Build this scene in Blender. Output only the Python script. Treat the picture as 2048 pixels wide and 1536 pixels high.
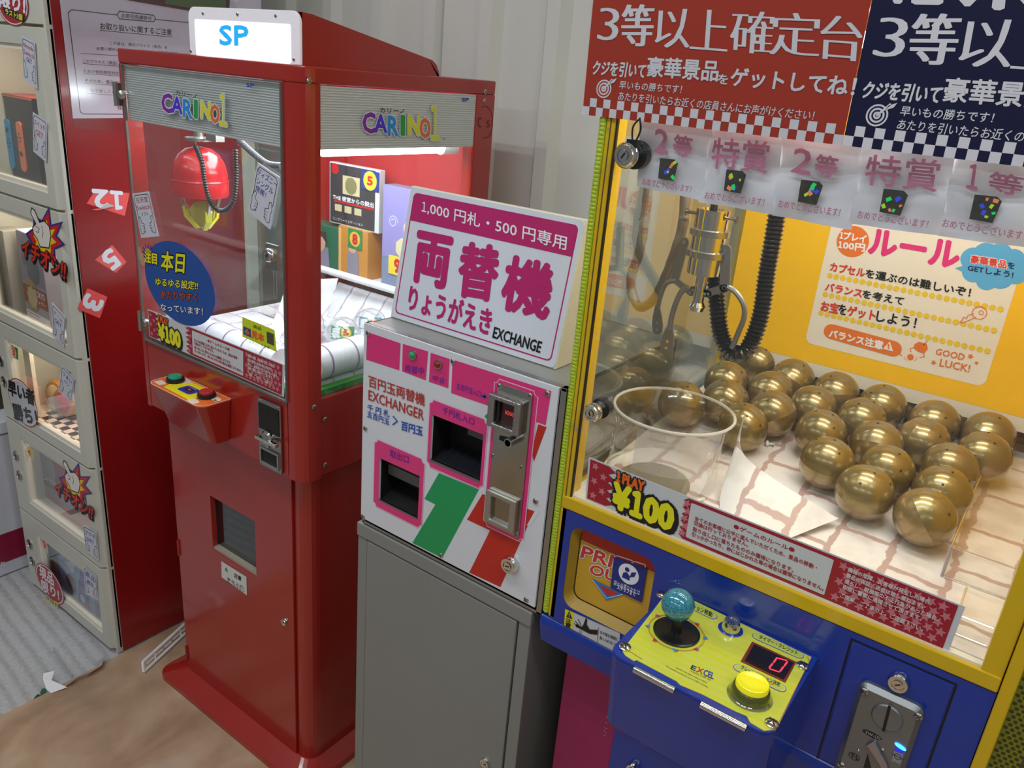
# Arcade corner: prize locker, red claw machine, coin exchanger on a steel cabinet, yellow and blue claw machine.
# World: x runs along the row of machines, y towards the back wall, z up, metres. Camera eye at the origin, 1.6 m up.
import bpy, bmesh, math, random
import numpy as np
from mathutils import Matrix, Vector
random.seed(7)
for o in list(bpy.data.objects): bpy.data.objects.remove(o)
SC = bpy.context.scene
COL = SC.collection
# ---------------------------------------------------------------- camera
F_PX, PITCH, ROLL, YAW, EYE = 1594.76, math.radians(20.9161), math.radians(5.0773), -math.radians(34.8), 1.6
def rotation():
    B = np.array([[1,0,0],[0,0,-1],[0,1,0]], float)
    c, s = math.cos(PITCH), math.sin(PITCH); P = np.array([[1,0,0],[0,c,-s],[0,s,c]])
    c, s = math.cos(ROLL), math.sin(ROLL); Z = np.array([[c,-s,0],[s,c,0],[0,0,1]])
    c, s = math.cos(YAW), math.sin(YAW); Y = np.array([[c,-s,0],[s,c,0],[0,0,1]])
    return Z @ P @ B @ Y
RC = rotation(); EYEV = np.array([0, 0, EYE])
cam = bpy.data.cameras.new('camera'); camo = bpy.data.objects.new('camera', cam); COL.objects.link(camo)
cam.sensor_width = 36; cam.lens = F_PX * 36 / 2048; cam.clip_start = .02; cam.clip_end = 60
m = Matrix.Identity(4)
for i in range(3):
    m[i][0] = RC[0][i]; m[i][1] = -RC[1][i]; m[i][2] = -RC[2][i]; m[i][3] = EYEV[i]
camo.matrix_world = m
SC.camera = camo
# ---------------------------------------------------------------- world, light, exposure
SC.view_settings.view_transform = 'Standard'; SC.view_settings.look = 'None'
SC.view_settings.gamma = 1; SC.view_settings.use_curve_mapping = False
SC.view_settings.exposure = 0.0
w = bpy.data.worlds.new('room_light'); SC.world = w; w.use_nodes = True
bg = w.node_tree.nodes['Background']; bg.inputs[0].default_value = (.88, .92, .95, 1); bg.inputs[1].default_value = .17
def area(name, loc, size, power, color=(1,1,1), look=None, spread=180):
    l = bpy.data.lights.new(name, 'AREA'); l.shape = 'RECTANGLE'; l.size, l.size_y = size
    l.energy = power; l.color = color; l.spread = math.radians(spread)
    o = bpy.data.objects.new(name, l); COL.objects.link(o); o.location = loc
    if look is not None: o.rotation_euler = (Vector(look) - Vector(loc)).to_track_quat('-Z', 'Y').to_euler()
    return o
# fluorescent pairs of the hall ceiling
for i, (x, y) in enumerate([(-2.1, .1), (-.55, .1), (1.0, .1), (-2.1, -1.9), (-.4, -1.9), (1.3, -1.9)]):
    for k in (-.075, .075):
        area('ceiling_tube', (x, y + k, 2.75), (1.2, .035), 5.8, (.95, .98, 1))
# ---------------------------------------------------------------- pixel measurements -> points on real planes
def crop(ox, oy, s): return lambda x, y: (ox + x / s, oy + y / s)
A = crop(230, 0, 2.626); B = crop(240, 440, 2.844); Cc = crop(600, 280, 3.072); D = crop(280, 880, 2.3417)
E = crop(700, 640, 2.648); F = crop(1160, 0, 2.306); G = crop(1140, 220, 2.844); H = crop(1540, 380, 3.201)
I = crop(1120, 680, 2.844); J = crop(1540, 760, 2.648); K = crop(1060, 1000, 2.865); L = crop(1600, 1200, 4.571)
N = crop(360, 0, 3.793); O = crop(1140, 600, 3.839); P = crop(0, 1180, 4.314); Q = crop(1560, 1240, 5.188)
R = crop(230, 580, 5.535); S = crop(0, 380, 4.8); T = crop(0, 640, 5.486); U = crop(0, 780, 3.2); W = crop(620, 300, 3.2)
V = crop(0, 0, 3.938); X = crop(560, 740, 5.485); Y6 = crop(0, 0, 3.071)
def ray(u, v): return RC.T @ np.array([(u - 1024) / F_PX, (v - 768) / F_PX, 1.])
class Plane:
    """a real plane: origin, two unit axes, normal n towards the viewer"""
    def __init__(s, o, ex, ey, n=None):
        s.o = np.array(o, float); s.ex = np.array(ex, float); s.ey = np.array(ey, float)
        s.ex /= np.linalg.norm(s.ex); s.ey /= np.linalg.norm(s.ey)
        s.n = np.cross(s.ex, s.ey); s.n /= np.linalg.norm(s.n)
        if n is not None and np.dot(s.n, n) < 0: s.n = -s.n
    def p(s, q, h=0.0):
        d = ray(*q); o = s.o + s.n * h; t = np.dot(o - EYEV, s.n) / np.dot(d, s.n)
        w = EYEV + d * t - s.o; return np.array([np.dot(w, s.ex), np.dot(w, s.ey)])
    def w(s, a, h=0.0): return s.o + s.ex * a[0] + s.ey * a[1] + s.n * h
    def pw(s, q, h=0.0): return s.w(s.p(q, h), h)
def front(y): return Plane((0, y, 0), (1,0,0), (0,0,1), (0,-1,0))      # a plane facing the aisle: (x, z)
def side(x): return Plane((x, 0, 0), (0,1,0), (0,0,1), (1,0,0))        # a plane facing right: (y, z)
def top(z): return Plane((0, 0, z), (1,0,0), (0,1,0), (0,0,1))         # a plane facing up: (x, y)
# ---------------------------------------------------------------- materials
MATS = {}
def mat(name, color, rough=.5, metal=0., spec=.5, noise=.06, scale=30., emit=None, es=0., bump=0., coat=0.):
    if name in MATS: return MATS[name]
    m = bpy.data.materials.new(name); m.use_nodes = True; nt = m.node_tree; b = nt.nodes['Principled BSDF']
    if len(color) == 3: color = (*color, 1)
    b.inputs['Roughness'].default_value = rough; b.inputs['Metallic'].default_value = metal
    b.inputs['Specular IOR Level'].default_value = spec
    b.inputs['Coat Weight'].default_value = coat; b.inputs['Coat Roughness'].default_value = .06
    if noise:
        tc = nt.nodes.new('ShaderNodeTexCoord'); n = nt.nodes.new('ShaderNodeTexNoise'); n.inputs['Scale'].default_value = scale
        n.inputs['Detail'].default_value = 4
        nt.links.new(tc.outputs['Object'], n.inputs['Vector'])
        r = nt.nodes.new('ShaderNodeMix'); r.data_type = 'RGBA'
        r.inputs[6].default_value = tuple(c * (1 - noise) for c in color[:3]) + (1,)
        r.inputs[7].default_value = tuple(min(1, c * (1 + noise)) for c in color[:3]) + (1,)
        nt.links.new(n.outputs['Fac'], r.inputs[0]); nt.links.new(r.outputs[2], b.inputs['Base Color'])
        if bump:
            bp = nt.nodes.new('ShaderNodeBump'); bp.inputs['Strength'].default_value = bump; bp.inputs['Distance'].default_value = .002
            nt.links.new(n.outputs['Fac'], bp.inputs['Height']); nt.links.new(bp.outputs[0], b.inputs['Normal'])
    else: b.inputs['Base Color'].default_value = color
    if emit: b.inputs['Emission Color'].default_value = (*emit, 1); b.inputs['Emission Strength'].default_value = es
    MATS[name] = m; return m
def glass(name, tint=(.97, .985, .98), refl=.05, edge=.9, rough=.02, gcol=(1,1,1)):
    """thin clear sheet: straight-through transmission plus a facing-dependent mirror reflection"""
    if name in MATS: return MATS[name]
    m = bpy.data.materials.new(name); m.use_nodes = True; nt = m.node_tree; nt.nodes.clear()
    out = nt.nodes.new('ShaderNodeOutputMaterial'); tr = nt.nodes.new('ShaderNodeBsdfTransparent'); gl = nt.nodes.new('ShaderNodeBsdfGlossy')
    tr.inputs[0].default_value = (*tint, 1); gl.inputs['Roughness'].default_value = rough; gl.inputs[0].default_value = (*gcol, 1)
    lw = nt.nodes.new('ShaderNodeLayerWeight'); lw.inputs[0].default_value = .5
    pw = nt.nodes.new('ShaderNodeMath'); pw.operation = 'POWER'; pw.inputs[1].default_value = 3.5
    ml = nt.nodes.new('ShaderNodeMath'); ml.operation = 'MULTIPLY_ADD'; ml.inputs[1].default_value = edge - refl; ml.inputs[2].default_value = refl
    mx = nt.nodes.new('ShaderNodeMixShader')
    nt.links.new(lw.outputs['Facing'], pw.inputs[0]); nt.links.new(pw.outputs[0], ml.inputs[0]); nt.links.new(ml.outputs[0], mx.inputs[0])
    nt.links.new(tr.outputs[0], mx.inputs[1]); nt.links.new(gl.outputs[0], mx.inputs[2]); nt.links.new(mx.outputs[0], out.inputs[0])
    MATS[name] = m; return m
def film(name, color, alpha=.8, rough=.4, spec=.5):
    """print or thin paper that lets part of what lies behind show through"""
    if name in MATS: return MATS[name]
    m = mat(name, color, rough, spec=spec, noise=.03); m.node_tree.nodes['Principled BSDF'].inputs['Alpha'].default_value = alpha; return m
def s2l(h):
    h = h.lstrip('#'); v = [int(h[i:i+2], 16) / 255 for i in (0, 2, 4)]
    return tuple(x / 12.92 if x <= .04045 else ((x + .055) / 1.055) ** 2.4 for x in v)
def ink(name, hexcol, rough=.35): return mat(name, s2l(hexcol), rough, noise=.03)
# paints and plastics
red = mat('red_gloss_paint', (.36, .018, .012), .20, spec=.6, noise=.08, scale=6, coat=.35)
red_in = mat('red_inner_paint', (.42, .012, .02), .35, noise=.05)
red_dk = mat('red_locker_panel', (.27, .008, .009), .30, noise=.08, scale=5, coat=.2)
cream = mat('cream_powder_coat', (.56, .56, .49), .42, noise=.05, scale=12, bump=.05)
cream_in = mat('cream_shelf_lining', (.78, .72, .60), .6, noise=.03)
gray_steel = mat('gray_steel_paint', (.235, .24, .225), .38, noise=.05, scale=10, spec=.5)
wht = mat('white_plastic', (.80, .81, .83), .3, noise=.02)
whitep = mat('white_paper', (.80, .80, .82), .6, noise=.03)
blk = mat('black_plastic', (.012, .012, .013), .3, noise=.1)
dark = mat('dark_recess', (.008, .008, .009), .6, noise=.1)
chrome = mat('polished_chrome', (.75, .74, .70), .10, 1., noise=.05)
nickel = mat('brushed_nickel', (.50, .50, .47), .30, 1., noise=.12, scale=80)
steel = mat('stainless_steel', (.42, .42, .40), .22, 1., noise=.15, scale=60)
alu = mat('anodised_aluminium', (.62, .65, .65), .38, .25, noise=.05)
yel = mat('yellow_enamel', (.66, .43, .006), .32, noise=.07, scale=15, coat=.3)
yel_in = mat('yellow_inner_wall', (.80, .48, .004), .45, noise=.04)
blu = mat('blue_enamel', (.004, .034, .31), .24, noise=.06, scale=9, coat=.4)
magenta = mat('magenta_panel', (.32, .012, .10), .35, noise=.05)
screw_m = mat('zinc_screw', (.55, .53, .47), .28, 1., noise=.2, scale=200)
pane = glass('clear_glass')
pane_s = glass('side_glass', tint=(.93, .96, .95), refl=.10, edge=.95)
acr = glass('clear_acrylic', tint=(.975, .97, .95), refl=.06, edge=.75, rough=.06)
acr_edge = mat('acrylic_edge', (.75, .74, .66), .2, noise=.05)
# ---------------------------------------------------------------- mesh builder
TXT = {}
def glyphs(s, res=2, off=0.):
    if '1' in s and (s, res, off) not in TXT:
        x = 0.; V_, F_ = [], []
        for seg in [q for q in __import__('re').split('(1)', s) if q]:
            v, f = glyphs('１' if seg == '1' else seg, res, off); v = v.copy()
            if seg == '1': v = (v - v.min(0)) / (v.max(0) - v.min(0)) * np.array([.34, .70])
            else: v[:, 0] -= v[:, 0].min()
            if seg[0] == ' ': x += .2
            n0 = sum(len(q) for q in V_); F_ += [tuple(i + n0 for i in p) for p in f]; V_.append(v + np.array([x, 0])); x += v[:, 0].max() + .10 + (.2 if seg[-1] == ' ' else 0)
        TXT[(s, res, off)] = (np.vstack(V_), F_)
    if (s, res, off) not in TXT:
        cu = bpy.data.curves.new('t', 'FONT'); cu.body = s; cu.resolution_u = res; cu.offset = off
        ob = bpy.data.objects.new('t', cu); me = ob.to_mesh()
        v = np.array([[q.co.x, q.co.y] for q in me.vertices]) if len(me.vertices) else np.zeros((1, 2))
        f = [tuple(p.vertices) for p in me.polygons]
        # lettering faces the reader
        TXT[(s, res, off)] = (v, f); ob.to_mesh_clear(); bpy.data.objects.remove(ob); bpy.data.curves.remove(cu)
    return TXT[(s, res, off)]
class M:
    def __init__(s, m=None): s.v = []; s.f = []; s.mi = []; s.mats = []; s.cur = 0; s.sm = []; s.smooth = False; (m and s.use(m))
    def use(s, m):
        if m not in s.mats: s.mats.append(m)
        s.cur = s.mats.index(m); return s
    def add(s, vs, fs, smooth=None):
        b = len(s.v); s.v += [tuple(map(float, v)) for v in vs]
        for f in fs: s.f.append(tuple(i + b for i in f)); s.mi.append(s.cur); s.sm.append(s.smooth if smooth is None else smooth)
        return s
    def box(s, a, b):
        x0, y0, z0 = [min(p, q) for p, q in zip(a, b)]; x1, y1, z1 = [max(p, q) for p, q in zip(a, b)]
        return s.add([(x0,y0,z0),(x1,y0,z0),(x1,y1,z0),(x0,y1,z0),(x0,y0,z1),(x1,y0,z1),(x1,y1,z1),(x0,y1,z1)],
                     [(0,3,2,1),(4,5,6,7),(0,1,5,4),(1,2,6,5),(2,3,7,6),(3,0,4,7)])
    def obox(s, pl, a0, b0, a1, b1, h0, h1):
        return s.prism(pl, [(a0,b0),(a1,b0),(a1,b1),(a0,b1)], h0, h1)
    def prism(s, pl, pts, h0, h1, cap=(True, True), smooth=False):
        n = len(pts); ar = sum(pts[i][0]*pts[(i+1)%n][1] - pts[(i+1)%n][0]*pts[i][1] for i in range(n))
        flip = (ar > 0) != (np.dot(np.cross(pl.ex, pl.ey), pl.n) > 0)
        if flip: pts = list(pts)[::-1]
        vs = [pl.w(p, h0) for p in pts] + [pl.w(p, h1) for p in pts]
        fs = []
        if cap[0]: fs.append(tuple(range(n))[::-1])
        if cap[1]: fs.append(tuple(range(n, 2*n)))
        s.add(vs, fs, False); b = len(s.v) - 2*n
        for i in range(n):
            j = (i+1) % n; s.f.append((b+i, b+j, b+n+j, b+n+i)); s.mi.append(s.cur); s.sm.append(smooth)
        return s
    def frame(s, pl, outer, inner, h0, h1):
        """ring between two outlines with the same number of points"""
        n = len(outer); ar = sum(outer[i][0]*outer[(i+1)%n][1] - outer[(i+1)%n][0]*outer[i][1] for i in range(n))
        if (ar > 0) != (np.dot(np.cross(pl.ex, pl.ey), pl.n) > 0): outer = list(outer)[::-1]; inner = list(inner)[::-1]
        vs = [pl.w(p, h0) for p in outer] + [pl.w(p, h1) for p in outer] + [pl.w(p, h0) for p in inner] + [pl.w(p, h1) for p in inner]
        fs = []
        for i in range(n):
            j = (i+1) % n
            fs += [(i, j, n+j, n+i), (n+i, n+j, 3*n+j, 3*n+i), (2*n+i, 3*n+i, 3*n+j, 2*n+j), (i, 2*n+i, 2*n+j, j)]
        return s.add(vs, fs, False)
    def poly(s, pl, pts, h=.0004):
        n = len(pts); ar = sum(pts[i][0]*pts[(i+1)%n][1] - pts[(i+1)%n][0]*pts[i][1] for i in range(n))
        if (ar > 0) != (np.dot(np.cross(pl.ex, pl.ey), pl.n) > 0): pts = list(pts)[::-1]
        return s.add([pl.w(p, h) for p in pts], [tuple(range(n))], False)
    def disc(s, pl, c, r, h=.0004, n=24, ry=None):
        ry = ry or r
        return s.poly(pl, [(c[0] + r*math.cos(t*2*math.pi/n), c[1] + ry*math.sin(t*2*math.pi/n)) for t in range(n)], h)
    def line(s, pl, pts, w, h=.0005, closed=False):
        """a printed line of width w"""
        pts = [np.array(p, float) for p in pts]; n = len(pts)
        k = n if closed else n - 1
        for i in range(k):
            a, b = pts[i], pts[(i+1) % n]; d = b - a; l = np.linalg.norm(d)
            if l < 1e-7: continue
            d /= l; q = np.array([-d[1], d[0]]) * w/2; e = d * w * .35
            s.poly(pl, [a-e-q, b+e-q, b+e+q, a-e+q], h + 1e-6*i)
        return s
    def star(s, pl, c, r, n=5, inner=.45, rot=0., h=.0005, ry=1.):
        return s.poly(pl, [(c[0] + (r if k % 2 == 0 else r*inner)*math.sin(rot + math.pi*k/n),
                            c[1] + (r if k % 2 == 0 else r*inner)*ry*math.cos(rot + math.pi*k/n)) for k in range(2*n)], h)
    def text(s, pl, st, bl, br, tl, h=.0006, bold=0., res=2, off=0.):
        """lettering as thin outlines; bl, br, tl are pixels of its bounding box on the plane (or plane coords if tuples of arrays)"""
        v, f = glyphs(st, res, off)
        mn, mx = v.min(0), v.max(0); sz = np.maximum(mx - mn, 1e-6)
        a, b, c = [q if isinstance(q, np.ndarray) else pl.p(q) for q in (bl, br, tl)]
        offs = [(0, 0)]
        if bold: offs += [(bold*math.cos(t*math.pi/4), bold*math.sin(t*math.pi/4)) for t in range(8)]
        for k, of in enumerate(offs):
            uv = (v - mn) / sz; H_ = np.linalg.norm(c-a); ux = (b-a)/max(np.linalg.norm(b-a), 1e-9)
            sh = ux*of[0]*H_ + (c-a)*of[1]
            vs = [pl.w(a + sh + (b-a)*q[0] + (c-a)*q[1], h + 6e-6*k) for q in uv]
            s.add(vs, f, False)
        return s
    def otext(s, pl, st, bl, br, tl, m1, m2, bold=.03, out=.09, h=.0006, shadow=None):
        s.use(m2)
        s.text(pl, st, bl, br, tl, h, out)
        if shadow:
            a, b, c = [q if isinstance(q, np.ndarray) else pl.p(q) for q in (bl, br, tl)]
            d = (b-a)*shadow[0]/max(len(st), 1) + (c-a)*shadow[1]; s.text(pl, st, a+d, b+d, c+d, h - .0001, out)
        s.use(m1); s.text(pl, st, bl, br, tl, h + .0002, bold); return s
    def rot_solid(s, c, ax, prof, n=24, cap=True):
        """lathe: prof = [(radius, distance along ax)]"""
        ax = np.array(ax, float); ax /= np.linalg.norm(ax); t = np.array([1,0,0]) if abs(ax[0]) < .8 else np.array([0,1,0])
        u = np.cross(ax, t); u /= np.linalg.norm(u); w = np.cross(ax, u); c = np.array(c, float)
        vs = []
        for r, d in prof:
            for k in range(n):
                a = 2*math.pi*k/n; vs.append(c + ax*d + (u*math.cos(a) + w*math.sin(a))*r)
        fs = []
        for i in range(len(prof)-1):
            for k in range(n):
                j = (k+1) % n; fs.append((i*n+k, i*n+j, (i+1)*n+j, (i+1)*n+k))
        s.add(vs, fs, True)
        b = len(s.v) - len(vs)
        if cap:
            if prof[0][0] > 1e-6: s.f.append(tuple(b+k for k in range(n))[::-1]); s.mi.append(s.cur); s.sm.append(False)
            if prof[-1][0] > 1e-6: s.f.append(tuple(b+(len(prof)-1)*n+k for k in range(n))); s.mi.append(s.cur); s.sm.append(False)
        return s
    def cyl(s, a, b, r, n=20, r2=None):
        a = np.array(a, float); b = np.array(b, float); l = np.linalg.norm(b-a)
        return s.rot_solid(a, b-a, [(r, 0), (r if r2 is None else r2, l)], n)
    def ball(s, c, r, n=24, sq=(1,1,1)):
        b0 = len(s.v); s.rot_solid((0,0,0), (0,0,1), [(r*math.sin(math.pi*i/(n//2)), -r*math.cos(math.pi*i/(n//2))) for i in range(n//2+1)], n, False)
        for i in range(b0, len(s.v)): v = s.v[i]; s.v[i] = (c[0]+v[0]*sq[0], c[1]+v[1]*sq[1], c[2]+v[2]*sq[2])
        return s
    def tube(s, pts, r, n=10, ridges=None):
        """round tube through points; ridges=(pitch, depth) makes a corrugated hose"""
        pts = spline(pts, ridges[0]/4 if ridges else None); k = len(pts); up = None; vs = []
        for i in range(k):
            t = pts[min(i+1, k-1)] - pts[max(i-1, 0)]; t /= np.linalg.norm(t)
            if up is None: up = np.cross(t, [0,0,1]) if abs(t[2]) < .9 else np.cross(t, [0,1,0])
            up = up - t*np.dot(up, t); up /= np.linalg.norm(up); w = np.cross(t, up)
            rr = r if not ridges else r - ridges[1]*(0, .75, 1, .75)[i % 4]
            for j in range(n): a = 2*math.pi*j/n; vs.append(pts[i] + (up*math.cos(a) + w*math.sin(a))*rr)
        fs = [(i*n+j, i*n+(j+1) % n, (i+1)*n+(j+1) % n, (i+1)*n+j) for i in range(k-1) for j in range(n)]
        fs += [tuple(range(n))[::-1], tuple((k-1)*n+j for j in range(n))]
        return s.add(vs, fs, True)
    def build(s, name, parent=None, bevel=0., label=None, kind=None, seg=2):
        L0 = Vector(parent['_w']) if parent is not None and '_w' in parent else Vector((0,0,0))
        me = bpy.data.meshes.new(name); me.from_pydata([(v[0]-L0.x, v[1]-L0.y, v[2]-L0.z) for v in s.v], [], s.f)
        for q in s.mats: me.materials.append(q)
        me.polygons.foreach_set('material_index', s.mi); me.polygons.foreach_set('use_smooth', s.sm); me.update()
        if any(s.sm): me.set_sharp_from_angle(angle=math.radians(38))
        o = bpy.data.objects.new(name, me); COL.objects.link(o)
        if parent is not None: o.parent = parent; o['_w'] = tuple(L0)
        if bevel:
            b = o.modifiers.new('bevel', 'BEVEL'); b.width = bevel; b.segments = seg; b.limit_method = 'ANGLE'; b.angle_limit = math.radians(50)
            b.harden_normals = False
        if label: o['label'] = label
        if kind: o['kind'] = kind
        return o
def spline(pts, step=None):
    pts = [np.array(p, float) for p in pts]
    if len(pts) > 2:
        out = []; q = [2*pts[0]-pts[1]] + pts + [2*pts[-1]-pts[-2]]
        for i in range(1, len(q)-2):
            for k in range(8):
                t = k/8; a, b, c, d = q[i-1:i+3]
                out.append(.5*((2*b) + (c-a)*t + (2*a-5*b+4*c-d)*t*t + (3*b-a-3*c+d)*t**3))
        out.append(pts[-1]); pts = out
    if step:
        ln = [0.]
        for a, b in zip(pts, pts[1:]): ln.append(ln[-1] + np.linalg.norm(b-a))
        k = max(4, int(ln[-1]/step)); pa = np.array(pts)
        pts = [np.array([np.interp(t, ln, pa[:, j]) for j in range(3)]) for t in np.linspace(0, ln[-1], k)]
    return pts
def rrect(a0, b0, a1, b1, r, n=4, corners=(1,1,1,1)):
    """rounded rectangle; corners: bottom-left, bottom-right, top-right, top-left"""
    out = []
    for k, (cx, cy, st) in enumerate([(a0+r, b0+r, 180), (a1-r, b0+r, 270), (a1-r, b1-r, 0), (a0+r, b1-r, 90)]):
        if corners[k]:
            out += [(cx + r*math.cos(math.radians(st+90*i/n)), cy + r*math.sin(math.radians(st+90*i/n))) for i in range(n+1)]
        else: out.append([(a0,b0),(a1,b0),(a1,b1),(a0,b1)][k])
    return out
def thing(name, label, cat, loc, group=None):
    o = bpy.data.objects.new(name, None); COL.objects.link(o); o.location = loc; o.empty_display_size = .05
    o['label'] = label; o['category'] = cat; o['_w'] = tuple(map(float, loc))
    if group: o['group'] = group
    return o
def tag(o, label, cat, group=None):
    o['label'] = label; o['category'] = cat
    if group: o['group'] = group
    return o
def struct(b, name, bevel=0.):
    o = b.build(name, None, bevel); o['kind'] = 'structure'; return o
def screw(parent, pl, ab, r=.004, h=0., m=None, name='screw', flat=.6):
    b = M(m or screw_m); c = pl.w(ab, h)
    b.rot_solid(c, pl.n, [(r, 0), (r, r*flat*.4), (r*.7, r*flat*.85), (r*.001, r*flat)], 12)
    b.use(dark); b.line(pl, [(ab[0]-r*.5, ab[1]-r*.5), (ab[0]+r*.5, ab[1]+r*.5)], r*.22, h + r*flat*.98)
    b.line(pl, [(ab[0]-r*.5, ab[1]+r*.5), (ab[0]+r*.5, ab[1]-r*.5)], r*.22, h + r*flat*.98)
    return b.build(name, parent)
def lock(parent, pl, ab, r=.009, h=0., depth=.006, name='lock', ang=.6):
    """round chrome cam lock with a keyway"""
    b = M(chrome); c = pl.w(ab, h)
    b.rot_solid(c, pl.n, [(r*1.1, 0), (r*1.1, depth*.5), (r*.95, depth), (r*.66, depth), (r*.62, depth*.8), (r*.5, depth*.8), (r*.48, depth*1.05), (r*.001, depth*1.05)], 24)
    b.use(dark); b.line(pl, [(ab[0]-r*.25*math.cos(ang), ab[1]-r*.25*math.sin(ang)), (ab[0]+r*.25*math.cos(ang), ab[1]+r*.25*math.sin(ang))], r*.13, h + depth*1.08)
    return b.build(name, parent)
def pp(pl, *qs): return [pl.p(q) for q in qs]
# ================================================================ THE SETTING
def wood_sheet():
    m = bpy.data.materials.new('worn_wood_sheet'); m.use_nodes = True; nt = m.node_tree; b = nt.nodes['Principled BSDF']; b.inputs['Roughness'].default_value = .5
    tc = nt.nodes.new('ShaderNodeTexCoord'); mp = nt.nodes.new('ShaderNodeMapping'); mp.inputs['Scale'].default_value = (3.2, 2.0, 1); mp.inputs['Rotation'].default_value = (0, 0, .9)
    n1 = nt.nodes.new('ShaderNodeTexNoise'); n1.inputs['Scale'].default_value = 2.2; n1.inputs['Detail'].default_value = 8; n1.inputs['Distortion'].default_value = .6
    n2 = nt.nodes.new('ShaderNodeTexNoise'); n2.inputs['Scale'].default_value = 14; n2.inputs['Detail'].default_value = 6
    cr = nt.nodes.new('ShaderNodeValToRGB'); e = cr.color_ramp.elements
    e[0].position = .30; e[0].color = (.40, .25, .155, 1); e[1].position = .72; e[1].color = (.66, .49, .34, 1)
    x = e.new(.5); x.color = (.54, .36, .225, 1)
    mx = nt.nodes.new('ShaderNodeMix'); mx.data_type = 'RGBA'; mx.blend_type = 'MULTIPLY'; mx.inputs[0].default_value = .35
    nt.links.new(tc.outputs['Object'], mp.inputs[0]); nt.links.new(mp.outputs[0], n1.inputs[0]); nt.links.new(tc.outputs['Object'], n2.inputs[0])
    nt.links.new(n1.outputs['Fac'], cr.inputs[0]); nt.links.new(cr.outputs[0], mx.inputs[6]); nt.links.new(n2.outputs['Fac'], mx.inputs[7]); nt.links.new(mx.outputs[2], b.inputs['Base Color'])
    return m
def mat_weave():
    m = bpy.data.materials.new('gray_woven_mat'); m.use_nodes = True; nt = m.node_tree; b = nt.nodes['Principled BSDF']; b.inputs['Roughness'].default_value = .55
    tc = nt.nodes.new('ShaderNodeTexCoord'); mp = nt.nodes.new('ShaderNodeMapping'); mp.inputs['Rotation'].default_value = (0, 0, .1)
    w1 = nt.nodes.new('ShaderNodeTexWave'); w1.inputs['Scale'].default_value = 9; w1.inputs['Distortion'].default_value = .8; w1.bands_direction = 'Y'
    w2 = nt.nodes.new('ShaderNodeTexWave'); w2.inputs['Scale'].default_value = 55; w2.inputs['Distortion'].default_value = 2; w2.bands_direction = 'X'
    w3 = nt.nodes.new('ShaderNodeTexNoise'); w3.inputs['Scale'].default_value = 130
    a = nt.nodes.new('ShaderNodeMath'); a.operation = 'MULTIPLY'; a2 = nt.nodes.new('ShaderNodeMath'); a2.operation = 'MULTIPLY'
    cr = nt.nodes.new('ShaderNodeValToRGB'); e = cr.color_ramp.elements; e[0].position = .05; e[0].color = (.26, .255, .25, 1); e[1].position = .62; e[1].color = (.56, .56, .57, 1)
    for w_ in (w1, w2, w3): nt.links.new(mp.outputs[0], w_.inputs[0])
    nt.links.new(tc.outputs['Object'], mp.inputs[0]); nt.links.new(w1.outputs['Fac'], a.inputs[0]); nt.links.new(w2.outputs['Fac'], a.inputs[1])
    mxx = nt.nodes.new('ShaderNodeMath'); mxx.operation = 'MULTIPLY_ADD'; mxx.inputs[1].default_value = .7; nt.links.new(a.outputs[0], mxx.inputs[0])
    a2.inputs[1].default_value = .5; nt.links.new(w3.outputs['Fac'], a2.inputs[0]); nt.links.new(a2.outputs[0], mxx.inputs[2]); nt.links.new(mxx.outputs[0], cr.inputs[0]); nt.links.new(cr.outputs[0], b.inputs['Base Color'])
    bp = nt.nodes.new('ShaderNodeBump'); bp.inputs['Strength'].default_value = .5; bp.inputs['Distance'].default_value = .004; nt.links.new(mxx.outputs[0], bp.inputs['Height']); nt.links.new(bp.outputs[0], b.inputs['Normal'])
    return m
struct(M(mat_weave()).box((-6, -4, -.05), (4, 1.72, -.003)), 'floor')
fs = M(wood_sheet()).box((-1.869, -2.5, -.003), (2.5, 1.60, 0)).build('floor_sheet'); tag(fs, 'tan wood-grain vinyl floor sheet, scuffed, laid beside the gray woven mat', 'floor sheet')
# corrugated back wall: each sheet of cladding is a panel with trapezoid ribs
wall_m = mat('wall_cladding_paint', (.72, .73, .68), .38, noise=.05, scale=3)
wl = M(wall_m).box((-6, 1.66, 0), (4, 1.72, 3.2)); wl = struct(wl, 'wall_back')
def cladding(x0, n, y, pitch=.19, d=.022):
    pts = []; x = x0
    for k in range(n):
        pts += [(x, y), (x+pitch*.60, y), (x+pitch*.70, y-d), (x+pitch*.88, y-d), (x+pitch*.98, y)]; x += pitch
    pts.append((x, y))
    b = M(wall_m); vs = [(p[0], p[1], 0.) for p in pts] + [(p[0], p[1], 3.2) for p in pts] + [(p[0], p[1]+.004, 0.) for p in pts] + [(p[0], p[1]+.004, 3.2) for p in pts]
    k = len(pts); fs = []
    for i in range(k-1): fs += [(i, i+1, k+i+1, k+i), (2*k+i+1, 2*k+i, 3*k+i, 3*k+i+1)]
    fs += [(0, k, 3*k, 2*k), (k-1, 3*k-1, 4*k-1, 2*k-1)]
    return b.add(vs, fs).build('panel', wl)
cladding(-4.3, 5, 1.645); cladding(-3.34, 5, 1.64); cladding(-2.385, 5, 1.645)
cladding(-1.43, 5, 1.625, .19, .024); cladding(-.47, 5, 1.62)
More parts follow.
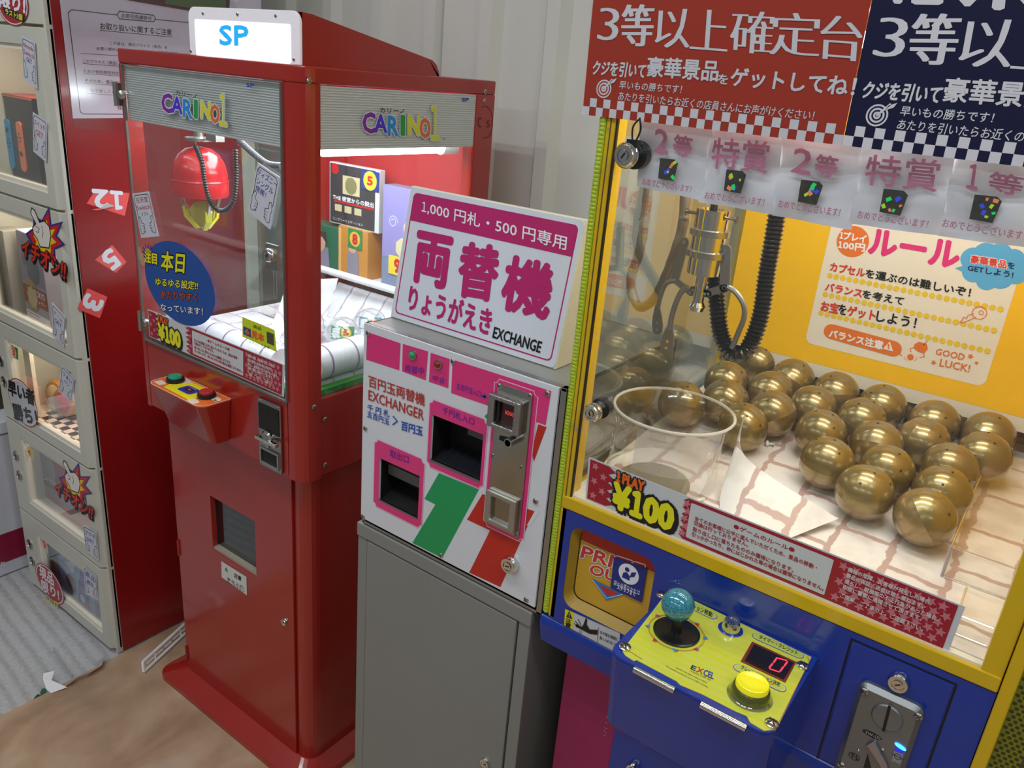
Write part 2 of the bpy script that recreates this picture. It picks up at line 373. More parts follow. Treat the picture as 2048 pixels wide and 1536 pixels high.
# ================================================================ PRIZE LOCKER (far left)
LX0, LX1, LY = -2.366, -1.872, .868
lk = thing('prize_locker', 'tall prize locker with cream windowed doors and a dark red right side', 'locker', (-2.12, 1.1, 0))
sl = side(LX1); fl = front(LY); b = M(cream)
LYB = 1.36
b.box((LX0, LY+.03, .0), (LX0+.012, LYB, 2.1)).box((LX0, LYB-.01, 0), (LX1, LYB, 2.1)).box((LX1-.014, LY+.012, 0.0), (LX1-.003, LYB+.03, 2.1))
b.build('carcass', lk, .001)
M(red_dk).box((LX1-.003, LY+.026, .004), (LX1+.001, LYB-.015, 2.1)).build('side_panel', lk, .0006, label='dark red glossy side panel')
JZ = [.012, .279, .579, .877, 1.234, 1.62, 2.05]
for z in JZ[:-1]: M(cream_in).box((LX0+.012, LY+.03, z-.012), (LX1-.014, LYB-.01, z+.004)).build('shelf', lk)
wx = [fl.p(U(125, 300))[0], fl.p(T(835, 1430))[0]]
win = [(fl.p(U(250, 905))[1]+.012, fl.p(D(0,0))[1]) for _ in range(1)]
WZ = [(.050, .225), (fl.p(U(550, 990))[1], fl.p(U(125, 300))[1]), (fl.p(T(835, 1430))[1], fl.p(T(40, 185))[1]),
      (fl.p((121.7, 683.5))[1], fl.p((0, 417))[1]), (fl.p(Y6(260, 1175))[1], 1.58), (1.66, 2.0)]
WX = [(fl.p(U(225, 880))[0], -1.925), (wx[0], -1.925), (fl.p(T(40,185))[0], -1.925), (-2.32, -1.925), (-2.32, -1.93), (-2.32, -1.925)]
keys = {0: [U(193, 985), U(210, 1095)], 1: [U(105, 420), U(126, 545)], 2: [T(15, 450), T(50, 675)]}
for i in range(6):
    z0, z1 = JZ[i]+.003, JZ[i+1]-.003; x0, x1 = WX[i]; w0, w1 = WZ[i]
    b = M(cream)
    ou = [(LX0+.008, z0), (LX1-.022, z0), (LX1-.022, z1), (LX0+.008, z1)]; inn = [(x0, w0), (x1, w0), (x1, w1), (x0, w1)]
    b.frame(fl, ou, inn, -.022, 0)
    # bevelled right edge of the door
    vs = [(LX1-.022, LY, z0), (LX1-.022, LY, z1), (LX1-.003, LY+.020, z0), (LX1-.003, LY+.020, z1), (LX1-.003, LY+.026, z0), (LX1-.003, LY+.026, z1), (LX1-.022, LY+.026, z0), (LX1-.022, LY+.026, z1)]
    b.add(vs, [(0,2,3,1), (2,4,5,3), (1,3,5,7), (0,6,4,2), (4,6,7,5)])
    d = b.build('door', lk, .0012)
    g = M(cream_in); g.frame(fl, inn, [(x0+.010, w0+.010), (x1-.008, w0+.010), (x1-.008, w1-.010), (x0+.010, w1-.010)], -.016, -.004); g.build('window_frame', d)
    M(pane).box((x0+.006, LY+.012, w0+.006), (x1-.006, LY+.0145, w1-.006)).build('pane', d)
    for q in keys.get(i, []): 
        kx, kz = fl.p(q); kb = M(steel); kb.rot_solid(fl.w((kx, kz)), fl.n, [(.0155, 0), (.0155, .003), (.012, .004), (.0105, .0015), (.001, .0015)], 24)
        kb.use(dark); kb.line(fl, [(kx, kz-.005), (kx, kz+.005)], .003, .0022); kb.build('keyhole', d)
    # shelf light
    if i in (2, 3, 4): area('shelf_lamp', ((x0+x1)/2, LY+.06, JZ[i+1]-.02), (.3, .03), [0,0,1.0,1.3,.9][i], (1, .86, .68), look=((x0+x1)/2, LY+.2, JZ[i]))
    elif i < 2: area('shelf_lamp', ((x0+x1)/2, LY+.05, JZ[i+1]-.02), (.3, .03), .20, (.95, .95, 1), look=((x0+x1)/2, LY+.2, JZ[i]))
# posters, stickers on the locker ---------------------------------------------------------
pk = ink('print_black', '#16161a'); pw_ = ink('print_white', '#e8e8ee'); pr = ink('print_red', '#c81e28'); pblue = ink('print_blue', '#20388c')
pyl = ink('print_yellow', '#e6e01c'); por = ink('print_orange', '#e8641e'); pmg = ink('print_magenta', '#c01f6e')
pnv = ink('print_navy', '#141c50'); ppu = ink('print_purple', '#5a2a8c'); pgn = ink('print_green', '#128a4a')
b = M(glass('plastic_pocket', refl=.10, edge=.8, rough=.12, tint=(.95,.93,.95)))
b.poly(sl, pp(sl, (112, -60), (480, 5), V(960, 1040), V(580, 1008)), .0035); b.build('document_sleeve', lk)
nb = M(film('notice_paper', (.66, .65, .74), 1.)); T0 = pp(sl, V(395, -260), V(2100, 30), V(2100, 930), V(572, 930))
nb.poly(sl, [(.905+.009*k*0, 0) for k in range(0)] or pp(sl, V(430, -330), V(2050, -40), V(2080, 920), V(570, 932)), .0022)
nb.use(pk)
nb.line(sl, pp(sl, V(915, 118), V(560, 76), V(532, 100), V(628, 880), V(650, 897), V(1300, 900)), .0016, .0026)
nb.line(sl, pp(sl, V(1220, 152), V(1700, 200)), .0016, .0026)
nb.line(sl, pp(sl, V(935, 88), V(1205, 120), V(1220, 145), V(1205, 172), V(935, 148), V(918, 118)), .0018, .0026, True)
nb.text(sl, 'お取引先様各位', V(950, 138), V(1188, 162), V(955, 104), .0027, .01)
nb.text(sl, 'お取り扱いに関するご注意', V(785, 230), V(1348, 280), V(782, 176), .0027, .01)
nb.line(sl, pp(sl, V(782, 238), V(1352, 292)), .001, .0027)
for st, a, c, d in (('この度は、弊社プライズ（景品）を', V(860, 352), V(1312, 386), V(860, 324)), ('お買い求めいただきましてありがとうございます', V(755, 394), V(1390, 432), V(755, 366)),
                    ('このプライズ（景品）は、お店', V(648, 492), V(1050, 520), V(646, 464)), ('ための個別梱包対応を行って', V(655, 572), V(1050, 600), V(652, 544)),
                    ('そのため、貴店での運営は', V(665, 648), V(1050, 672), V(662, 618)), ('ご協力宜しくお願い申し', V(678, 722), V(1030, 745), V(675, 694)), ('株式会社', V(920, 864), V(1080, 876), V(918, 830))):
    nb.text(sl, st, a, c, d, .0027)
for a, c in ((V(632, 420), V(1100, 450)), (V(645, 500), V(1060, 530)), (V(652, 578), V(1060, 606)), (V(662, 656), V(1060, 682)), (V(672, 734), V(1060, 760))):
    nb.line(sl, pp(sl, a, c), .0008, .0027)
nb.build('notice', lk, label='white printed notice in a plastic sleeve')
grn = film('green_tape', (.13, .19, .10), .9)
for q in ([(330, -30), (450, -12), (450, 28), (328, 8)],): M(grn).poly(sl, pp(sl, *q), .0045).build('tape', lk)
M(film('dark_tape', (.10, .03, .02), .7)).poly(sl, pp(sl, (220, -40), (460, -20), (455, 35), (228, -4)), .004).build('tape', lk)
def sticker(name, quad, ch, box3, parent, pl, base='#e65a5a', inkm=None, lift=.001, label=None, bold=.06, curl=None, rot=None):
    s_ = M(ink('sticker_coral', base, .3)); s_.prism(pl, pp(pl, *quad), lift, lift+.0006)
    s_.use(inkm or mat('sticker_white', (.72, .76, .84), .35, noise=.02)); s_.text(pl, ch, *box3, h=lift+.0012, bold=bold)
    return s_.build(name, parent, label=label)
sticker('number_sticker', [S(915,-5), S(1240,30), S(1195,248), S(830,130)], '12', (S(1165, 20), S(885, -5), S(1175, 185)), lk, sl, label='coral sticker reading 12 upside down, one corner peeling')
pc = M(MATS['sticker_coral']); pc.poly(sl, pp(sl, S(1085, 148), S(960, 178), S(905, 192), S(860, 180)), .008); pc.use(ink('sticker_back', '#b4b4b0')); pc.poly(sl, pp(sl, S(1085,146), S(1010,120), S(955,172), S(905, 190)), .010); pc.build('sticker_curl', lk)
sticker('number_sticker', [S(1075,525), S(1212,690), S(1110,795), S(910,670)], '5', (S(1051, 558), S(957, 632), S(1163, 698)), lk, sl, label='coral sticker reading 5, turned on its corner')
sticker('number_sticker', [S(838,942), S(1028,1025), S(955,1230), S(738,1140)], '3', (S(826, 994), S(778, 1104), S(992, 1066)), lk, sl, label='coral sticker reading 3, turned on its side')
sticker('number_sticker', [(452,-30),(497,-26),(494,19),(456,16)], 'V', ((460,14),(484,16),(458,-24)), lk, sl, label='coral sticker at the top behind the lit header', bold=.01)
# flame-burst "recommended" stickers with a pointing glove, on the doors
def burst_sticker(pl, c, q, parent):
    """q maps (0..1,0..1) of the reference layout to pixels"""
    m1 = M(pblue)
    ctr = q(.50, .50)
    def spikes(k, r0, r1, m_, h):
        m1.use(m_); pts = []
        for i in range(2*k):
            a = math.pi*i/k + .2; rr = (r1 if i % 2 == 0 else r0)*(1 + .18*math.sin(3*i))
            pts.append(pl.p(q(.50 + rr*math.sin(a)*.95, .50 - rr*math.cos(a))))
        m1.poly(pl, pts, h)
    spikes(8, .26, .52, ink('burst_indigo', '#33307c'), .0008); spikes(8, .22, .44, pr, .0010); spikes(8, .15, .30, ink('burst_yellow', '#e8c81e'), .0012)
    hand = [(.24,.02),(.30,.06),(.40,.24),(.50,.22),(.60,.30),(.64,.45),(.60,.64),(.42,.62),(.36,.50),(.28,.42),(.26,.32),(.33,.26),(.22,.10)]
    m1.use(pk); m1.poly(pl, [pl.p(q(x*1.04-.02, y*1.04-.015)) for x, y in hand], .0013)
    m1.line(pl, [pl.p(q(x, y)) for x, y in hand], .003, .0016, True)
    m1.use(ink('glove_white', '#e4ddd6')); m1.poly(pl, [pl.p(q(x, y)) for x, y in hand], .0015)
    m1.use(pk); m1.line(pl, [pl.p(q(x, y)) for x, y in ((.33,.30),(.40,.34),(.38,.40),(.33,.38))], .0015, .0018)
    m1.line(pl, [pl.p(q(x, y)) for x, y in ((.45,.30),(.48,.40),(.46,.48))], .0015, .0018)
    m1.otext(pl, 'イチオシ!!', q(.03, .74), q(.94, 1.13), q(.04, .48), ink('print_vermilion', '#d8301e'), pk, .035, .10, .0022, shadow=(.18, -.10))
    return m1.build('recommend_sticker', parent, label='pointing glove sticker on a spiky burst')
burst_sticker(fl, None, lambda x, y: S(200 + 460*x, 160 + 620*y), lk)
burst_sticker(fl, None, lambda x, y: U(350 + 260*x + 0*y, 430 + 300*y + 60*x), lk)
# red round stickers
def round_sticker(pl, cq, rxq, ryq, rim, inner, lines, parent, label):
    c = pl.p(cq); rx = abs(pl.p(rxq)[0]-c[0]); ry = abs(pl.p(ryq)[1]-c[1])
    m1 = M(rim); m1.disc(pl, c, rx, .0016, 36, ry); m1.use(pw_); m1.disc(pl, c, rx*.95, .0018, 36, ry*.95); m1.use(inner); m1.disc(pl, c, rx*.90, .0020, 36, ry*.90)
    for st, a, d, e, mm, bold in lines: m1.use(mm); m1.text(pl, st, a, d, e, .0024, bold)
    return m1.build('round_sticker', parent, label=label), c, rx, ry
crim = ink('print_crimson', '#a81e26')
round_sticker(fl, U(320, 1240), U(408, 1290), U(250, 1085), crim, crim, [('現品', U(262,1195), U(350,1255), U(255,1120), pw_, .03), ('限り!', U(275,1280), U(385,1345), U(268,1212), pw_, .03)], lk, 'red oval sticker with white lettering')
rs = M(pyl); rs.text(fl, 'のこりわずか', U(290, 1335), U(380, 1395), U(288, 1300), .0026, .03); rs.build('lettering', lk)
round_sticker(fl, T(258, 905), T(415, 960), T(150, 610), ink('print_brick','#a83a28'), ink('sticker_pale', '#c3c4cc'), [('早い者', T(105,810), T(390,940), T(95,650), pk, .05), ('勝ち！', T(170,1080), T(430,1165), T(140,905), pk, .05)], lk, 'pale round sticker with black brush lettering')
round_sticker(fl, Y6(80, 20), Y6(180, 40), Y6(105, 160), crim, crim, [('限り!', Y6(5, 40), Y6(160, 85), Y6(5, -50), pw_, .07)], lk, 'red round sticker at the top of the locker')
rs = M(pk); rs.poly(fl, pp(fl, Y6(22,40), Y6(165,95), Y6(150,140), Y6(35,85)), .0025); rs.use(pyl); rs.text(fl, 'ラスト1個', Y6(42,88), Y6(145,128), Y6(42,52), .0029, .04); rs.build('lettering', lk)
# small hand drawn thumbs-up cards
def thumb_card(pl, quad, lines, parent, alpha=.92, h=.0025, label=None, col='#cdcfda'):
    """hand drawn card: rounded frame, writing and two thumbs"""
    a, b_, c_, d_ = [pl.p(q) for q in quad]   # top-left, top-right, bottom-right, bottom-left
    def w2(u, v): return a*(1-u)*(1-v) + b_*u*(1-v) + c_*u*v + d_*(1-u)*v
    m1 = M(film('card_paper', s2l(col), .95)); m1.prism(pl, [a, b_, c_, d_], h-.0006, h)
    m1.use(pk); lw = np.linalg.norm(b_-a)*.02
    m1.line(pl, [w2(.10,.60), w2(.06,.12), w2(.14,.05), w2(.88,.05), w2(.95,.12), w2(.94,.58)], lw, h+.0003)
    for s_ in (0, 1):
        f_ = (lambda x: x) if not s_ else (lambda x: 1-x)
        m1.line(pl, [w2(f_(x), y) for x, y in ((.08,.88),(.10,.74),(.06,.66),(.14,.52),(.22,.55),(.20,.66),(.34,.70),(.34,.76),(.32,.82),(.30,.88),(.14,.92))], lw*.8, h+.0003, True)
        for y in (.74, .80, .86): m1.line(pl, [w2(f_(.22), y), w2(f_(.34), y)], lw*.6, h+.0003)
    for st, u0, v0, u1, hh, mm in lines: m1.use(mm); m1.text(pl, st, w2(u0, v0), w2(u1, v0), w2(u0, v0-hh), h+.0004)
    return m1.build('handwritten_card', parent, label=label)
bpn = ink('pen_blue', '#39409a'); rpn = ink('pen_red', '#c0504c')
thumb_card(fl, (Y6(138,218), Y6(222,262), Y6(238,548), Y6(152,488)), [('Nintendo', .12, .22, .88, .10, rpn), ('Switch', .12, .38, .88, .11, rpn), ('GET', .3, .52, .7, .1, bpn)], lk, label='small card with red writing and two thumbs, upper one')
thumb_card(fl, (Y6(208,688), Y6(296,745), Y6(292,998), Y6(212,930)), [('スイッチ', .12, .28, .88, .14, rpn), ('GET', .2, .50, .75, .14, rpn)], lk, label='small card reading GET in red with two thumbs')
thumb_card(fl, (S(508,1075), S(640,1225), S(625,1510), S(515,1395)), [('ゲーム', .12, .28, .8, .12, rpn), ('GET', .2, .48, .75, .12, bpn)], lk, label='tilted card at the corner of the lit window')
thumb_card(fl, (T(690,485), T(830,650), T(800,915), T(650,770)), [('うまい', .15, .3, .85, .14, bpn), ('パン', .3, .5, .7, .12, bpn)], lk, label='tilted card over the checkered shelf window')
thumb_card(fl, (U(535,860), U(622,905), U(640,1095), U(555,1030)), [('プラモ', .12, .28, .88, .14, bpn), ('GET', .2, .50, .75, .12, bpn)], lk, label='card on the fourth door')
thumb_card(fl, (U(540,1120), U(622,1190), U(632,1345), U(552,1300)), [('景品', .12, .32, .88, .18, bpn), ('確定', .2, .58, .75, .18, bpn)], lk, label='card on the bottom door')
# number plates in the windows
def tile(pl, quad, ch, c1, c2, c3, parent, h=.0, name='number_tag', label=None):
    a, b_, c_, d_ = [pl.p(q) for q in quad]
    m1 = M(c1); m1.prism(pl, [a, b_, c_, d_], h, h+.0005); ctr = (a+b_+c_+d_)/4; ex = (b_-a+c_-d_)/2; ey = (a-d_+b_-c_)/2
    m1.use(c2); m1.poly(pl, [ctr + ex*.36*math.cos(t*math.pi/8) + ey*.38*math.sin(t*math.pi/8) for t in range(16)], h+.0008)
    m1.use(c3); m1.text(pl, ch, ctr-ex*.17-ey*.26, ctr+ex*.17-ey*.26, ctr-ex*.17+ey*.26, h+.0011, .07)
    return m1.build(name, parent, label=label)
fin = front(LY+.017)
tile(fin, (T(112,250), T(212,310), T(218,435), T(135,390)), '3', pgn, ink('tag_peach','#e8b070'), pr, lk, .004, label='green tag reading 3')
tile(fin, (U(165,345), U(220,380), U(228,445), U(178,405)), '4', ink('tag_lemon', '#e0d060'), ink('tag_lemon2', '#ecd84a'), pr, lk, .004, label='yellow tag reading 4')
tile(fin, (U(255,920), U(312,955), U(320,1045), U(268,1000)), '5', ink('tag_sky', '#b0c0d8'), ink('tag_orange', '#e8803c'), pr, lk, .004, label='tag reading 5')
M(cream_in).box((wx[0]+.012, LY+.035, WZ[2][0]), (wx[0]+.05, LY+.045, WZ[2][1]+.02)).build('divider', lk)
# ---------------------------------------------------------------- prizes in the locker (things resting on its shelves)
def carton(name, label, x, y, z, w, d, h, faces, group=None, rz=0., cat='box', bevel=.0012):
    """box prize standing on its base; faces = function(mesh parent, front plane) that prints the front"""
    t = thing(name, label, cat, (x, y, z), group)
    b = M(faces[0]); b.box((x-w/2, y-d/2, z), (x+w/2, y+d/2, z+h)); b.build('carton', t, bevel)
    pl = front(y-d/2)
    if faces[1]: faces[1](t, pl, x, z, w, h)
    if rz: t.rotation_euler = (0, 0, rz)
    return t
def console_front(t, pl, x, z, w, h):
    # two detachable controllers printed on the dark carton
    for k, cx_, colr in ((0, -.070, '#2f8fc8'), (1, -.005, '#e07a58')):
        g = M(ink('controller_%s' % ('blue', 'coral')[k], colr)); g.prism(pl, rrect(x+cx_-.013, z+.03, x+cx_+.013, z+.155, .011, 4), 0, .004)
        g.use(pk); g.disc(pl, (x+cx_, z+(.128 if k == 0 else .075)), .0065, .005, 14)
        for dx, dz in ((.007, 0), (-.007, 0), (0, .009), (0, -.009)): g.disc(pl, (x+cx_+dx, z+(.095 if k == 0 else .115)+dz), .0028, .005, 8)
        g.build('controller_print', t)
    g = M(ink('box_charcoal','#33363a')); g.prism(pl, [(x-.053, z+.03), (x-.022, z+.03), (x-.022, z+.15), (x-.053, z+.15)], 0, .0008); g.build('screen_print', t)
    g = M(ink('box_orange_red','#c86450')); g.obox(pl, x-w/2, z+h*.985, x+w/2, z+h, 0, .001); g.build('print_band', t)
cx0 = fl.p(Y6(100, 900))
xr = front(.975).p((82, 350))[0]
carton('console_carton', 'dark game console carton with blue and coral controllers, topmost locker window', (xr-2.35)/2, 1.025, JZ[4]+.004, xr+2.35, .10, .215, (ink('box_graphite', '#1c1f21'), console_front), cat='console box')
M(ink('box_red_top','#b8402e')).box((-2.351, .974, JZ[4]+.2195), (xr+.001, 1.076, JZ[4]+.222)).build('carton_lid', bpy.data.objects['console_carton'])
def tokyo_front(t, pl, x, z, w, h):
    g = M(ink('art_lilac', '#8e8ba6')); g.obox(pl, x-w/2+.002, z+h*.45, x+w/2-.002, z+h-.002, 0, .0006)
    g.use(ink('art_tan', '#a8946c')); g.disc(pl, (x-w*.15, z+h*.32), w*.30, .0012, 24)
    g.use(ink('art_smoke', '#6b7083')); g.disc(pl, (x+w*.05, z+h*.62), w*.28, .0010, 7); g.disc(pl, (x-w*.22, z+h*.72), w*.16, .0011, 6)
    g.use(ink('art_rust', '#a05040')); g.obox(pl, x-w/2+.004, z+h*.22, x+w/2-.004, z+h*.42, .0010, .0014)
    g.use(ink('art_sand', '#cbb994')); g.star(pl, (x-w*.12, z+h*.30), w*.22, 9, .8, 0, .0018)
    g.use(pw_); g.text(pl, 'TOKYO', np.array([x+w*.02, z+h*.33]), np.array([x+w*.44, z+h*.33]), np.array([x+w*.02, z+h*.40]), .0022, .03)
    g.text(pl, 'ディナー', np.array([x+w*.02, z+h*.25]), np.array([x+w*.44, z+h*.25]), np.array([x+w*.02, z+h*.31]), .0022, .02)
    g.obox(pl, x-w/2+.002, z+.002, x+w/2-.002, z+h*.12, 0, .0008); g.use(ink('art_pink','#c07888')); g.line(pl, [(x-w*.45, z+h*.10), (x+w*.1, z+h*.10)], .002, .0012); g.line(pl, [(x-w*.45, z+h*.06), (x+w*.3, z+h*.06)], .0015, .0012)
    g.build('box_print', t)
dl, dr = top(JZ[3]+.004).p((52, 638)), top(JZ[3]+.004).p((108, 664)); yc = (dl[1]+dr[1])/2
carton('character_carton', 'tall pastel game carton reading TOKYO in the brightly lit locker window', (dl[0]+dr[0])/2, yc+.035, JZ[3]+.004, dr[0]-dl[0], .07, .245, (ink('box_lavender', '#a5a2b8'), tokyo_front), cat='game box', rz=-.05)
gxr = front(.905).p((19, 560))[0]
carton('gray_carton', 'gray carton at the left end of the brightly lit locker window', (gxr-2.35)/2, .93, JZ[3]+.004, gxr+2.35, .05, .235, (ink('box_mist','#a9a5a0'), None), cat='box')
# checkered shelf with bread-like toys in bags
ck = M(whitep); bkk = ink('checker_black', '#26262a'); ckw = ink('checker_cream', '#e6cfc4')
pl = top(JZ[2]+.006); M(ckw).box((-2.29, .90, JZ[2]+.004), (-1.895, 1.12, JZ[2]+.0062)).build('checkered_cloth', lk)
cb = M(bkk)
for i in range(16):
    for j in range(9):
        if (i+j) % 2 == 0: cb.obox(pl, -2.29+i*.0247, .90+j*.0244, -2.29+(i+1)*.0247, .90+(j+1)*.0244, 0, .0006)
cb.build('checker_print', lk)
plb = front(1.125); M(ckw).box((-2.05, 1.125, JZ[2]+.01), (-1.9, 1.13, JZ[2]+.26)).build('back_card', lk)
cb = M(bkk)
for i in range(6):
    for j in range(10):
        if (i+j) % 2 == 0: cb.obox(plb, -2.05+i*.0247, JZ[2]+.012+j*.0244, -2.05+(i+1)*.0247, JZ[2]+.012+(j+1)*.0244, 0, .0006)
cb.build('checker_print', lk)
brown = mat('toast_brown', (.50, .20, .045), .5, noise=.35, scale=60, bump=.4); bread = mat('bread_cream', (.72, .50, .30), .6, noise=.15, scale=80)
bag = glass('cellophane', refl=.06, edge=.6, rough=.12)
tc0 = top(JZ[2]+.006).p((108, 828)); tc0[1] += .03; tc0[0] -= .012
LB = ['upper left bread bun toy in clear wrap on the checkered cloth', 'upper right bread bun toy in clear wrap on the checkered cloth', 'lower left bread bun toy in clear wrap on the checkered cloth', 'lower right bread bun toy with a pink centre on the checkered cloth']
for i, (dx, dy, dz) in enumerate([(-.035, .055, .098), (.035, .05, .090), (-.005, -.005, .0), (.06, -.012, .0)]):
    x, y, z = tc0[0]+dx, tc0[1]+dy, JZ[2]+.0065+dz
    t = thing('bread_toy', LB[i], 'toy', (x, y, z), 'bread toys on the checkered shelf')
    M(brown).rot_solid((x, y+.022, z+.048), (0.15, -1, .1), [(.002, 0), (.040, .002), (.046, .012), (.046, .026), (.040, .036), (.034, .037)], 22).build('crust', t)
    M(bread if i < 3 else ink('jam_pink', '#b03850')).rot_solid((x+.005, y-.013, z+.0515), (0.15, -1, .1), [(.034, 0), (.024, .006), (.001, .009)], 20).build('face', t)
    M(bag).rot_solid((x, y+.024, z+.048), (0.1, -1, .1), [(.002, 0), (.050, .004), (.0475, .03), (.050, .042), (.03, .054), (.002, .058)], 9).build('wrapper', t)
    if i < 2: M(mat('bread_stand', (.6, .42, .3), .5)).box((x-.03, y, JZ[2]+.0065), (x+.03, y+.03, z+.006)).build('stand', t)
def d4(t, pl, x, z, w, h):
    g = M(ink('art_maroon', '#8c3a44')); g.obox(pl, x-w/2+.001, z+h*.25, x+w/2-.001, z+h-.001, 0, .0006); g.use(ink('art_gray','#a4a6ac')); g.disc(pl, (x-w*.05, z+h*.6), w*.26, .0012, 9)
    g.use(pw_); g.text(pl, 'JOKER', np.array([x-w*.3, z+h*.3]), np.array([x+w*.2, z+h*.3]), np.array([x-w*.3, z+h*.42]), .0018, .04)
    g.use(ink('art_pinkish','#b86a6c')); g.obox(pl, x-w/2+.001, z+.004, x+w/2-.001, z+h*.12, 0, .0006); g.build('box_print', t)
dl, dr = top(JZ[1]+.004).p((87.5, 995)), top(JZ[1]+.004).p((145, 1029))
carton('figure_carton', 'maroon and gray figure box behind the fourth locker door', (dl[0]*1.35+dr[0]*.65)/2, (dl[1]+dr[1])/2+.055, JZ[1]+.004, (dr[0]-dl[0])*1.35, .11, .20, (ink('box_silver','#9a9aa4'), d4), cat='figure box')
def d5(t, pl, x, z, w, h):
    g = M(ink('art_sky', '#7f9cc4')); g.obox(pl, x-w/2+.001, z+.03, x+w/2-.001, z+h-.001, 0, .0006); g.use(ink('art_darkgray','#4a4448')); g.disc(pl, (x-w*.16, z+h*.46), w*.15, .0012, 16, h*.17)
    g.use(ink('art_deep', '#2f4f9c')); g.poly(pl, [(x, z+h*.2), (x+w*.3, z+h*.25), (x+w*.42, z+h*.7), (x+w*.2, z+h*.9), (x+w*.05, z+h*.5)], .0014)
    g.use(ink('art_white2','#c8d2e4')); g.poly(pl, [(x-w*.3, z+h*.8), (x-w*.05, z+h*.7), (x+w*.05, z+h*.95)], .0014); g.disc(pl, (x+w*.15, z+h*.33), w*.07, .0016, 12)
    g.use(ink('art_coral','#b85650')); g.disc(pl, (x+w*.28, z+h*.27), w*.06, .0018, 12); g.obox(pl, x-w/2+.001, z+.002, x+w/2-.001, z+.028, 0, .0008); g.build('box_print', t)
dl, dr = top(JZ[0]+.004).p((125, 1196)), top(JZ[0]+.004).p((198, 1251))
carton('model_kit_carton', 'blue and white model kit box behind the bottom locker door', (dl[0]+dr[0])/2, (dl[1]+dr[1])/2+.06, JZ[0]+.004, dr[0]-dl[0], .12, .185, (ink('box_iceblue','#8fa4c4'), d5), cat='model box')
carton('card_carton', 'slim gray card box at the left of the bottom locker shelf', dl[0]-.06, (dl[1]+dr[1])/2+.06, JZ[0]+.004, .06, .10, .18, (ink('box_slate','#7a8090'), None), cat='box')
# ---------------------------------------------------------------- white machine left of the locker, scraps on the floor
lw_ = thing('white_cabinet', 'white arcade cabinet with a magenta stripe at the left edge', 'cabinet', (-2.75, .9, 0))
xs = -2.468
M(mat('white_gray_enamel', (.60, .61, .66), .35, noise=.03)).box((-3.1, .45, .0), (xs, 1.25, .47)).build('body', lw_, .004)
M(mat('white_gray_light', (.68, .71, .76), .35, noise=.03)).box((-3.1, .44, .475), (xs+.004, 1.25, .515)).build('ledge', lw_, .004)
M(ink('stripe_magenta', '#8c1438')).box((-3.0, .45, .045), (xs+.0012, 1.25, .145)).build('stripe', lw_)
ps = side(xs+.0012); g = M(pw_); g.text(ps, '会社', U(-30, 1132), U(33, 1122), U(-30, 1105), .0006, .02); g.build('lettering', lw_)
M(ink('interior_bronze', '#4a3d28')).box((-3.05, .50, .515), (-2.56, 1.22, 1.1)).build('cavity', lw_)
# scraps
ft = top(0.0005)
t = M(mat('kraft_strip', (.42, .30, .21), .4, noise=.05, scale=20)); t.use(whitep)
def strip(b, pts, wv):
    n = len(pts); vs = []
    for (x, y, z), (dx, dy, dz) in zip(pts, wv): vs += [(x-dx, y-dy, z-dz), (x+dx, y+dy, z+dz)]
    vs += [(v[0], v[1], v[2]+.0008) for v in vs]
    fs = []
    for i in range(n-1):
        a = 2*i; fs += [(a, a+2, a+3, a+1), (a+2*n, a+1+2*n, a+3+2*n, a+2+2*n), (a, a+2*n, a+2+2*n, a+2), (a+1, a+3, a+3+2*n, a+1+2*n)]
    fs += [(0, 1, 1+2*n, 2*n), (2*n-2, 4*n-2, 4*n-1, 2*n-1)]
    return b.add(vs, fs)
q = lambda x, y, z=0.: tuple(top(z).pw(P(x, y)))
st = M(mat('tape_gray', (.40, .34, .31), .35, noise=.05)); pts = [q(865, 600, .004), q(850, 680, .003), q(760, 740, .003), q(640, 790, .002), q(560, 835, .004)]
strip(st, pts, [(0.01, .01, .012), (.008, .006, .012), (.004, .008, .010), (.004, .010, .010), (.004, .012, .006)])
ts = thing('tape_scrap', 'curled strip of tape with a white folded end on the gray mat edge', 'tape', q(560, 835))
o = st.build('tape', ts)
st = M(whitep); vs = [q(375, 720, .022), q(470, 700, .03), q(445, 780, .012), q(580, 840, .004), q(440, 892, .001), q(400, 860, .004), q(370, 770, .016)]
vs2 = [(v[0], v[1], v[2]+.0008) for v in vs]; st.add(vs+vs2, [(6,5,4,3,2,1,0)[::1], (7,8,9,10,11,12,13)] + [(i, (i+1) % 7, 7+(i+1) % 7, 7+i) for i in range(7)]); st.build('folded_end', ts, label='white paper backing')
st = M(glass('clear_straw', tint=(.9,.9,.9), refl=.3, edge=.9, rough=.1)); st.tube([q(465, 500, .004), q(540, 620, .004), q(625, 735, .006)], .0035, 8); o = st.build('clear_stick')
tag(o, 'thin clear plastic stick lying on the gray woven mat', 'stick')
lf = M(ink('wrapper_green', '#10603c')); vs = [q(365, 850, .004), q(400, 855, .006), q(398, 885, .001), q(290, 940, .001), q(320, 905, .006), q(345, 890, .003)]
lf.add(vs + [(v[0], v[1], v[2]+.001) for v in vs], [(5,4,3,2,1,0), (6,7,8,9,10,11)] + [(i, (i+1) % 6, 6+(i+1) % 6, 6+i) for i in range(6)]); lf.use(pw_); lf.line(top(.004), [top(.004).p(P(330, 900)), top(.004).p(P(350, 905))], .002, .002); o = lf.build('green_wrapper'); tag(o, 'scrap of green wrapper beside the white folded tape', 'wrapper')
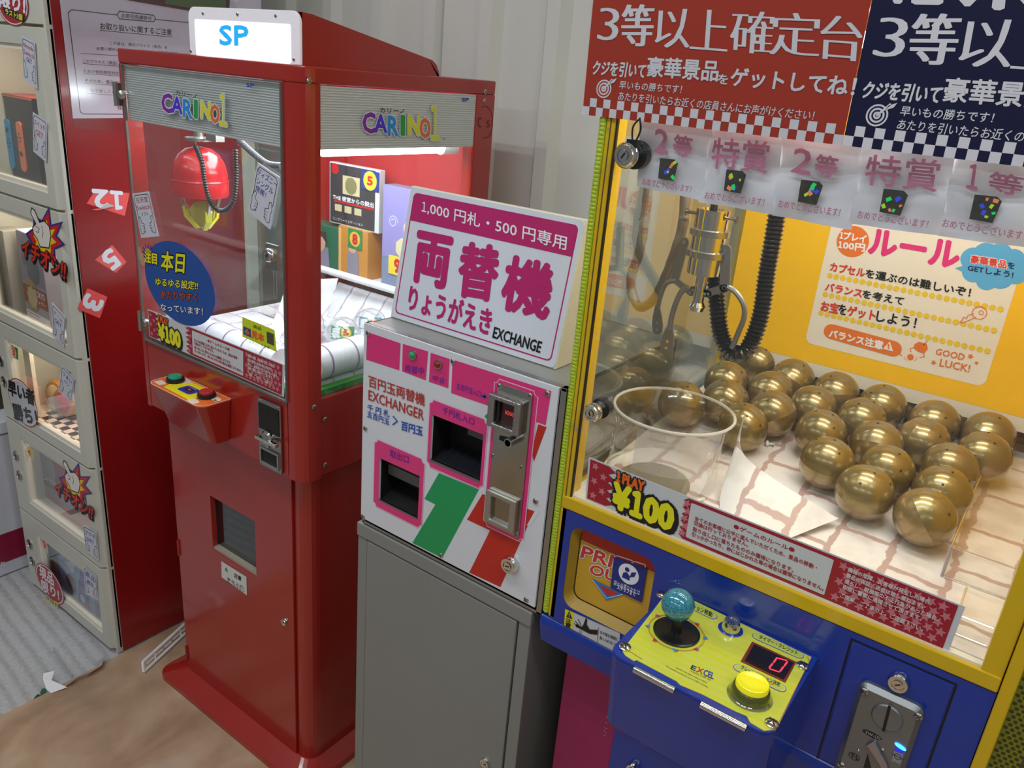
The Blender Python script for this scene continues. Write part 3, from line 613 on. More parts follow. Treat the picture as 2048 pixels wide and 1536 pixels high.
# white slatted plastic rack leaning between locker and claw machine
rk = thing('slatted_rack', 'white slatted plastic rack leaning on the floor behind the red machine base', 'rack', q(1230, 710))
a0 = np.array(q(1240, 705, .005)); a1 = a0 + np.array([-.012, .006, .022]); dv = np.array(q(1640, 280, .03)) - np.array(q(1290, 600, .03)); dv[2] = 0; dv /= np.linalg.norm(dv)
LN = .34
for nm, s0 in (('rail', a0), ('rail', a1)): M(wht).tube([s0, s0+dv*LN], .0045, 8).build(nm, rk)
M(wht).tube([a0, a1], .004, 8).build('end_bar', rk)
for k in range(9):
    s0 = a0 + (a1-a0)*.5 + dv*(.015+.036*k); M(wht).tube([s0, s0+dv*.028], .0025, 6).build('slat', rk)
    if k % 3 == 1: M(wht).tube([a0 + dv*(.012+.036*k), a1 + dv*(.012+.036*k)], .0025, 6).build('crossbar', rk)
# ================================================================ RED CLAW MACHINE
RX0, RX1, RY, RYB, RZ0, RZ1 = -1.676, -1.120, .920, 1.452, .812, 1.591
GX0, GX1, GZ0, GZ1 = -1.659, -1.163, .980, 1.561      # front glass door
fr = front(RY); sr = side(RX1)
rm = thing('claw_machine', 'glossy red claw machine with a backlit header and orange button panel', 'claw machine', (-1.40, 1.2, 0))
def corner_outline(x0, y0, x1, y1, r, n=6, which=(1,1,1,1)): return rrect(x0, y0, x1, y1, r, n, which)
tp = top(0)
# base: plinth, cabinet, door
b = M(red); o0 = rrect(-1.722, .905, -1.112, 1.50, .035, 5); o1 = rrect(-1.668, .953, -1.150, 1.44, .03, 5)
b.add([(x, y, 0) for x, y in o0] + [(x, y, .016) for x, y in o0] + [(x, y, .040) for x, y in o1], [])
n = len(o0)
for i in range(n):
    j = (i+1) % n; b.f += [(i, j, n+j, n+i), (n+i, n+j, 2*n+j, 2*n+i)]; b.mi += [0, 0]; b.sm += [False, False]
b.f.append(tuple(range(2*n, 3*n))); b.mi.append(0); b.sm.append(False)
b.build('plinth', rm, .002)
CX0, CX1, CY = -1.655, -1.150, .957
b = M(red); hole = [fr.p(q) for q in (D(0,0),)]
dfp = front(CY-.006)
hx0, hx1 = dfp.p(D(335, 390))[0], dfp.p(D(540, 500))[0]; hz0, hz1 = dfp.p(D(350, 515))[1], dfp.p(D(330, 262))[1]
DX0, DX1, DZ0, DZ1 = -1.638, -1.197, .030, .800
# cabinet shell: side walls with rounded right corner, back, open front behind the door
out = [(CX0, 1.44), (CX0, CY), (DX0, CY), (DX0, CY+.02), (CX0+.015, CY+.02), (CX0+.015, 1.425), (CX1-.015, 1.425), (CX1-.015, CY+.03), (DX1, CY+.02), (DX1+.003, CY)] + \
      [(CX1-.03+.03*math.sin(math.radians(a)), CY+.03-.03*math.cos(math.radians(a))) for a in (0, 18, 36, 54, 72, 90)] + [(CX1, 1.44)]
b.prism(tp, out, .030, RZ0); b.build('cabinet', rm)
b = M(red); b.frame(dfp, [(DX0,DZ0),(DX1,DZ0),(DX1,DZ1),(DX0,DZ1)], [(hx0,hz0),(hx1,hz0),(hx1,hz1),(hx0,hz1)], -.014, 0); dr_ = b.build('door', rm, .0015)
# chute opening behind the door
b = M(mat('bin_gray', (.10, .11, .12), .45)); b.box((hx0-.01, CY+.012, hz0-.03), (hx0, CY+.16, hz1+.01)); b.box((hx0-.01, CY+.15, hz0-.03), (hx1+.06, CY+.16, hz1+.01)); b.box((hx1+.05, CY+.012, hz0-.03), (hx1+.06, CY+.16, hz1+.01))
b.use(mat('bin_floor', (.16, .16, .14), .5)); b.box((hx0-.01, CY+.012, hz0-.032), (hx1+.06, CY+.16, hz0-.03)); b.build('prize_bin', dr_)
b = M(mat('bin_lip', (.34, .31, .24), .5)); b.box((hx0, CY-.004, hz0-.001), (hx1, CY+.03, hz0+.006)); b.build('bin_lip', dr_)
M(glass('bin_flap', tint=(.55,.58,.62), refl=.08, edge=.8, rough=.05)).box((hx0+.001, CY+.010, hz0+.007), (hx1-.001, CY+.012, hz1)).build('flap', dr_)
b = M(mat('label_white', (.68,.68,.64), .4)); b.poly(dfp, pp(dfp, D(382,566), D(500,640), D(502,727), D(384,642)), .0008); b.use(pk)
b.text(dfp, '注意', D(442, 640), D(476, 660), D(442, 620), .0012, .03)
b.text(dfp, '手を入れ', D(410, 655), D(490, 700), D(408, 640), .0012, .01); b.text(dfp, 'ないで下さい', D(410, 668), D(492, 716), D(408, 655), .0012, .01)
b.use(pgn); b.star(dfp, dfp.p(D(406, 607)), .007, 3, .6, 0, .0012); b.build('caution_label', dr_, label='small white caution label')
lc = dfp.p(D(680, 850)); lock(dr_, dfp, lc, .0085)
M(chrome).tube([dfp.w((lc[0]+.002, lc[1]+.004), .008), dfp.w((lc[0]+.006, lc[1]+.010), .012)], .0012, 6).build('key', dr_)
for z in (dfp.p(D(195, 510))[1], dfp.p(D(238, 1010))[1]): M(red_dk).cyl((DX0-.004, CY-.006, z-.022), (DX0-.004, CY-.006, z+.022), .005, 12).build('hinge', dr_)
# upper housing
b = M(red)
rc = .035
def corner_post(x, y, sx, sy, z0, z1):
    b_ = M(red); pts = [(x, y+sy*.046), (x, y+sy*rc)] + [(x-sx*(rc-rc*math.cos(math.radians(a))), y+sy*(rc-rc*math.sin(math.radians(a)))) for a in (15, 30, 45, 60, 75, 90)] + [(x-sx*.043, y), (x-sx*.043, y+sy*.012), (x-sx*.012, y+sy*.046)]
    b_.smooth = False; return b_.prism(tp, pts, z0, z1)
for (x, y, sx, sy) in ((RX1, RY, 1, 1), (RX0, RYB, -1, -1)):
    corner_post(x, y, sx, sy, RZ0, GZ1+.002).build('post', rm)
M(red).box((RX0, RY, RZ0), (GX0-.001, RY+.035, GZ1+.002)).build('post', rm, .002)
M(red).box((RX1-.03, RYB-.064, RZ0), (RX1, RYB, GZ1+.002)).build('post', rm, .002)
# lower body of the housing
b = M(red)
b.box((RX0+.002, RY+.003, RZ0+.004), (RX1-rc, RYB-.006, GZ0-.006)); b.box((RX1-rc-.01, RY+rc, RZ0+.004), (RX1-.002, RYB-rc, GZ0+.004)); b.build('lower_body', rm, .0015)
b = M(red); b.box((GX0, RY+.001, RZ0+.004), (GX1-.004, RY+.0035, GZ0-.002)); b.build('front_panel', rm, .001)
# top cover
b = M(red); ou = rrect(RX0, RY, RX1, RYB, rc, 6, (0,1,0,0)); b.prism(tp, ou, GZ1+.002, RZ1); b.build('top_cover', rm, .003)
# rear wall inside, side rail
M(red_in).box((RX0+.012, RYB-.02, .98), (RX1-.03, RYB-.008, GZ1)).build('back_wall', rm)
# side screws on the right
for q in (A(1018, 424), A(1943, 482), A(1940, 530), X(372, 405), X(490, 540), X(491, 1040)): screw(rm, sr, sr.p(q), .0052)
# marker scribble on the rear post: circled "C5"
b = M(ink('marker_black', '#4a0a10')); b.text(sr, 'C', A(1905,668), A(1925,672), A(1905,612), .0008); b.text(sr, '5', A(1950,668), A(1968,668), A(1950,632), .0008)
c0 = A(1943, 642); b.line(sr, [sr.p((c0[0]+15.5*math.cos(t), c0[1]+32*math.sin(t))) for t in np.linspace(-1.9, 1.9, 14)], .0012, .0008); b.build('marker_scribble', rm)
# side glass with ribbed header band
SY0, SY1, SZ1 = sr.p(A(1065,450))[0], sr.p(A(1890,600))[0], GZ1
M(pane_s).box((RX1-.006, SY0-.004, .985), (RX1-.003, SY1+.004, SZ1)).build('side_window', rm)
M(glass('left_pane', tint=(.93,.96,.95), refl=.03, edge=.45)).box((RX0+.003, RY+.04, .985), (RX0+.006, RYB-.05, SZ1)).build('side_window', rm, label='left side glass')
def ribbed(pl, a0, a1, z0, z1, h, parent, name='header_band'):
    b_ = M(alu); b_.obox(pl, a0, z0, a1, z1, h, h+.0008); nr = int((z1-z0)/.0042)
    for k in range(nr):
        z = z0 + (k+.5)*(z1-z0)/nr; d = (z1-z0)/nr
        vs = [pl.w((a0, z-d*.30), h+.0008), pl.w((a1, z-d*.30), h+.0008), pl.w((a1, z), h+.0022), pl.w((a0, z), h+.0022), pl.w((a1, z+d*.30), h+.0008), pl.w((a0, z+d*.30), h+.0008)]
        b_.add(vs, [(0,1,2,3), (3,2,4,5)])
    return b_.build(name, parent)
BZ0 = fr.p(A(65,628))[1]
def carino(pl, quad, parent, h):
    """lettering of the header: quad = pixel mapper (0..1)"""
    q = quad; g = M(pk)
    cols = [('C', '#7d1fa0', 0, .155), ('A', '#4a2bd0', .155, .31), ('R', '#1f8ad8', .33, .46), ('I', '#1f9a4a', .50, .545), ('N', '#d8d81e', .60, .74), ('O', '#e06a30', .75, .88)]
    for k, (ch, cc, u0, u1) in enumerate(cols):
        lo = .10+.04*math.sin(k*2.1); hi = .62 + .03*math.cos(k*1.7)
        g.otext(pl, ch, q(u0, lo), q(u1, lo), q(u0, hi), ink('logo_%s' % ch.lower(), cc), ink('logo_outline', '#c9cfd2'), .05, .13, h)
    g.otext(pl, '1', q(.89, .02), q(1.0, .02), q(.89, 1.0), ink('logo_lemon', '#d3d733'), ink('logo_outline','#c9cfd2'), .012, .05, h+.0003)
    g.use(pk); g.text(pl, 'カリーノ', q(.22, .68), q(.54, .70), q(.22, .82), h+.0006, .02)
    g.text(pl, '®', q(1.04, .04), q(1.08, .04), q(1.04, .10), h+.0006)
    return g.build('logo_lettering', parent)
def mapper(c00, c10, c01):
    return lambda u, v: (c00[0] + (c10[0]-c00[0])*u + (c01[0]-c00[0])*v, c00[1] + (c10[1]-c00[1])*u + (c01[1]-c00[1])*v)
hb = ribbed(sr, SY0, SY1+.002, sr.p(A(1070, 787))[1], SZ1, -.0025, rm)
carino(sr, mapper(A(1300, 712), A(1700, 740), A(1300, 525)), hb, .0012)
g = M(ink('logo_blue', '#3333b0')); g.text(sr, 'SP', A(1822, 532), A(1856, 532), A(1822, 515), .001, .07); g.build('logo_lettering', hb)
# front glass door, hinged left
fd = M(pane).box((GX0, RY-.004, GZ0), (GX1, RY+.001, GZ1)).build('glass_door', rm)
g = M(mat('door_edge_gray', (.14, .13, .12), .35)); g.frame(fr, [(GX0-.001, GZ0-.002), (GX1+.001, GZ0-.002), (GX1+.001, GZ1+.001), (GX0-.001, GZ1+.001)], [(GX0+.0015, GZ0+.002), (GX1-.002, GZ0+.002), (GX1-.002, GZ1-.001), (GX0+.0015, GZ1-.001)], 0, .0045); g.build('door_edge', fd)
hb2 = ribbed(fr, GX0+.002, GX1-.002, BZ0, GZ1-.0015, -.0035, fd)
carino(fr, mapper(A(258, 600), A(600, 668), A(258, 430)), hb2, .0046)
g = M(ink('logo_blue', '#3333b0')); g.text(fr, 'SP', A(702, 456), A(742, 460), A(702, 437), .0046, .07); g.build('logo_lettering', hb2)
for q in (V(965, 745), B(150, 575)):
    a = fr.p(q); g = M(nickel); g.obox(fr, a[0]-.012, a[1]-.022, a[0]-.001, a[1]+.022, .002, .008); g.cyl(fr.w((a[0]-.011, a[1]-.023), .009), fr.w((a[0]-.011, a[1]+.023), .009), .0042, 12)
    g.rot_solid(fr.w((a[0]+.009, a[1]), .004), fr.n, [(.009, 0), (.009, .006), (.006, .009), (.001, .009)], 18); g.build('door_hinge', fd)
a = fr.p(A(850, 1345)); g = M(nickel); g.obox(fr, a[0]-.019, a[1]-.024, a[0]+.014, a[1]+.022, .0042, .010); g.use(chrome); g.rot_solid(fr.w((a[0]-.006, a[1]+.002), .010), fr.n, [(.013, 0), (.013, .006), (.010, .010), (.006, .010), (.006, .008), (.001, .008)], 24)
g.use(dark); g.line(fr, [(a[0]-.008, a[1]-.002), (a[0]-.004, a[1]+.006)], .002, .0195); g.build('door_lock', fd)
# printed stickers on the front glass
GH = .0055
thumb_card(fr, (A(103,1016), A(190,1004), A(242,1240), A(150,1248)), [('任天堂', .15, .22, .85, .12, rpn), ('Switch', .10, .38, .9, .10, rpn), ('ソフト', .3, .52, .7, .08, bpn)], fd, h=GH, label='narrow white card with red writing and thumbs')
thumb_card(fr, (A(762,853), A(878,930), A(828,1205), A(708,1105)), [('ディズニー', .08, .22, .95, .14, bpn), ('シングル', .12, .38, .85, .13, bpn), ('情勝！', .14, .52, .6, .12, bpn)], fd, h=GH, label='tilted white card with blue writing and thumbs')
def price_strip(pl, q_, parent, h, full=True, bold=.02, ub=(.325, .70)):
    """white strip with red stars, a yellow price and the rules; q(u,v) maps the strip to pixels, v up"""
    rm_ = lambda u: float(np.interp(u, [0, .24, .325, .70, 1], [0, .24, ub[0], ub[1], 1]))
    q = lambda u, v: q_(rm_(u), v); qq = lambda u, v: pl.p(q(u, v)); g = M(ink('strip_white', '#c9ccd0')); dkr = ink('strip_crimson', '#a01c30'); pst = ink('strip_pink', '#c47480')
    ex = qq(1, 0) - qq(0, 0); ey = qq(0, 1) - qq(0, 0); W_ = np.linalg.norm(ex); H_ = np.linalg.norm(ey)
    g.prism(pl, [qq(0,0), qq(1,0), qq(1,1), qq(0,1)], h-.0005, h)
    def saw(u, d, n_, x0):
        return [qq(u + (d if k % 2 else 0) , k/n_*.94+.03) for k in range(n_+1)]
    g.use(dkr)
    left = [qq(.005, .03)] + [qq(.055 + (.020 if k % 2 else 0), .03+.94*k/10) for k in range(11)] + [qq(.005, .97)]; g.poly(pl, left, h+.0004)
    mid = [qq(.985, .03)] + [qq(.985, .97)] + [qq(.285 - (.030 if k % 2 else 0) + .02, .97-.94*k/12) for k in range(13)]; g.poly(pl, mid, h+.0004)
    g.use(ink('strip_white', '#c9ccd0')); g.poly(pl, [qq(*p) for p in rrect(.325, .10, .70, .90, .012, 3)], h+.0008)
    g.use(pst)
    for (u0, u1) in ((.005, .055), (.715, .975), (.29, .32)):
        k = 0
        nv = 5; nu = max(1, int((u1-u0)*W_/(H_/nv)*1.0))
        for i in range(nu):
            for j in range(nv):
                u = u0 + (i+.5+(.25 if j % 2 else -.2))*(u1-u0)/nu; v = .08 + (j+.45)*.86/nv
                if u < u1+.005: g.star(pl, qq(u, v), H_/nv*.50, 5, .45, .3*((i+j) % 3), h+.0006+.00002*((i*nv+j) % 5))
    # price
    g.otext(pl, '¥100', q(.075, .10), q(.235, .10), q(.075, .66), pyl, pk, .075, .19, h+.0010, shadow=(.12, -.07))
    g.otext(pl, '1 PLAY', q(.078, .72), q(.150, .72), q(.078, .94), por, pk, .07, .26, h+.0010)
    g.use(dkr)
    for st, u0, u1, v in (('●ゲームのルール●', .44, .60, .72), ('全てのお客様に公平に遊んでいただくため、景品の移動・', .34, .665, .55), ('交換は行っておりません。', .34, .485, .44),
                       ('取り出し口に落ちたもののみ獲得になります。', .34, .61, .30), ('引っかかったり、枠にはじかれた等の場合は獲得になりません。', .34, .695, .18)):
        g.text(pl, st, q(u0, v), q(u1, v), q(u0, v+.10), h+.0012, bold)
    g.use(ink('strip_text', '#d8cfd0'))
    for st, u0, u1, v in (('機械の故障、災害等が発生した場合、', .735, .93, .78), ('景品の保証、返金は致し兼ねます。', .735, .915, .65), ('揺らし、破損等の不正行為があった場合、', .735, .955, .52), ('即座に警察に通報させて頂きます。', .735, .92, .39), ('ご理解、ご了承の上、ご遊戯下さい。', .735, .93, .20)):
        g.text(pl, st, q(u0, v), q(u1, v), q(u0, v+.10), h+.0013, bold)
    return g.build('price_strip', parent, label='white strip reading 1 PLAY and a yellow price with red star fields')
BL, BR, TL = B(182, 660), B(945, 1003), B(170, 505)
price_strip(fr, lambda u, v: (BL[0]+(BR[0]-BL[0])*u+(TL[0]-BL[0])*v*(1-u)+(B(950,820)[0]-BR[0])*v*u, BL[1]+(BR[1]-BL[1])*u+(TL[1]-BL[1])*v*(1-u)+(B(950,820)[1]-BR[1])*v*u), fd, GH)
# blue round sticker
c = fr.p(B(350, 360)); rx = (fr.p(B(545, 420))[0] - fr.p(B(157, 300))[0])/2; ry = fr.p(B(350, 130))[1] - c[1]
g = M(ink('oval_blue', '#23509c')); g.poly(fr, [c + np.array([rx*1.02*math.cos(t), ry*math.sin(t)]) for t in np.linspace(0, 2*math.pi, 40)[:-1]], GH+.0012)
g.otext(fr, '本日', B(252, 283), B(382, 300), B(256, 175), pyl, pk, .03, .10, GH+.0016)
g.otext(fr, 'ゆるゆる設定!!', B(220, 370), B(460, 395), B(222, 325), pyl, pk, .02, .08, GH+.0016)
g.otext(fr, 'あたりやすく', B(250, 443), B(458, 462), B(250, 398), ink('print_dark_orange', '#c8501e'), pk, .02, .08, GH+.0016)
g.otext(fr, 'なっています！', B(250, 510), B(490, 538), B(248, 472), pw_, pk, .02, .08, GH+.0016)
g.build('round_sticker', fd, label='blue round sticker with yellow lettering')
g = M(ppu); cc = fr.p(B(180, 195)); g.star(fr, cc, .026, 12, .62, .1, GH+.0020); g.use(ink('burst_gold','#c9a83a')); g.star(fr, cc, .018, 12, .62, .3, GH+.0022); g.otext(fr, '注目', B(160, 235), B(230, 250), B(160, 175), pyl, pk, .04, .10, GH+.0024)
g.use(ink('glove_tan', '#b59a72')); g.poly(fr, pp(fr, B(122,148), B(132,152), B(150,200), B(165,215), B(160,262), B(140,250), B(128,215)), GH+.0026); g.build('burst_sticker', fd, label='purple burst sticker with a pointing hand')
# sample tag (yellow) on the glass
g = M(ink('tag_lime', '#c8d820')); g.poly(fr, pp(fr, B(712,548), B(895,622), B(908,748), B(712,660)), GH+.0009); g.use(ink('tag_blue','#2a4c7c')); g.poly(fr, pp(fr, B(718,600), B(760,618), B(762,665), B(718,645)), GH+.0012)
g.use(por); g.text(fr, '見本', B(765, 665), B(835, 690), B(765, 622), GH+.0014, .05); g.text(fr, '6', B(728,640), B(752,650), B(728,612), GH+.0014, .06); g.use(pk); g.text(fr, '商品', B(775,610), B(820,625), B(775,590), GH+.0014); g.text(fr, '見本品の為変更', B(750,695), B(868,735), B(750,678), GH+.0014)
g.use(ink('tag_dark','#4c4a42')); g.poly(fr, pp(fr, B(850,630), B(890,645), B(893,712), B(853,695)), GH+.0012); g.build('sample_tag', fd, label='lime sample tag')
# ---- header hood with the lit panel
HX0, HX1, HY0, HY1, HZ0, HZ1 = -1.463, -1.148, .952, 1.30, RZ1, 1.673
b = M(red); prof = [(HY0, HZ0), (HY0, HZ1)] + [(HY0+.02, HZ1-.001), (1.265, 1.622)] + [(1.265+.035*math.sin(math.radians(a)), 1.587+.035*math.cos(math.radians(a))) for a in (20, 45, 70, 90)] + [(1.30, HZ0)]
n = len(prof); b.add([(HX0, y, z) for y, z in prof] + [(HX1, y, z) for y, z in prof], [tuple(range(n)), tuple(range(2*n-1, n-1, -1))] + [(i+1, i, n+i, n+i+1) for i in range(1, n-1)])
hood = b.build('header_hood', rm, .006, seg=3)
fh = front(HY0); lit = bpy.data.materials.new('backlit_panel'); lit.use_nodes = True; nt = lit.node_tree; pb = nt.nodes['Principled BSDF']; pb.inputs['Base Color'].default_value = (.78, .78, .80, 1); pb.inputs['Emission Color'].default_value = (.93, .97, 1, 1); pb.inputs['Emission Strength'].default_value = .75; pb.inputs['Roughness'].default_value = .3
gg = M(mat('panel_rim', (.68,.66,.70), .3, emit=(.9,.86,.95), es=.22)); gg.prism(fh, rrect(HX0, HZ0, HX1, HZ1+.001, .018, 5, (0,0,1,1)), .0, .006)
lp = gg.build('light_panel', hood, .001)
g = M(lit); g.poly(fh, rrect(HX0+.020, HZ0, HX1-.022, HZ1-.020, .004, 2), .0066); g.build('lit_face', rm)
g = M(mat('logo_cyan', s2l('#1e9ade'), .3, emit=s2l('#28a8e8'), es=.6)); g.text(fh, 'SP', A(570, 236), A(718, 240), A(568, 138), .0074, .05); g.build('header_lettering', rm)
for q in (A(478,72), A(660,77), A(860,85), A(955,313), A(415,270)): screw(rm, fh, fh.p(q), .0032, .006)
area('header_lamp', (-1.31, .90, 1.625), (.22, .05), .35, (.95, .98, 1), look=(-1.31, .2, 1.60))
# ---- button box
pz = .928
tpb = top(pz); cs = [R(735,880), R(1325,1150), R(1025,1328), R(445,1060)]
a, b_, c_, d_ = [tpb.p(q) for q in cs]
bx0, bx1, by0, by1 = (a[0]+d_[0])/2-.006, (b_[0]+c_[0])/2, (c_[1]+d_[1])/2-.002, RY
b = M(red); ou = rrect(bx0, by0, bx1, by1, .020, 5, (1,1,0,0)); n = len(ou)
cxm = (bx0+bx1)/2
zb = RZ0+.018; ins = .020
vs = [(x, y, pz-.003) for x, y in ou] + [(cxm+(x-cxm)*.90, by1-(by1-y)*.55, zb) for x, y in ou]
b.add(vs, [tuple(range(n)), tuple(range(2*n-1, n-1, -1))] + [(i, n+i, n+(i+1) % n, (i+1) % n) for i in range(n)])
bb = b.build('button_box', rm, .002)
g = M(ink('panel_orange', '#e8702a', .25)); g.prism(tpb, ou, -.003, 0.); 
g.use(ink('panel_white', '#e0d8d0')); g.line(tpb, ou, .0016, .0003, True)
ins = rrect(bx0+.018, by0+.012, bx1-.018, by1-.006, .02, 5)
g.use(ink('panel_yellow', '#e8dc20')); mx_ = (bx0+bx1)/2; my_ = (by0+by1)/2
g.poly(tpb, [(mx_-.048, by0+.008), (mx_+.045, by0+.006), (mx_+.052, my_), (mx_+.030, by1-.004), (mx_-.045, by1-.004), (mx_-.058, my_)], .0004)
g.use(ink('panel_pale', '#e6cfc0'))
for (u, v, s_) in ((.12, .25, 1), (.25, .86, 1), (.90, .70, 1), (.80, .15, 1)): g.poly(tpb, [(bx0+(bx1-bx0)*u+dx*s_, by0+(by1-by0)*v+dy) for dx, dy in ((-.014,-.008),(.012,-.011),(.016,.002),(.006,.007),(-.012,.009))], .0006)
g.use(ink('panel_blue', '#2233a0')); g.poly(tpb, rrect(mx_-.022, my_-.014, mx_+.024, my_+.016, .006, 3), .0008)
g.use(dark); g.poly(tpb, rrect(mx_-.012, my_-.004, mx_+.012, my_+.008, .001, 2), .0010)
g.use(mat('led_red_small', (.5, .02, .02), .3, emit=(1, .05, .03), es=1.5)); g.line(tpb, [(mx_-.003, my_+.002), (mx_+.005, my_+.002)], .002, .0012)
g.use(pw_); g.text(tpb, '1プレイ100円', np.array([mx_-.016, my_+.010]), np.array([mx_+.010, my_+.010]), np.array([mx_-.016, my_+.0135]), .0011)
g.build('button_panel', bb)
def button(parent, pl, c, r, m_, name='button', hh=.012, ring=blk, label=None):
    g = M(ring); g.rot_solid(pl.w(c), pl.n, [(r*1.32, 0), (r*1.34, hh*.35), (r*1.22, hh*.75), (r*1.04, hh*.8), (r*1.04, hh*.4)], 28, False)
    g.use(m_); g.rot_solid(pl.w(c), pl.n, [(r, hh*.4), (r, hh*1.0), (r*.93, hh*1.15), (r*.5, hh*1.2), (r*.001, hh*1.2)], 28)
    return g.build(name, parent, label=label)
c1 = tpb.p(R(670, 1010)); c2 = tpb.p(R(1015, 1180))
button(bb, tpb, c1, .0145, mat('button_green', (.02, .35, .20), .2, noise=.03), label='green push button'); button(bb, tpb, c2, .0145, mat('button_red', (.50, .03, .03), .2, noise=.03), label='red push button')
g = M(nickel); g.rot_solid(tpb.w(tpb.p(R(1110, 1225))), (0,0,1), [(.0035, 0), (.003, .0015), (.001, .0018)], 10); g.build('bolt', bb)
# ---- coin mechanism
f2 = front(RY-.0005)
cq = [B(795,1005), B(925,1058), B(925,1440), B(800,1385)]; p4 = pp(f2, *cq); x0 = (p4[0][0]+p4[3][0])/2; x1 = (p4[1][0]+p4[2][0])/2; z1 = (p4[0][1]+p4[1][1])/2; z0 = (p4[2][1]+p4[3][1])/2
g = M(steel); g.prism(f2, rrect(x0, z0, x1, z1, .004, 3), 0, .0045); cm = g.build('coin_mechanism', rm, .001)
zz = lambda t: z0 + (z1-z0)*t
g = M(mat('smoked_plate', (.03,.025,.022), .12, .6)); g.obox(f2, x0+.004, zz(.56), x1-.004, zz(.93), .0046, .0058); g.build('slot_plate', cm)
g = M(dark); g.line(f2, [((x0+x1)/2, zz(.80)), ((x0+x1)/2, zz(.90))], .0016, .0062); g.build('coin_slot', cm)
g = M(chrome); g.rot_solid(f2.w(((x0+x1)/2-.002, zz(.47))), f2.n, [(.0165, 0), (.0165, .010), (.013, .013), (.001, .013)], 26)
g.obox(f2, x0+.010, zz(.47)-.004, x1+.004, zz(.47)+.004, .012, .022); g.build('coin_knob', cm, .0008)
g = M(nickel); g.cyl(f2.w(((x0+x1)/2+.006, zz(.40)), .004), f2.w(((x0+x1)/2+.006, zz(.40)), .016), .0065, 16); g.build('return_button', cm)
g = M(nickel); g.frame(f2, [(x0+.007, zz(.06)), (x1-.005, zz(.06)), (x1-.005, zz(.30)), (x0+.007, zz(.30))], [(x0+.011, zz(.09)), (x1-.009, zz(.09)), (x1-.009, zz(.27)), (x0+.011, zz(.27))], .0045, .0085)
g.use(dark); g.poly(f2, [(x0+.011, zz(.09)), (x1-.009, zz(.09)), (x1-.009, zz(.27)), (x0+.011, zz(.27))], .0052); g.build('return_cup', cm)
for u, v in ((.12, .04), (.88, .04), (.12, .96), (.88, .96)): screw(cm, f2, (x0+(x1-x0)*u, zz(v)), .0024, .0045)
# ---- inside: play field, lamp, rolled paper, claw
ZF = .998
M(mat('turf_green', (.03, .30, .02), .8, noise=.6, scale=220, bump=.6)).box((RX0+.01, RY+.012, ZF-.012), (RX1-.012, RYB-.025, ZF)).build('turf_mat', rm)
def brick_paper(name, sx=.11, sy=.055, c1=(.78,.77,.78), c2=(.62,.60,.66), mort=(.42,.27,.33), rot=0., mortar=.012):
    m = bpy.data.materials.new(name); m.use_nodes = True; nt = m.node_tree; b = nt.nodes['Principled BSDF']; b.inputs['Roughness'].default_value = .45
    tc = nt.nodes.new('ShaderNodeTexCoord'); mp = nt.nodes.new('ShaderNodeMapping'); mp.inputs['Rotation'].default_value = (0, 0, rot); br = nt.nodes.new('ShaderNodeTexBrick')
    no = nt.nodes.new('ShaderNodeTexNoise'); no.inputs['Scale'].default_value = 22; no.inputs['Detail'].default_value = 8
    ad = nt.nodes.new('ShaderNodeMix'); ad.data_type = 'VECTOR'; ad.inputs[0].default_value = .016; n3 = nt.nodes.new('ShaderNodeTexNoise'); n3.inputs['Scale'].default_value = 40
    nt.links.new(tc.outputs['Object'], n3.inputs[0]); nt.links.new(tc.outputs['Object'], ad.inputs[4]); nt.links.new(n3.outputs['Color'], ad.inputs[5]); nt.links.new(ad.outputs[1], mp.inputs[0])
    br.inputs['Scale'].default_value = 1; br.inputs['Brick Width'].default_value = sx; br.inputs['Row Height'].default_value = sy; br.inputs['Mortar Size'].default_value = mortar*.25; br.inputs['Mortar Smooth'].default_value = .35
    br.inputs['Color1'].default_value = (*c1, 1); br.inputs['Color2'].default_value = (*c2, 1); br.inputs['Mortar'].default_value = (*mort, 1)
    mx = nt.nodes.new('ShaderNodeMix'); mx.data_type = 'RGBA'; mx.blend_type = 'MULTIPLY'; mx.inputs[0].default_value = .30
    cr = nt.nodes.new('ShaderNodeValToRGB'); cr.color_ramp.elements[0].position = .35; cr.color_ramp.elements[0].color = (.45, .33, .30, 1); cr.color_ramp.elements[1].position = .55
    nt.links.new(mp.outputs[0], br.inputs[0]); nt.links.new(tc.outputs['Object'], no.inputs[0]); nt.links.new(no.outputs['Fac'], cr.inputs[0])
    nt.links.new(br.outputs['Color'], mx.inputs[6]); nt.links.new(cr.outputs[0], mx.inputs[7]); nt.links.new(mx.outputs[2], b.inputs['Base Color'])
    MATS[name] = m; return m
bpap = brick_paper('brick_print_paper_pale', c1=(.82,.84,.88), c2=(.76,.78,.84), mort=(.50,.42,.52))
g = M(bpap)
g.box((RX0+.02, RY+.02, ZF), (RX1-.03, RYB-.14, ZF+.006)); g.build('playfield', rm)
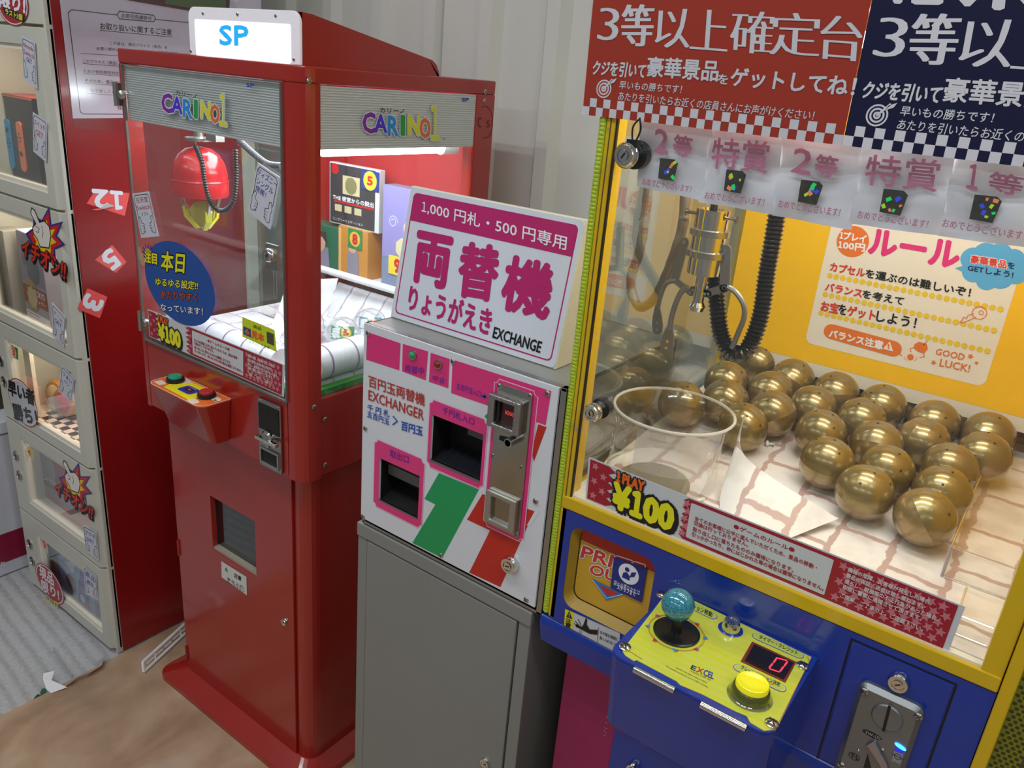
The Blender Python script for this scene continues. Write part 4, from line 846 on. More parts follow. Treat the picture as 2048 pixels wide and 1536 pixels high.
# sheet rising to the shelf at the back
vs = [(RX0+.15, 1.31, ZF+.006), (RX1-.03, 1.31, ZF+.006), (RX1-.03, 1.375, ZF+.075), (RX0+.15, 1.375, ZF+.075)]
g = M(brick_paper('brick_print_upright', sx=.06, sy=.11, c1=(.82,.84,.88), c2=(.76,.78,.84), mort=(.45,.36,.46))); g.add(vs + [(v[0], v[1]+.002, v[2]) for v in vs], [(0,1,2,3), (7,6,5,4), (0,4,5,1), (3,2,6,7), (1,5,6,2), (0,3,7,4)]); g.build('rising_sheet', rm)
SHZ = sr.p(W(60, 720))[1]
shelf_z = 1.100
M(wht).box((RX0+.012, 1.365, shelf_z-.006), (RX1-.02, RYB-.02, shelf_z)).build('prize_shelf', rm)
g = M(mat('tube_white', (.8,.82,.84), .25)); g.cyl((RX0+.02, 1.345, shelf_z+.006), (RX1-.014, 1.345, shelf_z+.006), .009, 14); g.build('shelf_tube', rm)
lampm = mat('lamp_white', (.9,.9,.9), .3, emit=(.9, .96, 1), es=14.)
g = M(lampm); g.cyl((RX1-.035, 1.0, 1.452), (RX1-.035, 1.32, 1.452), .0125, 16); g.build('lamp_tube', rm)
g = M(wht); g.cyl((RX1-.035, 1.32, 1.452), (RX1-.035, 1.365, 1.452), .0155, 16); g.build('lamp_socket', rm)
area('cabinet_lamp', (-1.36, 1.12, 1.54), (.40, .30), 6.0, (.92, .97, 1))
# acrylic divider and rolled sheets
pa = front(1.14)
g = M(acr); g.box((-1.545, 1.185, ZF+.006), (-1.535, 1.19, ZF+.15)); g.box((-1.60, 1.19, ZF+.006), (-1.42, 1.193, ZF+.135)); g.build('divider', rm)
roll_m = bpap
def roll(a, b_, r, label):
    g = M(mat('roll_white', (.80,.83,.88), .45)); a = np.array(a); b_ = np.array(b_); g.cyl(a, b_, r, 24); o = g.build('paper_roll')
    g2 = M(ink('roll_line', '#9a86a6')); d = (b_-a); l = np.linalg.norm(d); d /= l; k = int(l/.07)
    L0 = tuple(a); 
    rings = []
    for i in range(k+1):
        g2 = M(ink('roll_line', '#9a86a6')); rings.append(g2); s0 = a + d*(l*(i+.4)/(k+1)); g2.rot_solid(s0, d, [(r+.0006, 0), (r+.0006, .004)], 24, False)
    t = thing('paper_roll', label, 'paper roll', tuple(a-np.array([0,0,r])), 'printed paper rolls round the play field')
    o.name = 'tube'; o.parent = t; o.location = (-t.location.x, -t.location.y, -t.location.z); [r_.build('printed_ring', t) for r_ in rings]; return t
zr = ZF+.006
e1 = side(RX1-.05)
roll((-1.600, .962, zr+.028), (-1.235, .962, zr+.028), .028, 'white paper roll lying along the inside of the front glass')
roll((-1.172, .985, zr+.034), (-1.172, 1.12, zr+.034), .034, 'white paper roll with its round end towards the corner post')
# curved flap of printed paper standing in the middle
g = M(roll_m); pr_ = [(-1.44, 1.145, zr+.125), (-1.435, 1.12, zr+.075), (-1.42, 1.08, zr+.030), (-1.385, 1.03, zr+.010), (-1.34, .995, zr+.004)]
pr_ = spline(pr_); w_ = np.array([.085, .075, .012]); g.smooth = True
vs = [tuple(p) for p in pr_] + [tuple(p+w_) for p in pr_]; n = len(pr_); vs += [(v[0]-.0008, v[1]-.0008, v[2]+.0006) for v in vs]
g.add(vs, [(i, i+1, n+i+1, n+i) for i in range(n-1)] + [(2*n+i+1, 2*n+i, 3*n+i, 3*n+i+1) for i in range(n-1)]); o = g.build('printed_flap'); tag(o, 'curled sheet of brick print paper rising in the middle of the red machine', 'paper')
capm = glass('capsule_clear', tint=(.93,.95,.96), refl=.22, edge=1.0, rough=.05)
def clear_capsule(c, r, ch, c1, c2, label, d=(0, -1, .5)):
    t = thing('clear_capsule', label, 'capsule', (c[0], c[1], c[2]-r), 'clear numbered capsules in the red machine')
    M(capm).ball(c, r, 24).build('shell', t)
    g = M(mat('seam_clear', (.6,.62,.64), .3)); g.rot_solid(np.array(c)-np.array([0,0,.001]), (.3,.2,1), [(r*1.005, 0), (r*1.012, .001), (r*1.005, .002)], 28, False); g.build('seam', t)
    dv = np.array(d, float); dv /= np.linalg.norm(dv); ex = np.cross(dv, [0,0,1]); ex = -ex/np.linalg.norm(ex); 
    pl = Plane(np.array(c)+dv*r*.3, ex, np.cross(dv, ex), dv)
    if np.cross(pl.ex, pl.ey) @ dv < 0: pl.ey = -pl.ey
    if pl.ey[2] < 0: pl.ex = -pl.ex; pl.ey = -pl.ey
    s_ = r*.62; g = M(c1); g.obox(pl, -s_, -s_*.6, s_, s_*.6, 0, .0008); g.use(c2); g.disc(pl, (s_*.3, 0), s_*.46, .001, 14); g.use(pr); g.text(pl, ch, np.array([s_*.08, -s_*.30]), np.array([s_*.5, -s_*.30]), np.array([s_*.08, s_*.30]), .0013, .07)
    g.use(whitep); g.obox(pl, -s_*.9, -s_*.5, -s_*.25, s_*.4, .0008, .0010); g.build('number_slip', t)
tb, ty_, to_ = ink('tag_royal', '#2a6fc0'), ink('tag_sun', '#ecd23c'), ink('tag_peachy', '#e8a070')
zc = zr + .040
rowsc = [((-1.190, 1.205), .041, '9', tb, ty_, 'clear capsule with a blue 9 tag nearest the tilted exchange sign'),
         ((-1.275, 1.245), .040, '7', ink('tag_teal','#3a94b0'), ty_, 'clear capsule with a teal tag behind the blue 9 capsule'),
         ((-1.262, 1.150), .040, '5', pgn, ty_, 'clear capsule with a green tag beside the corner post'),
         ((-1.180, 1.285), .036, '6', to_, ty_, 'clear capsule with a peach tag next to the exchange sign edge'),
         ((-1.370, 1.150), .037, '6', to_, ty_, 'clear capsule with an orange tag seen through the front glass'),
         ((-1.290, 1.045), .036, '2', pgn, to_, 'clear capsule with a green tag just above the lime sample tag')]
for (xy, r, ch, c1, c2, lb) in rowsc: clear_capsule((xy[0], xy[1], zr+r), r, ch, c1, c2, lb, d=(.6, -.6, .7))
# prizes on the shelf behind: game case on an orange box, green box, purple sleeve
def rb(name, label, q0, q1, qt, y, dpt, base, body, printer, cat, rz=0.):
    """box whose front stands at depth y; q0, q1 bottom corners, qt top-left corner (pixels)"""
    pl = front(y); a, b_, c_ = pl.p(q0), pl.p(q1), pl.p(qt); z = base if base is not None else a[1]; return carton(name, label, (a[0]+b_[0])/2, y+dpt/2, z, b_[0]-a[0], dpt, c_[1]-z, (body, printer), cat=cat, rz=rz)
def p8(t, pl, x, z, w, h):
    g = M(ink('art_gray_lilac','#8a8698')); g.poly(pl, [(x-w*.18, z+h*.02), (x+w*.22, z+h*.02), (x+w*.2, z+h*.5), (x+w*.05, z+h*.62), (x-w*.16, z+h*.5)], .001); g.use(ink('skin_print','#d0a890')); g.disc(pl, (x, z+h*.62), w*.14, .0012, 14)
    g.use(ink('hair_print', '#4c3c3a')); g.poly(pl, [(x-w*.16, z+h*.6), (x-w*.12, z+h*.8), (x+w*.12, z+h*.8), (x+w*.16, z+h*.6), (x+w*.08, z+h*.7), (x-w*.08, z+h*.7)], .0014)
    g.use(ink('box_tan_light','#e0b070')); g.obox(pl, x-w*.48, z+h*.02, x-w*.40, z+h*.96, 0, .0008); g.build('box_print', t)
    s_ = w*.23; m1 = M(pgn); m1.obox(pl, x-s_*.6, z+h*.60, x+s_*1.4, z+h*.60+2*s_, .0016, .0022); m1.use(ink('tag_gold','#e0b040')); m1.disc(pl, (x+s_*.4, z+h*.60+s_), s_*.78, .0025, 16); m1.use(pr); m1.text(pl, '8', np.array([x+s_*.1, z+h*.60+s_*.5]), np.array([x+s_*.75, z+h*.60+s_*.5]), np.array([x+s_*.1, z+h*.60+s_*1.5]), .0028, .07); m1.build('number_tag', t)
def pg(t, pl, x, z, w, h):
    g = M(ink('art_gray_lilac','#8a8698')); g.poly(pl, [(x-w*.30, z+h*.02), (x+w*.30, z+h*.02), (x+w*.26, z+h*.5), (x-w*.26, z+h*.5)], .001); g.use(ink('skin_print','#d0a890')); g.disc(pl, (x, z+h*.62), w*.2, .0012, 14)
    g.use(ink('hair_print', '#4c3c3a')); g.poly(pl, [(x-w*.24, z+h*.55), (x-w*.2, z+h*.85), (x+w*.2, z+h*.85), (x+w*.24, z+h*.55), (x+w*.12, z+h*.72), (x-w*.12, z+h*.72)], .0014); g.build('box_print', t)
def pcase(t, pl, x, z, w, h):
    g = M(ink('art_night', '#3c3a40')); g.obox(pl, x-w*.48, z+h*.02, x+w*.42, z+h*.98, 0, .0006); g.use(ink('art_parchment', '#cabf96')); g.obox(pl, x-w*.22, z+h*.52, x+w*.12, z+h*.82, .0006, .0012)
    g.use(ink('art_olive','#85805a')); g.disc(pl, (x-w*.05, z+h*.67), w*.12, .0016, 9); g.use(pr); g.obox(pl, x-w*.40, z+h*.36, x+w*.40, z+h*.39, .0006, .0012); g.disc(pl, (x-w*.38, z+h*.90), w*.075, .001, 14)
    g.use(pw_); g.text(pl, 'THE 密室からの脱出', np.array([x-w*.42, z+h*.40]), np.array([x+w*.40, z+h*.40]), np.array([x-w*.42, z+h*.48]), .0016, .03); g.text(pl, 'コンプリートエディション', np.array([x-w*.42, z+h*.06]), np.array([x+w*.2, z+h*.06]), np.array([x-w*.42, z+h*.11]), .0016)
    for k in range(3): g.use(ink('art_parchment', '#cabf96')); g.obox(pl, x-w*(.38-.2*k), z+h*.22, x-w*(.24-.2*k), z+h*.33, .0006, .001)
    g.build('cover_print', t); m1 = M(pblue); m1.obox(pl, x+w*.16, z+h*.66, x+w*.50, z+h*.97, .0016, .0024); m1.use(ty_); m1.disc(pl, (x+w*.33, z+h*.815), w*.13, .0028, 16); m1.use(pr); m1.text(pl, '5', np.array([x+w*.28, z+h*.75]), np.array([x+w*.38, z+h*.75]), np.array([x+w*.28, z+h*.88]), .003, .07); m1.build('number_tag', t)
rb('green_carton', 'green character box beside the corner post, left of the orange box', W(-70, 775), W(180, 800), W(-70, 440), 1.375, .05, shelf_z, ink('box_green','#2c6a50'), pg, 'box')
oc = rb('orange_carton', 'orange box with a green number 8 tag on the shelf of the red machine', W(180, 800), W(365, 860), W(175, 480), 1.372, .055, shelf_z, ink('box_orange','#c88a3c'), p8, 'box')
plq = front(1.378); zt = plq.p(W(175, 480))[1]
gc = rb('game_case', 'white-edged game case with a blue number 5 tag leaning on top of the orange box', W(125, 430), W(440, 480), W(195, 85), 1.385, .018, zt+.001, ink('case_white','#d4d4d6'), pcase, 'game case')
def ppur(t, pl, x, z, w, h):
    g = M(ink('art_violet', '#8f88c4')); g.obox(pl, x-w*.5+.001, z+h*.30, x+w*.5-.001, z+h-.001, 0, .0006); g.use(ink('art_pale','#b8c2e0')); 
    g.line(pl, [(x-w*.22+w*.12*math.cos(t_)*(1-t_/14), z+h*.66+w*.12*math.sin(t_)*(1-t_/14)) for t_ in np.linspace(0, 9, 20)], .003, .001)
    g.use(ink('art_cream2','#d8cca0')); g.disc(pl, (x+w*.2, z+h*.62), w*.16, .001, 9); g.disc(pl, (x+w*.05, z+h*.42), w*.2, .0012, 7)
    g.build('box_print', t); m1 = M(ty_); m1.obox(pl, x-w*.30, z+h*.14, x+w*.12, z+h*.33, .0016, .0022); m1.use(pr); m1.text(pl, '9', np.array([x-w*.14, z+h*.17]), np.array([x, z+h*.17]), np.array([x-w*.14, z+h*.30]), .0026, .07); m1.build('number_tag', t)
rb('purple_sleeve', 'purple and blue picture box with a yellow number 9 tag behind the exchange sign', W(455, 850), W(700, 920), W(455, 215), 1.376, .04, shelf_z, ink('box_bluegray','#7c88a8'), ppur, 'box')
# claw
cy_ = 1.0; pc_ = front(cy_); cc = pc_.w(pc_.p(A(445, 900))); rr = .0565; X0, Z0 = cc[0], cc[2]
cl = thing('claw', 'red domed claw with yellow fingers hanging in the red machine', 'claw', (X0, cy_, Z0))
rplast = mat('claw_red_plastic', (.52, .012, .016), .22, noise=.04, coat=.4)
zt_ = pc_.p(A(440, 770))[1]; zb_ = pc_.p(A(450, 1025))[1]; hh = zt_-zb_
g = M(rplast); g.rot_solid((X0, cy_, zb_), (0,0,1), [(rr*.98, 0), (rr, .003), (rr*1.0, hh*.30), (rr*.97, hh*.34), (rr*.98, hh*.45), (rr*.90, hh*.66), (rr*.72, hh*.84), (rr*.45, hh*.96), (rr*.12, hh), (.001, hh)], 32); g.build('dome', cl)
g = M(rplast); g.rot_solid((X0, cy_, zb_+hh*.305), (0,0,1), [(rr*1.01, 0), (rr*1.03, .002), (rr*1.01, .004)], 32, False); g.build('rim', cl)
g = M(nickel); g.cyl((X0-.01, cy_, zt_), (X0-.01, cy_, zt_+.02), .002, 8); g.build('hanger', cl)
cyel = mat('claw_yellow', (.70, .70, .05), .3)
for k, an in enumerate((200, 340, 90)):
    ca, sa = math.cos(math.radians(an)), math.sin(math.radians(an)); X_ = lambda r_, z_: (X0 + r_*ca, cy_ + r_*sa*.8, z_)
    g = M(nickel); g.tube([X_(rr*.85, zb_+.02), X_(rr*.92, zb_-.01), X_(rr*.75, zb_-.035)], .0045, 8); g.build('arm', cl)
    g = M(cyel); up = np.array([-sa, ca*.8, 0])*.009; c3 = [np.array(X_(rr*.85, zb_-.028)), np.array(X_(rr*.78, zb_-.05)), np.array(X_(rr*.30, zb_-.072)), np.array(X_(rr*.12, zb_-.070))]
    n = len(c3); vs = [tuple(p-up*(1-.2*i)) for i, p in enumerate(c3)] + [tuple(p+up*(1-.2*i)) for i, p in enumerate(c3)]; vs += [(v[0]-.006*ca, v[1]-.006*sa, v[2]+.002) for v in vs]
    g.add(vs, [(i, i+1, n+i+1, n+i) for i in range(n-1)] + [(2*n+i+1, 2*n+i, 3*n+i, 3*n+i+1) for i in range(n-1)] + [(i, 2*n+i, 2*n+i+1, i+1) for i in range(n-1)] + [(n+i+1, 3*n+i+1, 3*n+i, n+i) for i in range(n-1)] + [(0, n, 3*n, 2*n), (n-1, 3*n-1, 4*n-1, 2*n-1)]); g.build('finger', cl)
g = M(mat('shield_yellow', (.62, .62, .10), .35)); pc2 = front(cy_+.012); g.prism(pc2, [pc2.p(A(*q)) for q in ((390,1095),(420,1060),(485,1055),(525,1090),(515,1145),(465,1200),(455,1200),(400,1140))], -.003, 0); g.build('shield', cl)
g = M(nickel); g.rot_solid(pc_.w(pc_.p(A(440, 738))), (0,0,1), [(.028, 0), (.028, .006), (.01, .008), (.01, .03)], 20); g.box(tuple(pc_.w(pc_.p(A(500, 715)))-np.array([.0,.01,.008])), tuple(pc_.w(pc_.p(A(552, 715)))+np.array([0,.01,.006]))); g.build('carriage', cl)
g = M(blk); path = [pc_.pw(A(425, 770), .050), pc_.pw(A(455, 850), .056), pc_.pw(A(470, 950), .058), pc_.pw(A(500, 1060), .056), pc_.pw(A(560, 1110), .05), pc_.pw(A(620, 1060), .045), pc_.pw(A(635, 950), .04), pc_.pw(A(632, 780), .035)]
g.tube(path, .0055, 10, (.005, .0018)); g.build('coiled_cable', cl, label='black coiled cable')
g = M(ink('hose_gray','#55565a')); g.tube([pc_.pw(A(650, 735), .0), pc_.pw(A(720, 800), .0), pc_.pw(A(800, 860), .0), pc_.pw(A(876, 872), .0)], .007, 8, (.005, .0014)); g.build('side_hose', rm)
g = M(nickel); g.box((RX0+.02, .985, 1.535), (RX1-.03, 1.015, 1.55)); g.build('gantry_rail', rm)
# ================================================================ GRAY STEEL CABINET, COIN EXCHANGER, TILTED SIGN
EY = .85; ef = front(EY)
gcab = thing('steel_cabinet', 'gray painted steel cabinet standing under the pink coin exchanger', 'cabinet', (-.705, 1.02, 0))
gx0, gx1, gz = -.893, -.519, .856
b = M(gray_steel); b.box((gx0, EY+.003, 0), (gx0+.022, 1.22, gz-.024)); b.box((gx1-.022, EY+.003, 0), (gx1, 1.22, gz-.024)); b.box((gx0, 1.2, 0), (gx1, 1.22, gz-.024)); b.box((gx0+.01, EY+.02, 0), (gx1-.01, 1.21, .04)); b.build('body', gcab, .001)
M(gray_steel).box((gx0-.001, EY, gz-.026), (gx1+.001, 1.222, gz)).build('top', gcab, .002)
dg = M(gray_steel).box((gx0+.024, EY+.001, .045), (gx1-.025, EY+.014, gz-.029)).build('door', gcab, .0012)
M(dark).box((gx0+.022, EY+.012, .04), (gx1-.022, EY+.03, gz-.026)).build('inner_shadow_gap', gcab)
efd = front(EY+.001); a = efd.p((972, 1524)); lock(dg, efd, a, .0085); M(chrome).tube([efd.w(a, .008), efd.w(a+np.array([.003, -.008]), .010)], .001, 6).build('key', dg)
# exchanger
ez0, ez1, ex0, ex1 = gz+.002, 1.222, -.8835, -.503
em = thing('coin_exchanger', 'pink and white coin exchanger with bill slot, on top of the gray steel cabinet', 'exchanger', (-.695, 1.0, ez0))
b = M(mat('exchanger_case', (.30, .31, .29), .35, .3, noise=.05)); b.box((ex0+.004, EY+.012, ez0), (ex0+.008, 1.19, ez1)); b.box((ex1-.005, EY+.012, ez0), (ex1-.001, 1.19, ez1)); b.box((ex0+.004, EY+.012, ez1-.004), (ex1-.001, 1.19, ez1)); b.box((ex0+.004, EY+.012, ez0), (ex1-.001, 1.19, ez0+.004)); b.box((ex0+.004, 1.186, ez0), (ex1-.001, 1.19, ez1)); b.build('case', em, .0008)
px0, px1, pz0, pz1 = -.8825, -.5135, .8705, 1.2215
b = M(mat('panel_edge_steel', (.42, .43, .42), .3, 1., noise=.05)); b.box((ex0, EY+.002, ez0+.001), (ex0+.006, EY+.0135, ez1+.0005)); b.box((ex1-.0095, EY+.002, ez0+.001), (ex1, EY+.0135, ez1+.0005)); b.box((ex0, EY+.002, ez1-.005), (ex1, EY+.0135, ez1+.0005)); b.box((ex0, EY+.002, ez0+.001), (ex1, EY+.0135, ez0+.006)); b.build('front_edge', em, .001)
faceplate = mat('faceplate_white', (.70, .73, .78), .16, noise=.02, coat=.5); pink = ink('plate_pink', '#e0307c', .2); MATS['plate_pink'].node_tree.nodes['Principled BSDF'].inputs['Coat Weight'].default_value = .4
bw0, bw1 = ef.p(E(443, 500)), ef.p(E(695, 855)); rt0, rt1 = ef.p(E(163, 725)), ef.p(E(365, 1052))
bill = [pp(ef, E(443,500))[0], pp(ef, E(712,605))[0], pp(ef, E(692,855))[0], pp(ef, E(425,745))[0]]
Bx0, Bx1 = (bill[0][0]+bill[3][0])/2, (bill[1][0]+bill[2][0])/2; Bz0, Bz1 = (bill[2][1]+bill[3][1])/2, (bill[0][1]+bill[1][1])/2
ret = pp(ef, E(163,725), E(372,828), E(365,1052), E(155,955))
Cx0, Cx1 = (ret[0][0]+ret[3][0])/2, (ret[1][0]+ret[2][0])/2; Cz0, Cz1 = (ret[2][1]+ret[3][1])/2, (ret[0][1]+ret[1][1])/2
def plate_with_holes(pl, x0, z0, x1, z1, holes, h0, h1, m_):
    xs = sorted({x0, x1} | {h[0] for h in holes} | {h[2] for h in holes}); zs = sorted({z0, z1} | {h[1] for h in holes} | {h[3] for h in holes}); g = M(m_)
    inside = lambda x, z: any(h[0] < x < h[2] and h[1] < z < h[3] for h in holes)
    for i in range(len(xs)-1):
        for j in range(len(zs)-1):
            xm, zm = (xs[i]+xs[i+1])/2, (zs[j]+zs[j+1])/2
            if inside(xm, zm): continue
            g.poly(pl, [(xs[i], zs[j]), (xs[i+1], zs[j]), (xs[i+1], zs[j+1]), (xs[i], zs[j+1])], h1)
    for (a_, b_, c_, d_) in holes:
        for p, q in (((a_,b_),(c_,b_)), ((c_,b_),(c_,d_)), ((c_,d_),(a_,d_)), ((a_,d_),(a_,b_))): g.add([pl.w(p, h0), pl.w(q, h0), pl.w(q, h1), pl.w(p, h1)], [(0,1,2,3)])
    for p, q in (((x0,z0),(x1,z0)), ((x1,z0),(x1,z1)), ((x1,z1),(x0,z1)), ((x0,z1),(x0,z0))): g.add([pl.w(p, h0), pl.w(q, h0), pl.w(q, h1), pl.w(p, h1)], [(3,2,1,0)])
    return g
holes = [(Bx0, Bz0, Bx1, Bz1), (Cx0, Cz0, Cx1, Cz1)]
fpz = plate_with_holes(ef, px0, pz0, px1, pz1, holes, -.002, .0015, faceplate); fp = fpz.build('faceplate', em)
PH = .0015
def epoly(g, m_, pts, h): g.use(m_); g.poly(ef, [ef.p(E(*p)) for p in pts], PH+h)
g = M(pink)
epoly(g, pink, [(95,62),(272,122),(265,265),(90,208)], .0004); epoly(g, pink, [(284,125),(418,165),(406,318),(280,270)], .0004)
epoly(g, pink, [(432,172),(532,205),(525,360),(422,325)], .0004); epoly(g, pink, [(548,208),(1070,375),(1040,555),(540,385)], .0004)
epoly(g, ink('plate_green', '#159a58', .2), [(475,808),(686,896),(492,1258),(334,1178),(456,975),(398,945)], .0003)
epoly(g, ink('plate_green', '#159a58', .2), [(745,482),(745,540),(716,508)], .0003)
rd = ink('plate_red', '#c02a20', .2); epoly(g, rd, [(705,920),(980,1010),(905,1175),(800,1412),(635,1335),(745,1112),(623,1055)], .00025)
epoly(g, rd, [(1000,550),(1045,565),(978,748),(965,700)], .00025)
epoly(g, faceplate, [(1010,1010),(985,1005),(940,1085),(960,1090)], .00028)
def notched(x0, z0, x1, z1, r):
    P_ = []
    for cx_, cz_, st in ((x0, z0, 90), (x1, z0, 180), (x1, z1, 270), (x0, z1, 0)):
        for t in range(5): a = math.radians(st - 90*t/4 + 0); P_.append((cx_ + r*math.cos(a), cz_ + r*math.sin(a)))
    return P_
def notch(x0, z0, x1, z1, r=.007):
    out = []
    for cx_, cz_, s in ((x0, z0, 90), (x1, z0, 180), (x1, z1, 270), (x0, z1, 360)):
        for t in range(5): a = math.radians(s - 22.5*t); out.append((cx_ + r*math.cos(a), cz_ + r*math.sin(a)))
    return out
def pbox(q0, q1, q2, q3): v = pp(ef, *q0 and (E(*q0), E(*q1), E(*q2), E(*q3))); return (v[0][0]+v[3][0])/2, (v[2][1]+v[3][1])/2, (v[1][0]+v[2][0])/2, (v[0][1]+v[1][1])/2
pwl = ink('plate_line_pale', '#e8b4cc', .2)
def pink_frame(x0, z0, x1, z1, hole, h=.0007):
    for k, (e_, m_) in enumerate(((.0016, pwl), (0., pink))):
        g.use(m_); o_ = notch(x0-e_, z0-e_, x1+e_, z1+e_, .0075-.001*k)
        if hole:
            n = len(o_); a0, b0, a1, b1 = hole; inn = []
            for i, (x, z) in enumerate(o_): inn.append((min(max(x, a0), a1) if False else (a0 if i < 5 or i >= 15 else a1), b0 if i < 10 else b1))
            for i in range(n):
                j = (i+1) % n; g.add([ef.w(o_[i], PH+h+.0001*k), ef.w(o_[j], PH+h+.0001*k), ef.w(inn[j], PH+h+.0001*k), ef.w(inn[i], PH+h+.0001*k)], [(0,1,2,3)])
        else: g.poly(ef, o_, PH+h+.0001*k)
f1 = pbox((430,425),(728,520),(712,890),(412,775)); pink_frame(*f1, holes[0])
f2_ = pbox((138,635),(402,735),(380,1092),(128,985)); pink_frame(*f2_, holes[1])
f3 = pbox((765,305),(1008,385),(925,1170),(700,1080)); pink_frame(f3[0]+.004, f3[1], f3[2]-.002, f3[3], None, .0008)
lp_ = ink('ink_purple_dark', '#4a2fb0'); lr_ = ink('ink_red_brown', '#b83a30'); lb_ = ink('ink_blue_deep', '#2a52b0')
g.use(lp_)
g.text(ef, '両替中', E(295,272), E(395,290), E(298,232), PH+.0012); g.text(ef, '中止', E(442,320), E(508,336), E(446,288), PH+.0012)
g.text(ef, '五百円玉入口', E(568,362), E(698,408), E(570,330), PH+.0012); g.use(lb_); g.line(ef, pp(ef, E(700,398), E(722,404)), .0026, PH+.0013); g.poly(ef, pp(ef, E(714,386), E(731,405), E(712,414)), PH+.0013)
g.use(lp_); g.text(ef, '千円札入口', E(495,492), E(662,556), E(498,455), PH+.0016); g.text(ef, '取出口', E(218,722), E(316,758), E(218,682), PH+.0016)
g.use(lr_); g.text(ef, '百円玉両替機', E(104,350), E(400,455), E(104,290), PH+.0009, .02); g.text(ef, 'EXCHANGER', E(103,420), E(395,530), E(104,368), PH+.0009, .02)
g.use(lb_); g.text(ef, '千 円 札', E(97,478), E(214,515), E(98,442), PH+.0009, .02); g.text(ef, '五百円玉', E(96,512), E(212,556), E(97,480), PH+.0009, .02)
g.text(ef, '百円玉', E(276,580), E(388,612), E(278,535), PH+.0009, .03); g.line(ef, pp(ef, E(234,508), E(256,534), E(232,552)), .0022, PH+.0009)
g.build('faceplate_print', fp)
# bill recess
b = M(mat('recess_black', (.012, .012, .012), .6, spec=.2)); dB = .07
def recess(b, x0, z0, x1, z1, dp, bend=0.):
    P_ = [ef.w(p, -.002) for p in ((x0,z0),(x1,z0),(x1,z1),(x0,z1))] + [ef.w(p, -dp) for p in ((x0,z0+bend),(x1,z0+bend),(x1,z1),(x0,z1))]
    b.add(P_, [(0,1,5,4), (1,2,6,5), (2,3,7,6), (3,0,4,7), (4,5,6,7)])
b.use(mat('recess_black', (.012, .012, .012), .6, spec=.2)); recess(b, Bx0, Bz0, Bx1, Bz1, .045, .012); br_ = b.build('bill_recess', em)
b = M(mat('recess_gray_plate', (.10,.10,.10), .35)); b.box((Bx0+.038, EY+.0395, Bz0+.045), (Bx1-.006, EY+.044, Bz1-.018)); b.build('bill_plate', br_)
b = M(mat('bill_tray', (.012,.013,.018), .18)); vs = [(Bx0+.012, EY+.001, Bz0+.004), (Bx1-.002, EY+.001, Bz0+.004), (Bx1-.002, EY+.038, Bz0+.020), (Bx0+.018, EY+.038, Bz0+.020)]
b.add(vs + [(v[0], v[1], v[2]+.0015) for v in vs], [(3,2,1,0), (4,5,6,7), (0,1,5,4), (1,2,6,5), (2,3,7,6), (3,0,4,7)])
for k in range(4):
    xk = Bx0+.024+.017*k; b.add([(xk, EY+.004, Bz0+.007), (xk+.0008, EY+.004, Bz0+.007), (xk+.0008, EY+.036, Bz0+.0225), (xk, EY+.036, Bz0+.0225)], [(0,1,2,3)])
b.build('bill_tray', br_)
b = M(mat('rail_steel', (.3,.3,.3), .3, 1.)); b.obox(ef, Bx0, Bz0-.001, Bx1, Bz0+.003, -.001, .0025); b.build('bill_lip', br_)
b = M(mat('recess_black', (.012, .012, .012), .6, spec=.2)); recess(b, Cx0, Cz0, Cx1, Cz1, .05, .015); cr_ = b.build('coin_recess', em)
b = M(mat('bar_gray', (.11,.11,.10), .35)); b.box((Cx0+.001, EY+.018, Cz1-.036), (Cx1-.001, EY+.022, Cz1-.018)); b.build('flap_bar', cr_)
b = M(mat('rail_steel', (.3,.3,.3), .3, 1.)); b.obox(ef, Cx0, Cz0-.0005, Cx1, Cz0+.0025, -.001, .0025); b.build('coin_lip', cr_)
# lamps and coin acceptor plate
def pilot(q, m_, label):
    c = ef.p(E(*q)); g = M(nickel); g.rot_solid(ef.w(c, PH), ef.n, [(.0078, 0), (.0076, .003), (.006, .0034), (.006, .001)], 20, False); g.use(m_); g.rot_solid(ef.w(c, PH), ef.n, [(.0058, .001), (.0054, .005), (.0035, .0075), (.0001, .0085)], 18)
    g.build('pilot_lamp', em, label=label)
pilot((340, 183), mat('lamp_green', (.01,.20,.07), .12, noise=.2, emit=(.02,.5,.2), es=.12), 'green pilot lamp'); pilot((474, 230), mat('lamp_red', (.22,.012,.01), .12, noise=.2, emit=(.5,.02,.01), es=.08), 'red pilot lamp')
v4 = pp(ef, E(790,328), E(975,388), E(905,1145), E(735,1075)); ax0 = (v4[0][0]+v4[3][0])/2; ax1 = (v4[1][0]+v4[2][0])/2; az1 = (v4[0][1]+v4[1][1])/2; az0 = (v4[2][1]+v4[3][1])/2
b = M(mat('acceptor_steel', (.40,.39,.34), .13, 1., noise=.2, scale=14)); b.prism(ef, rrect(ax0, az0, ax1, az1, .003, 2), PH+.001, PH+.0035); ap = b.build('acceptor_plate', em, .0008)
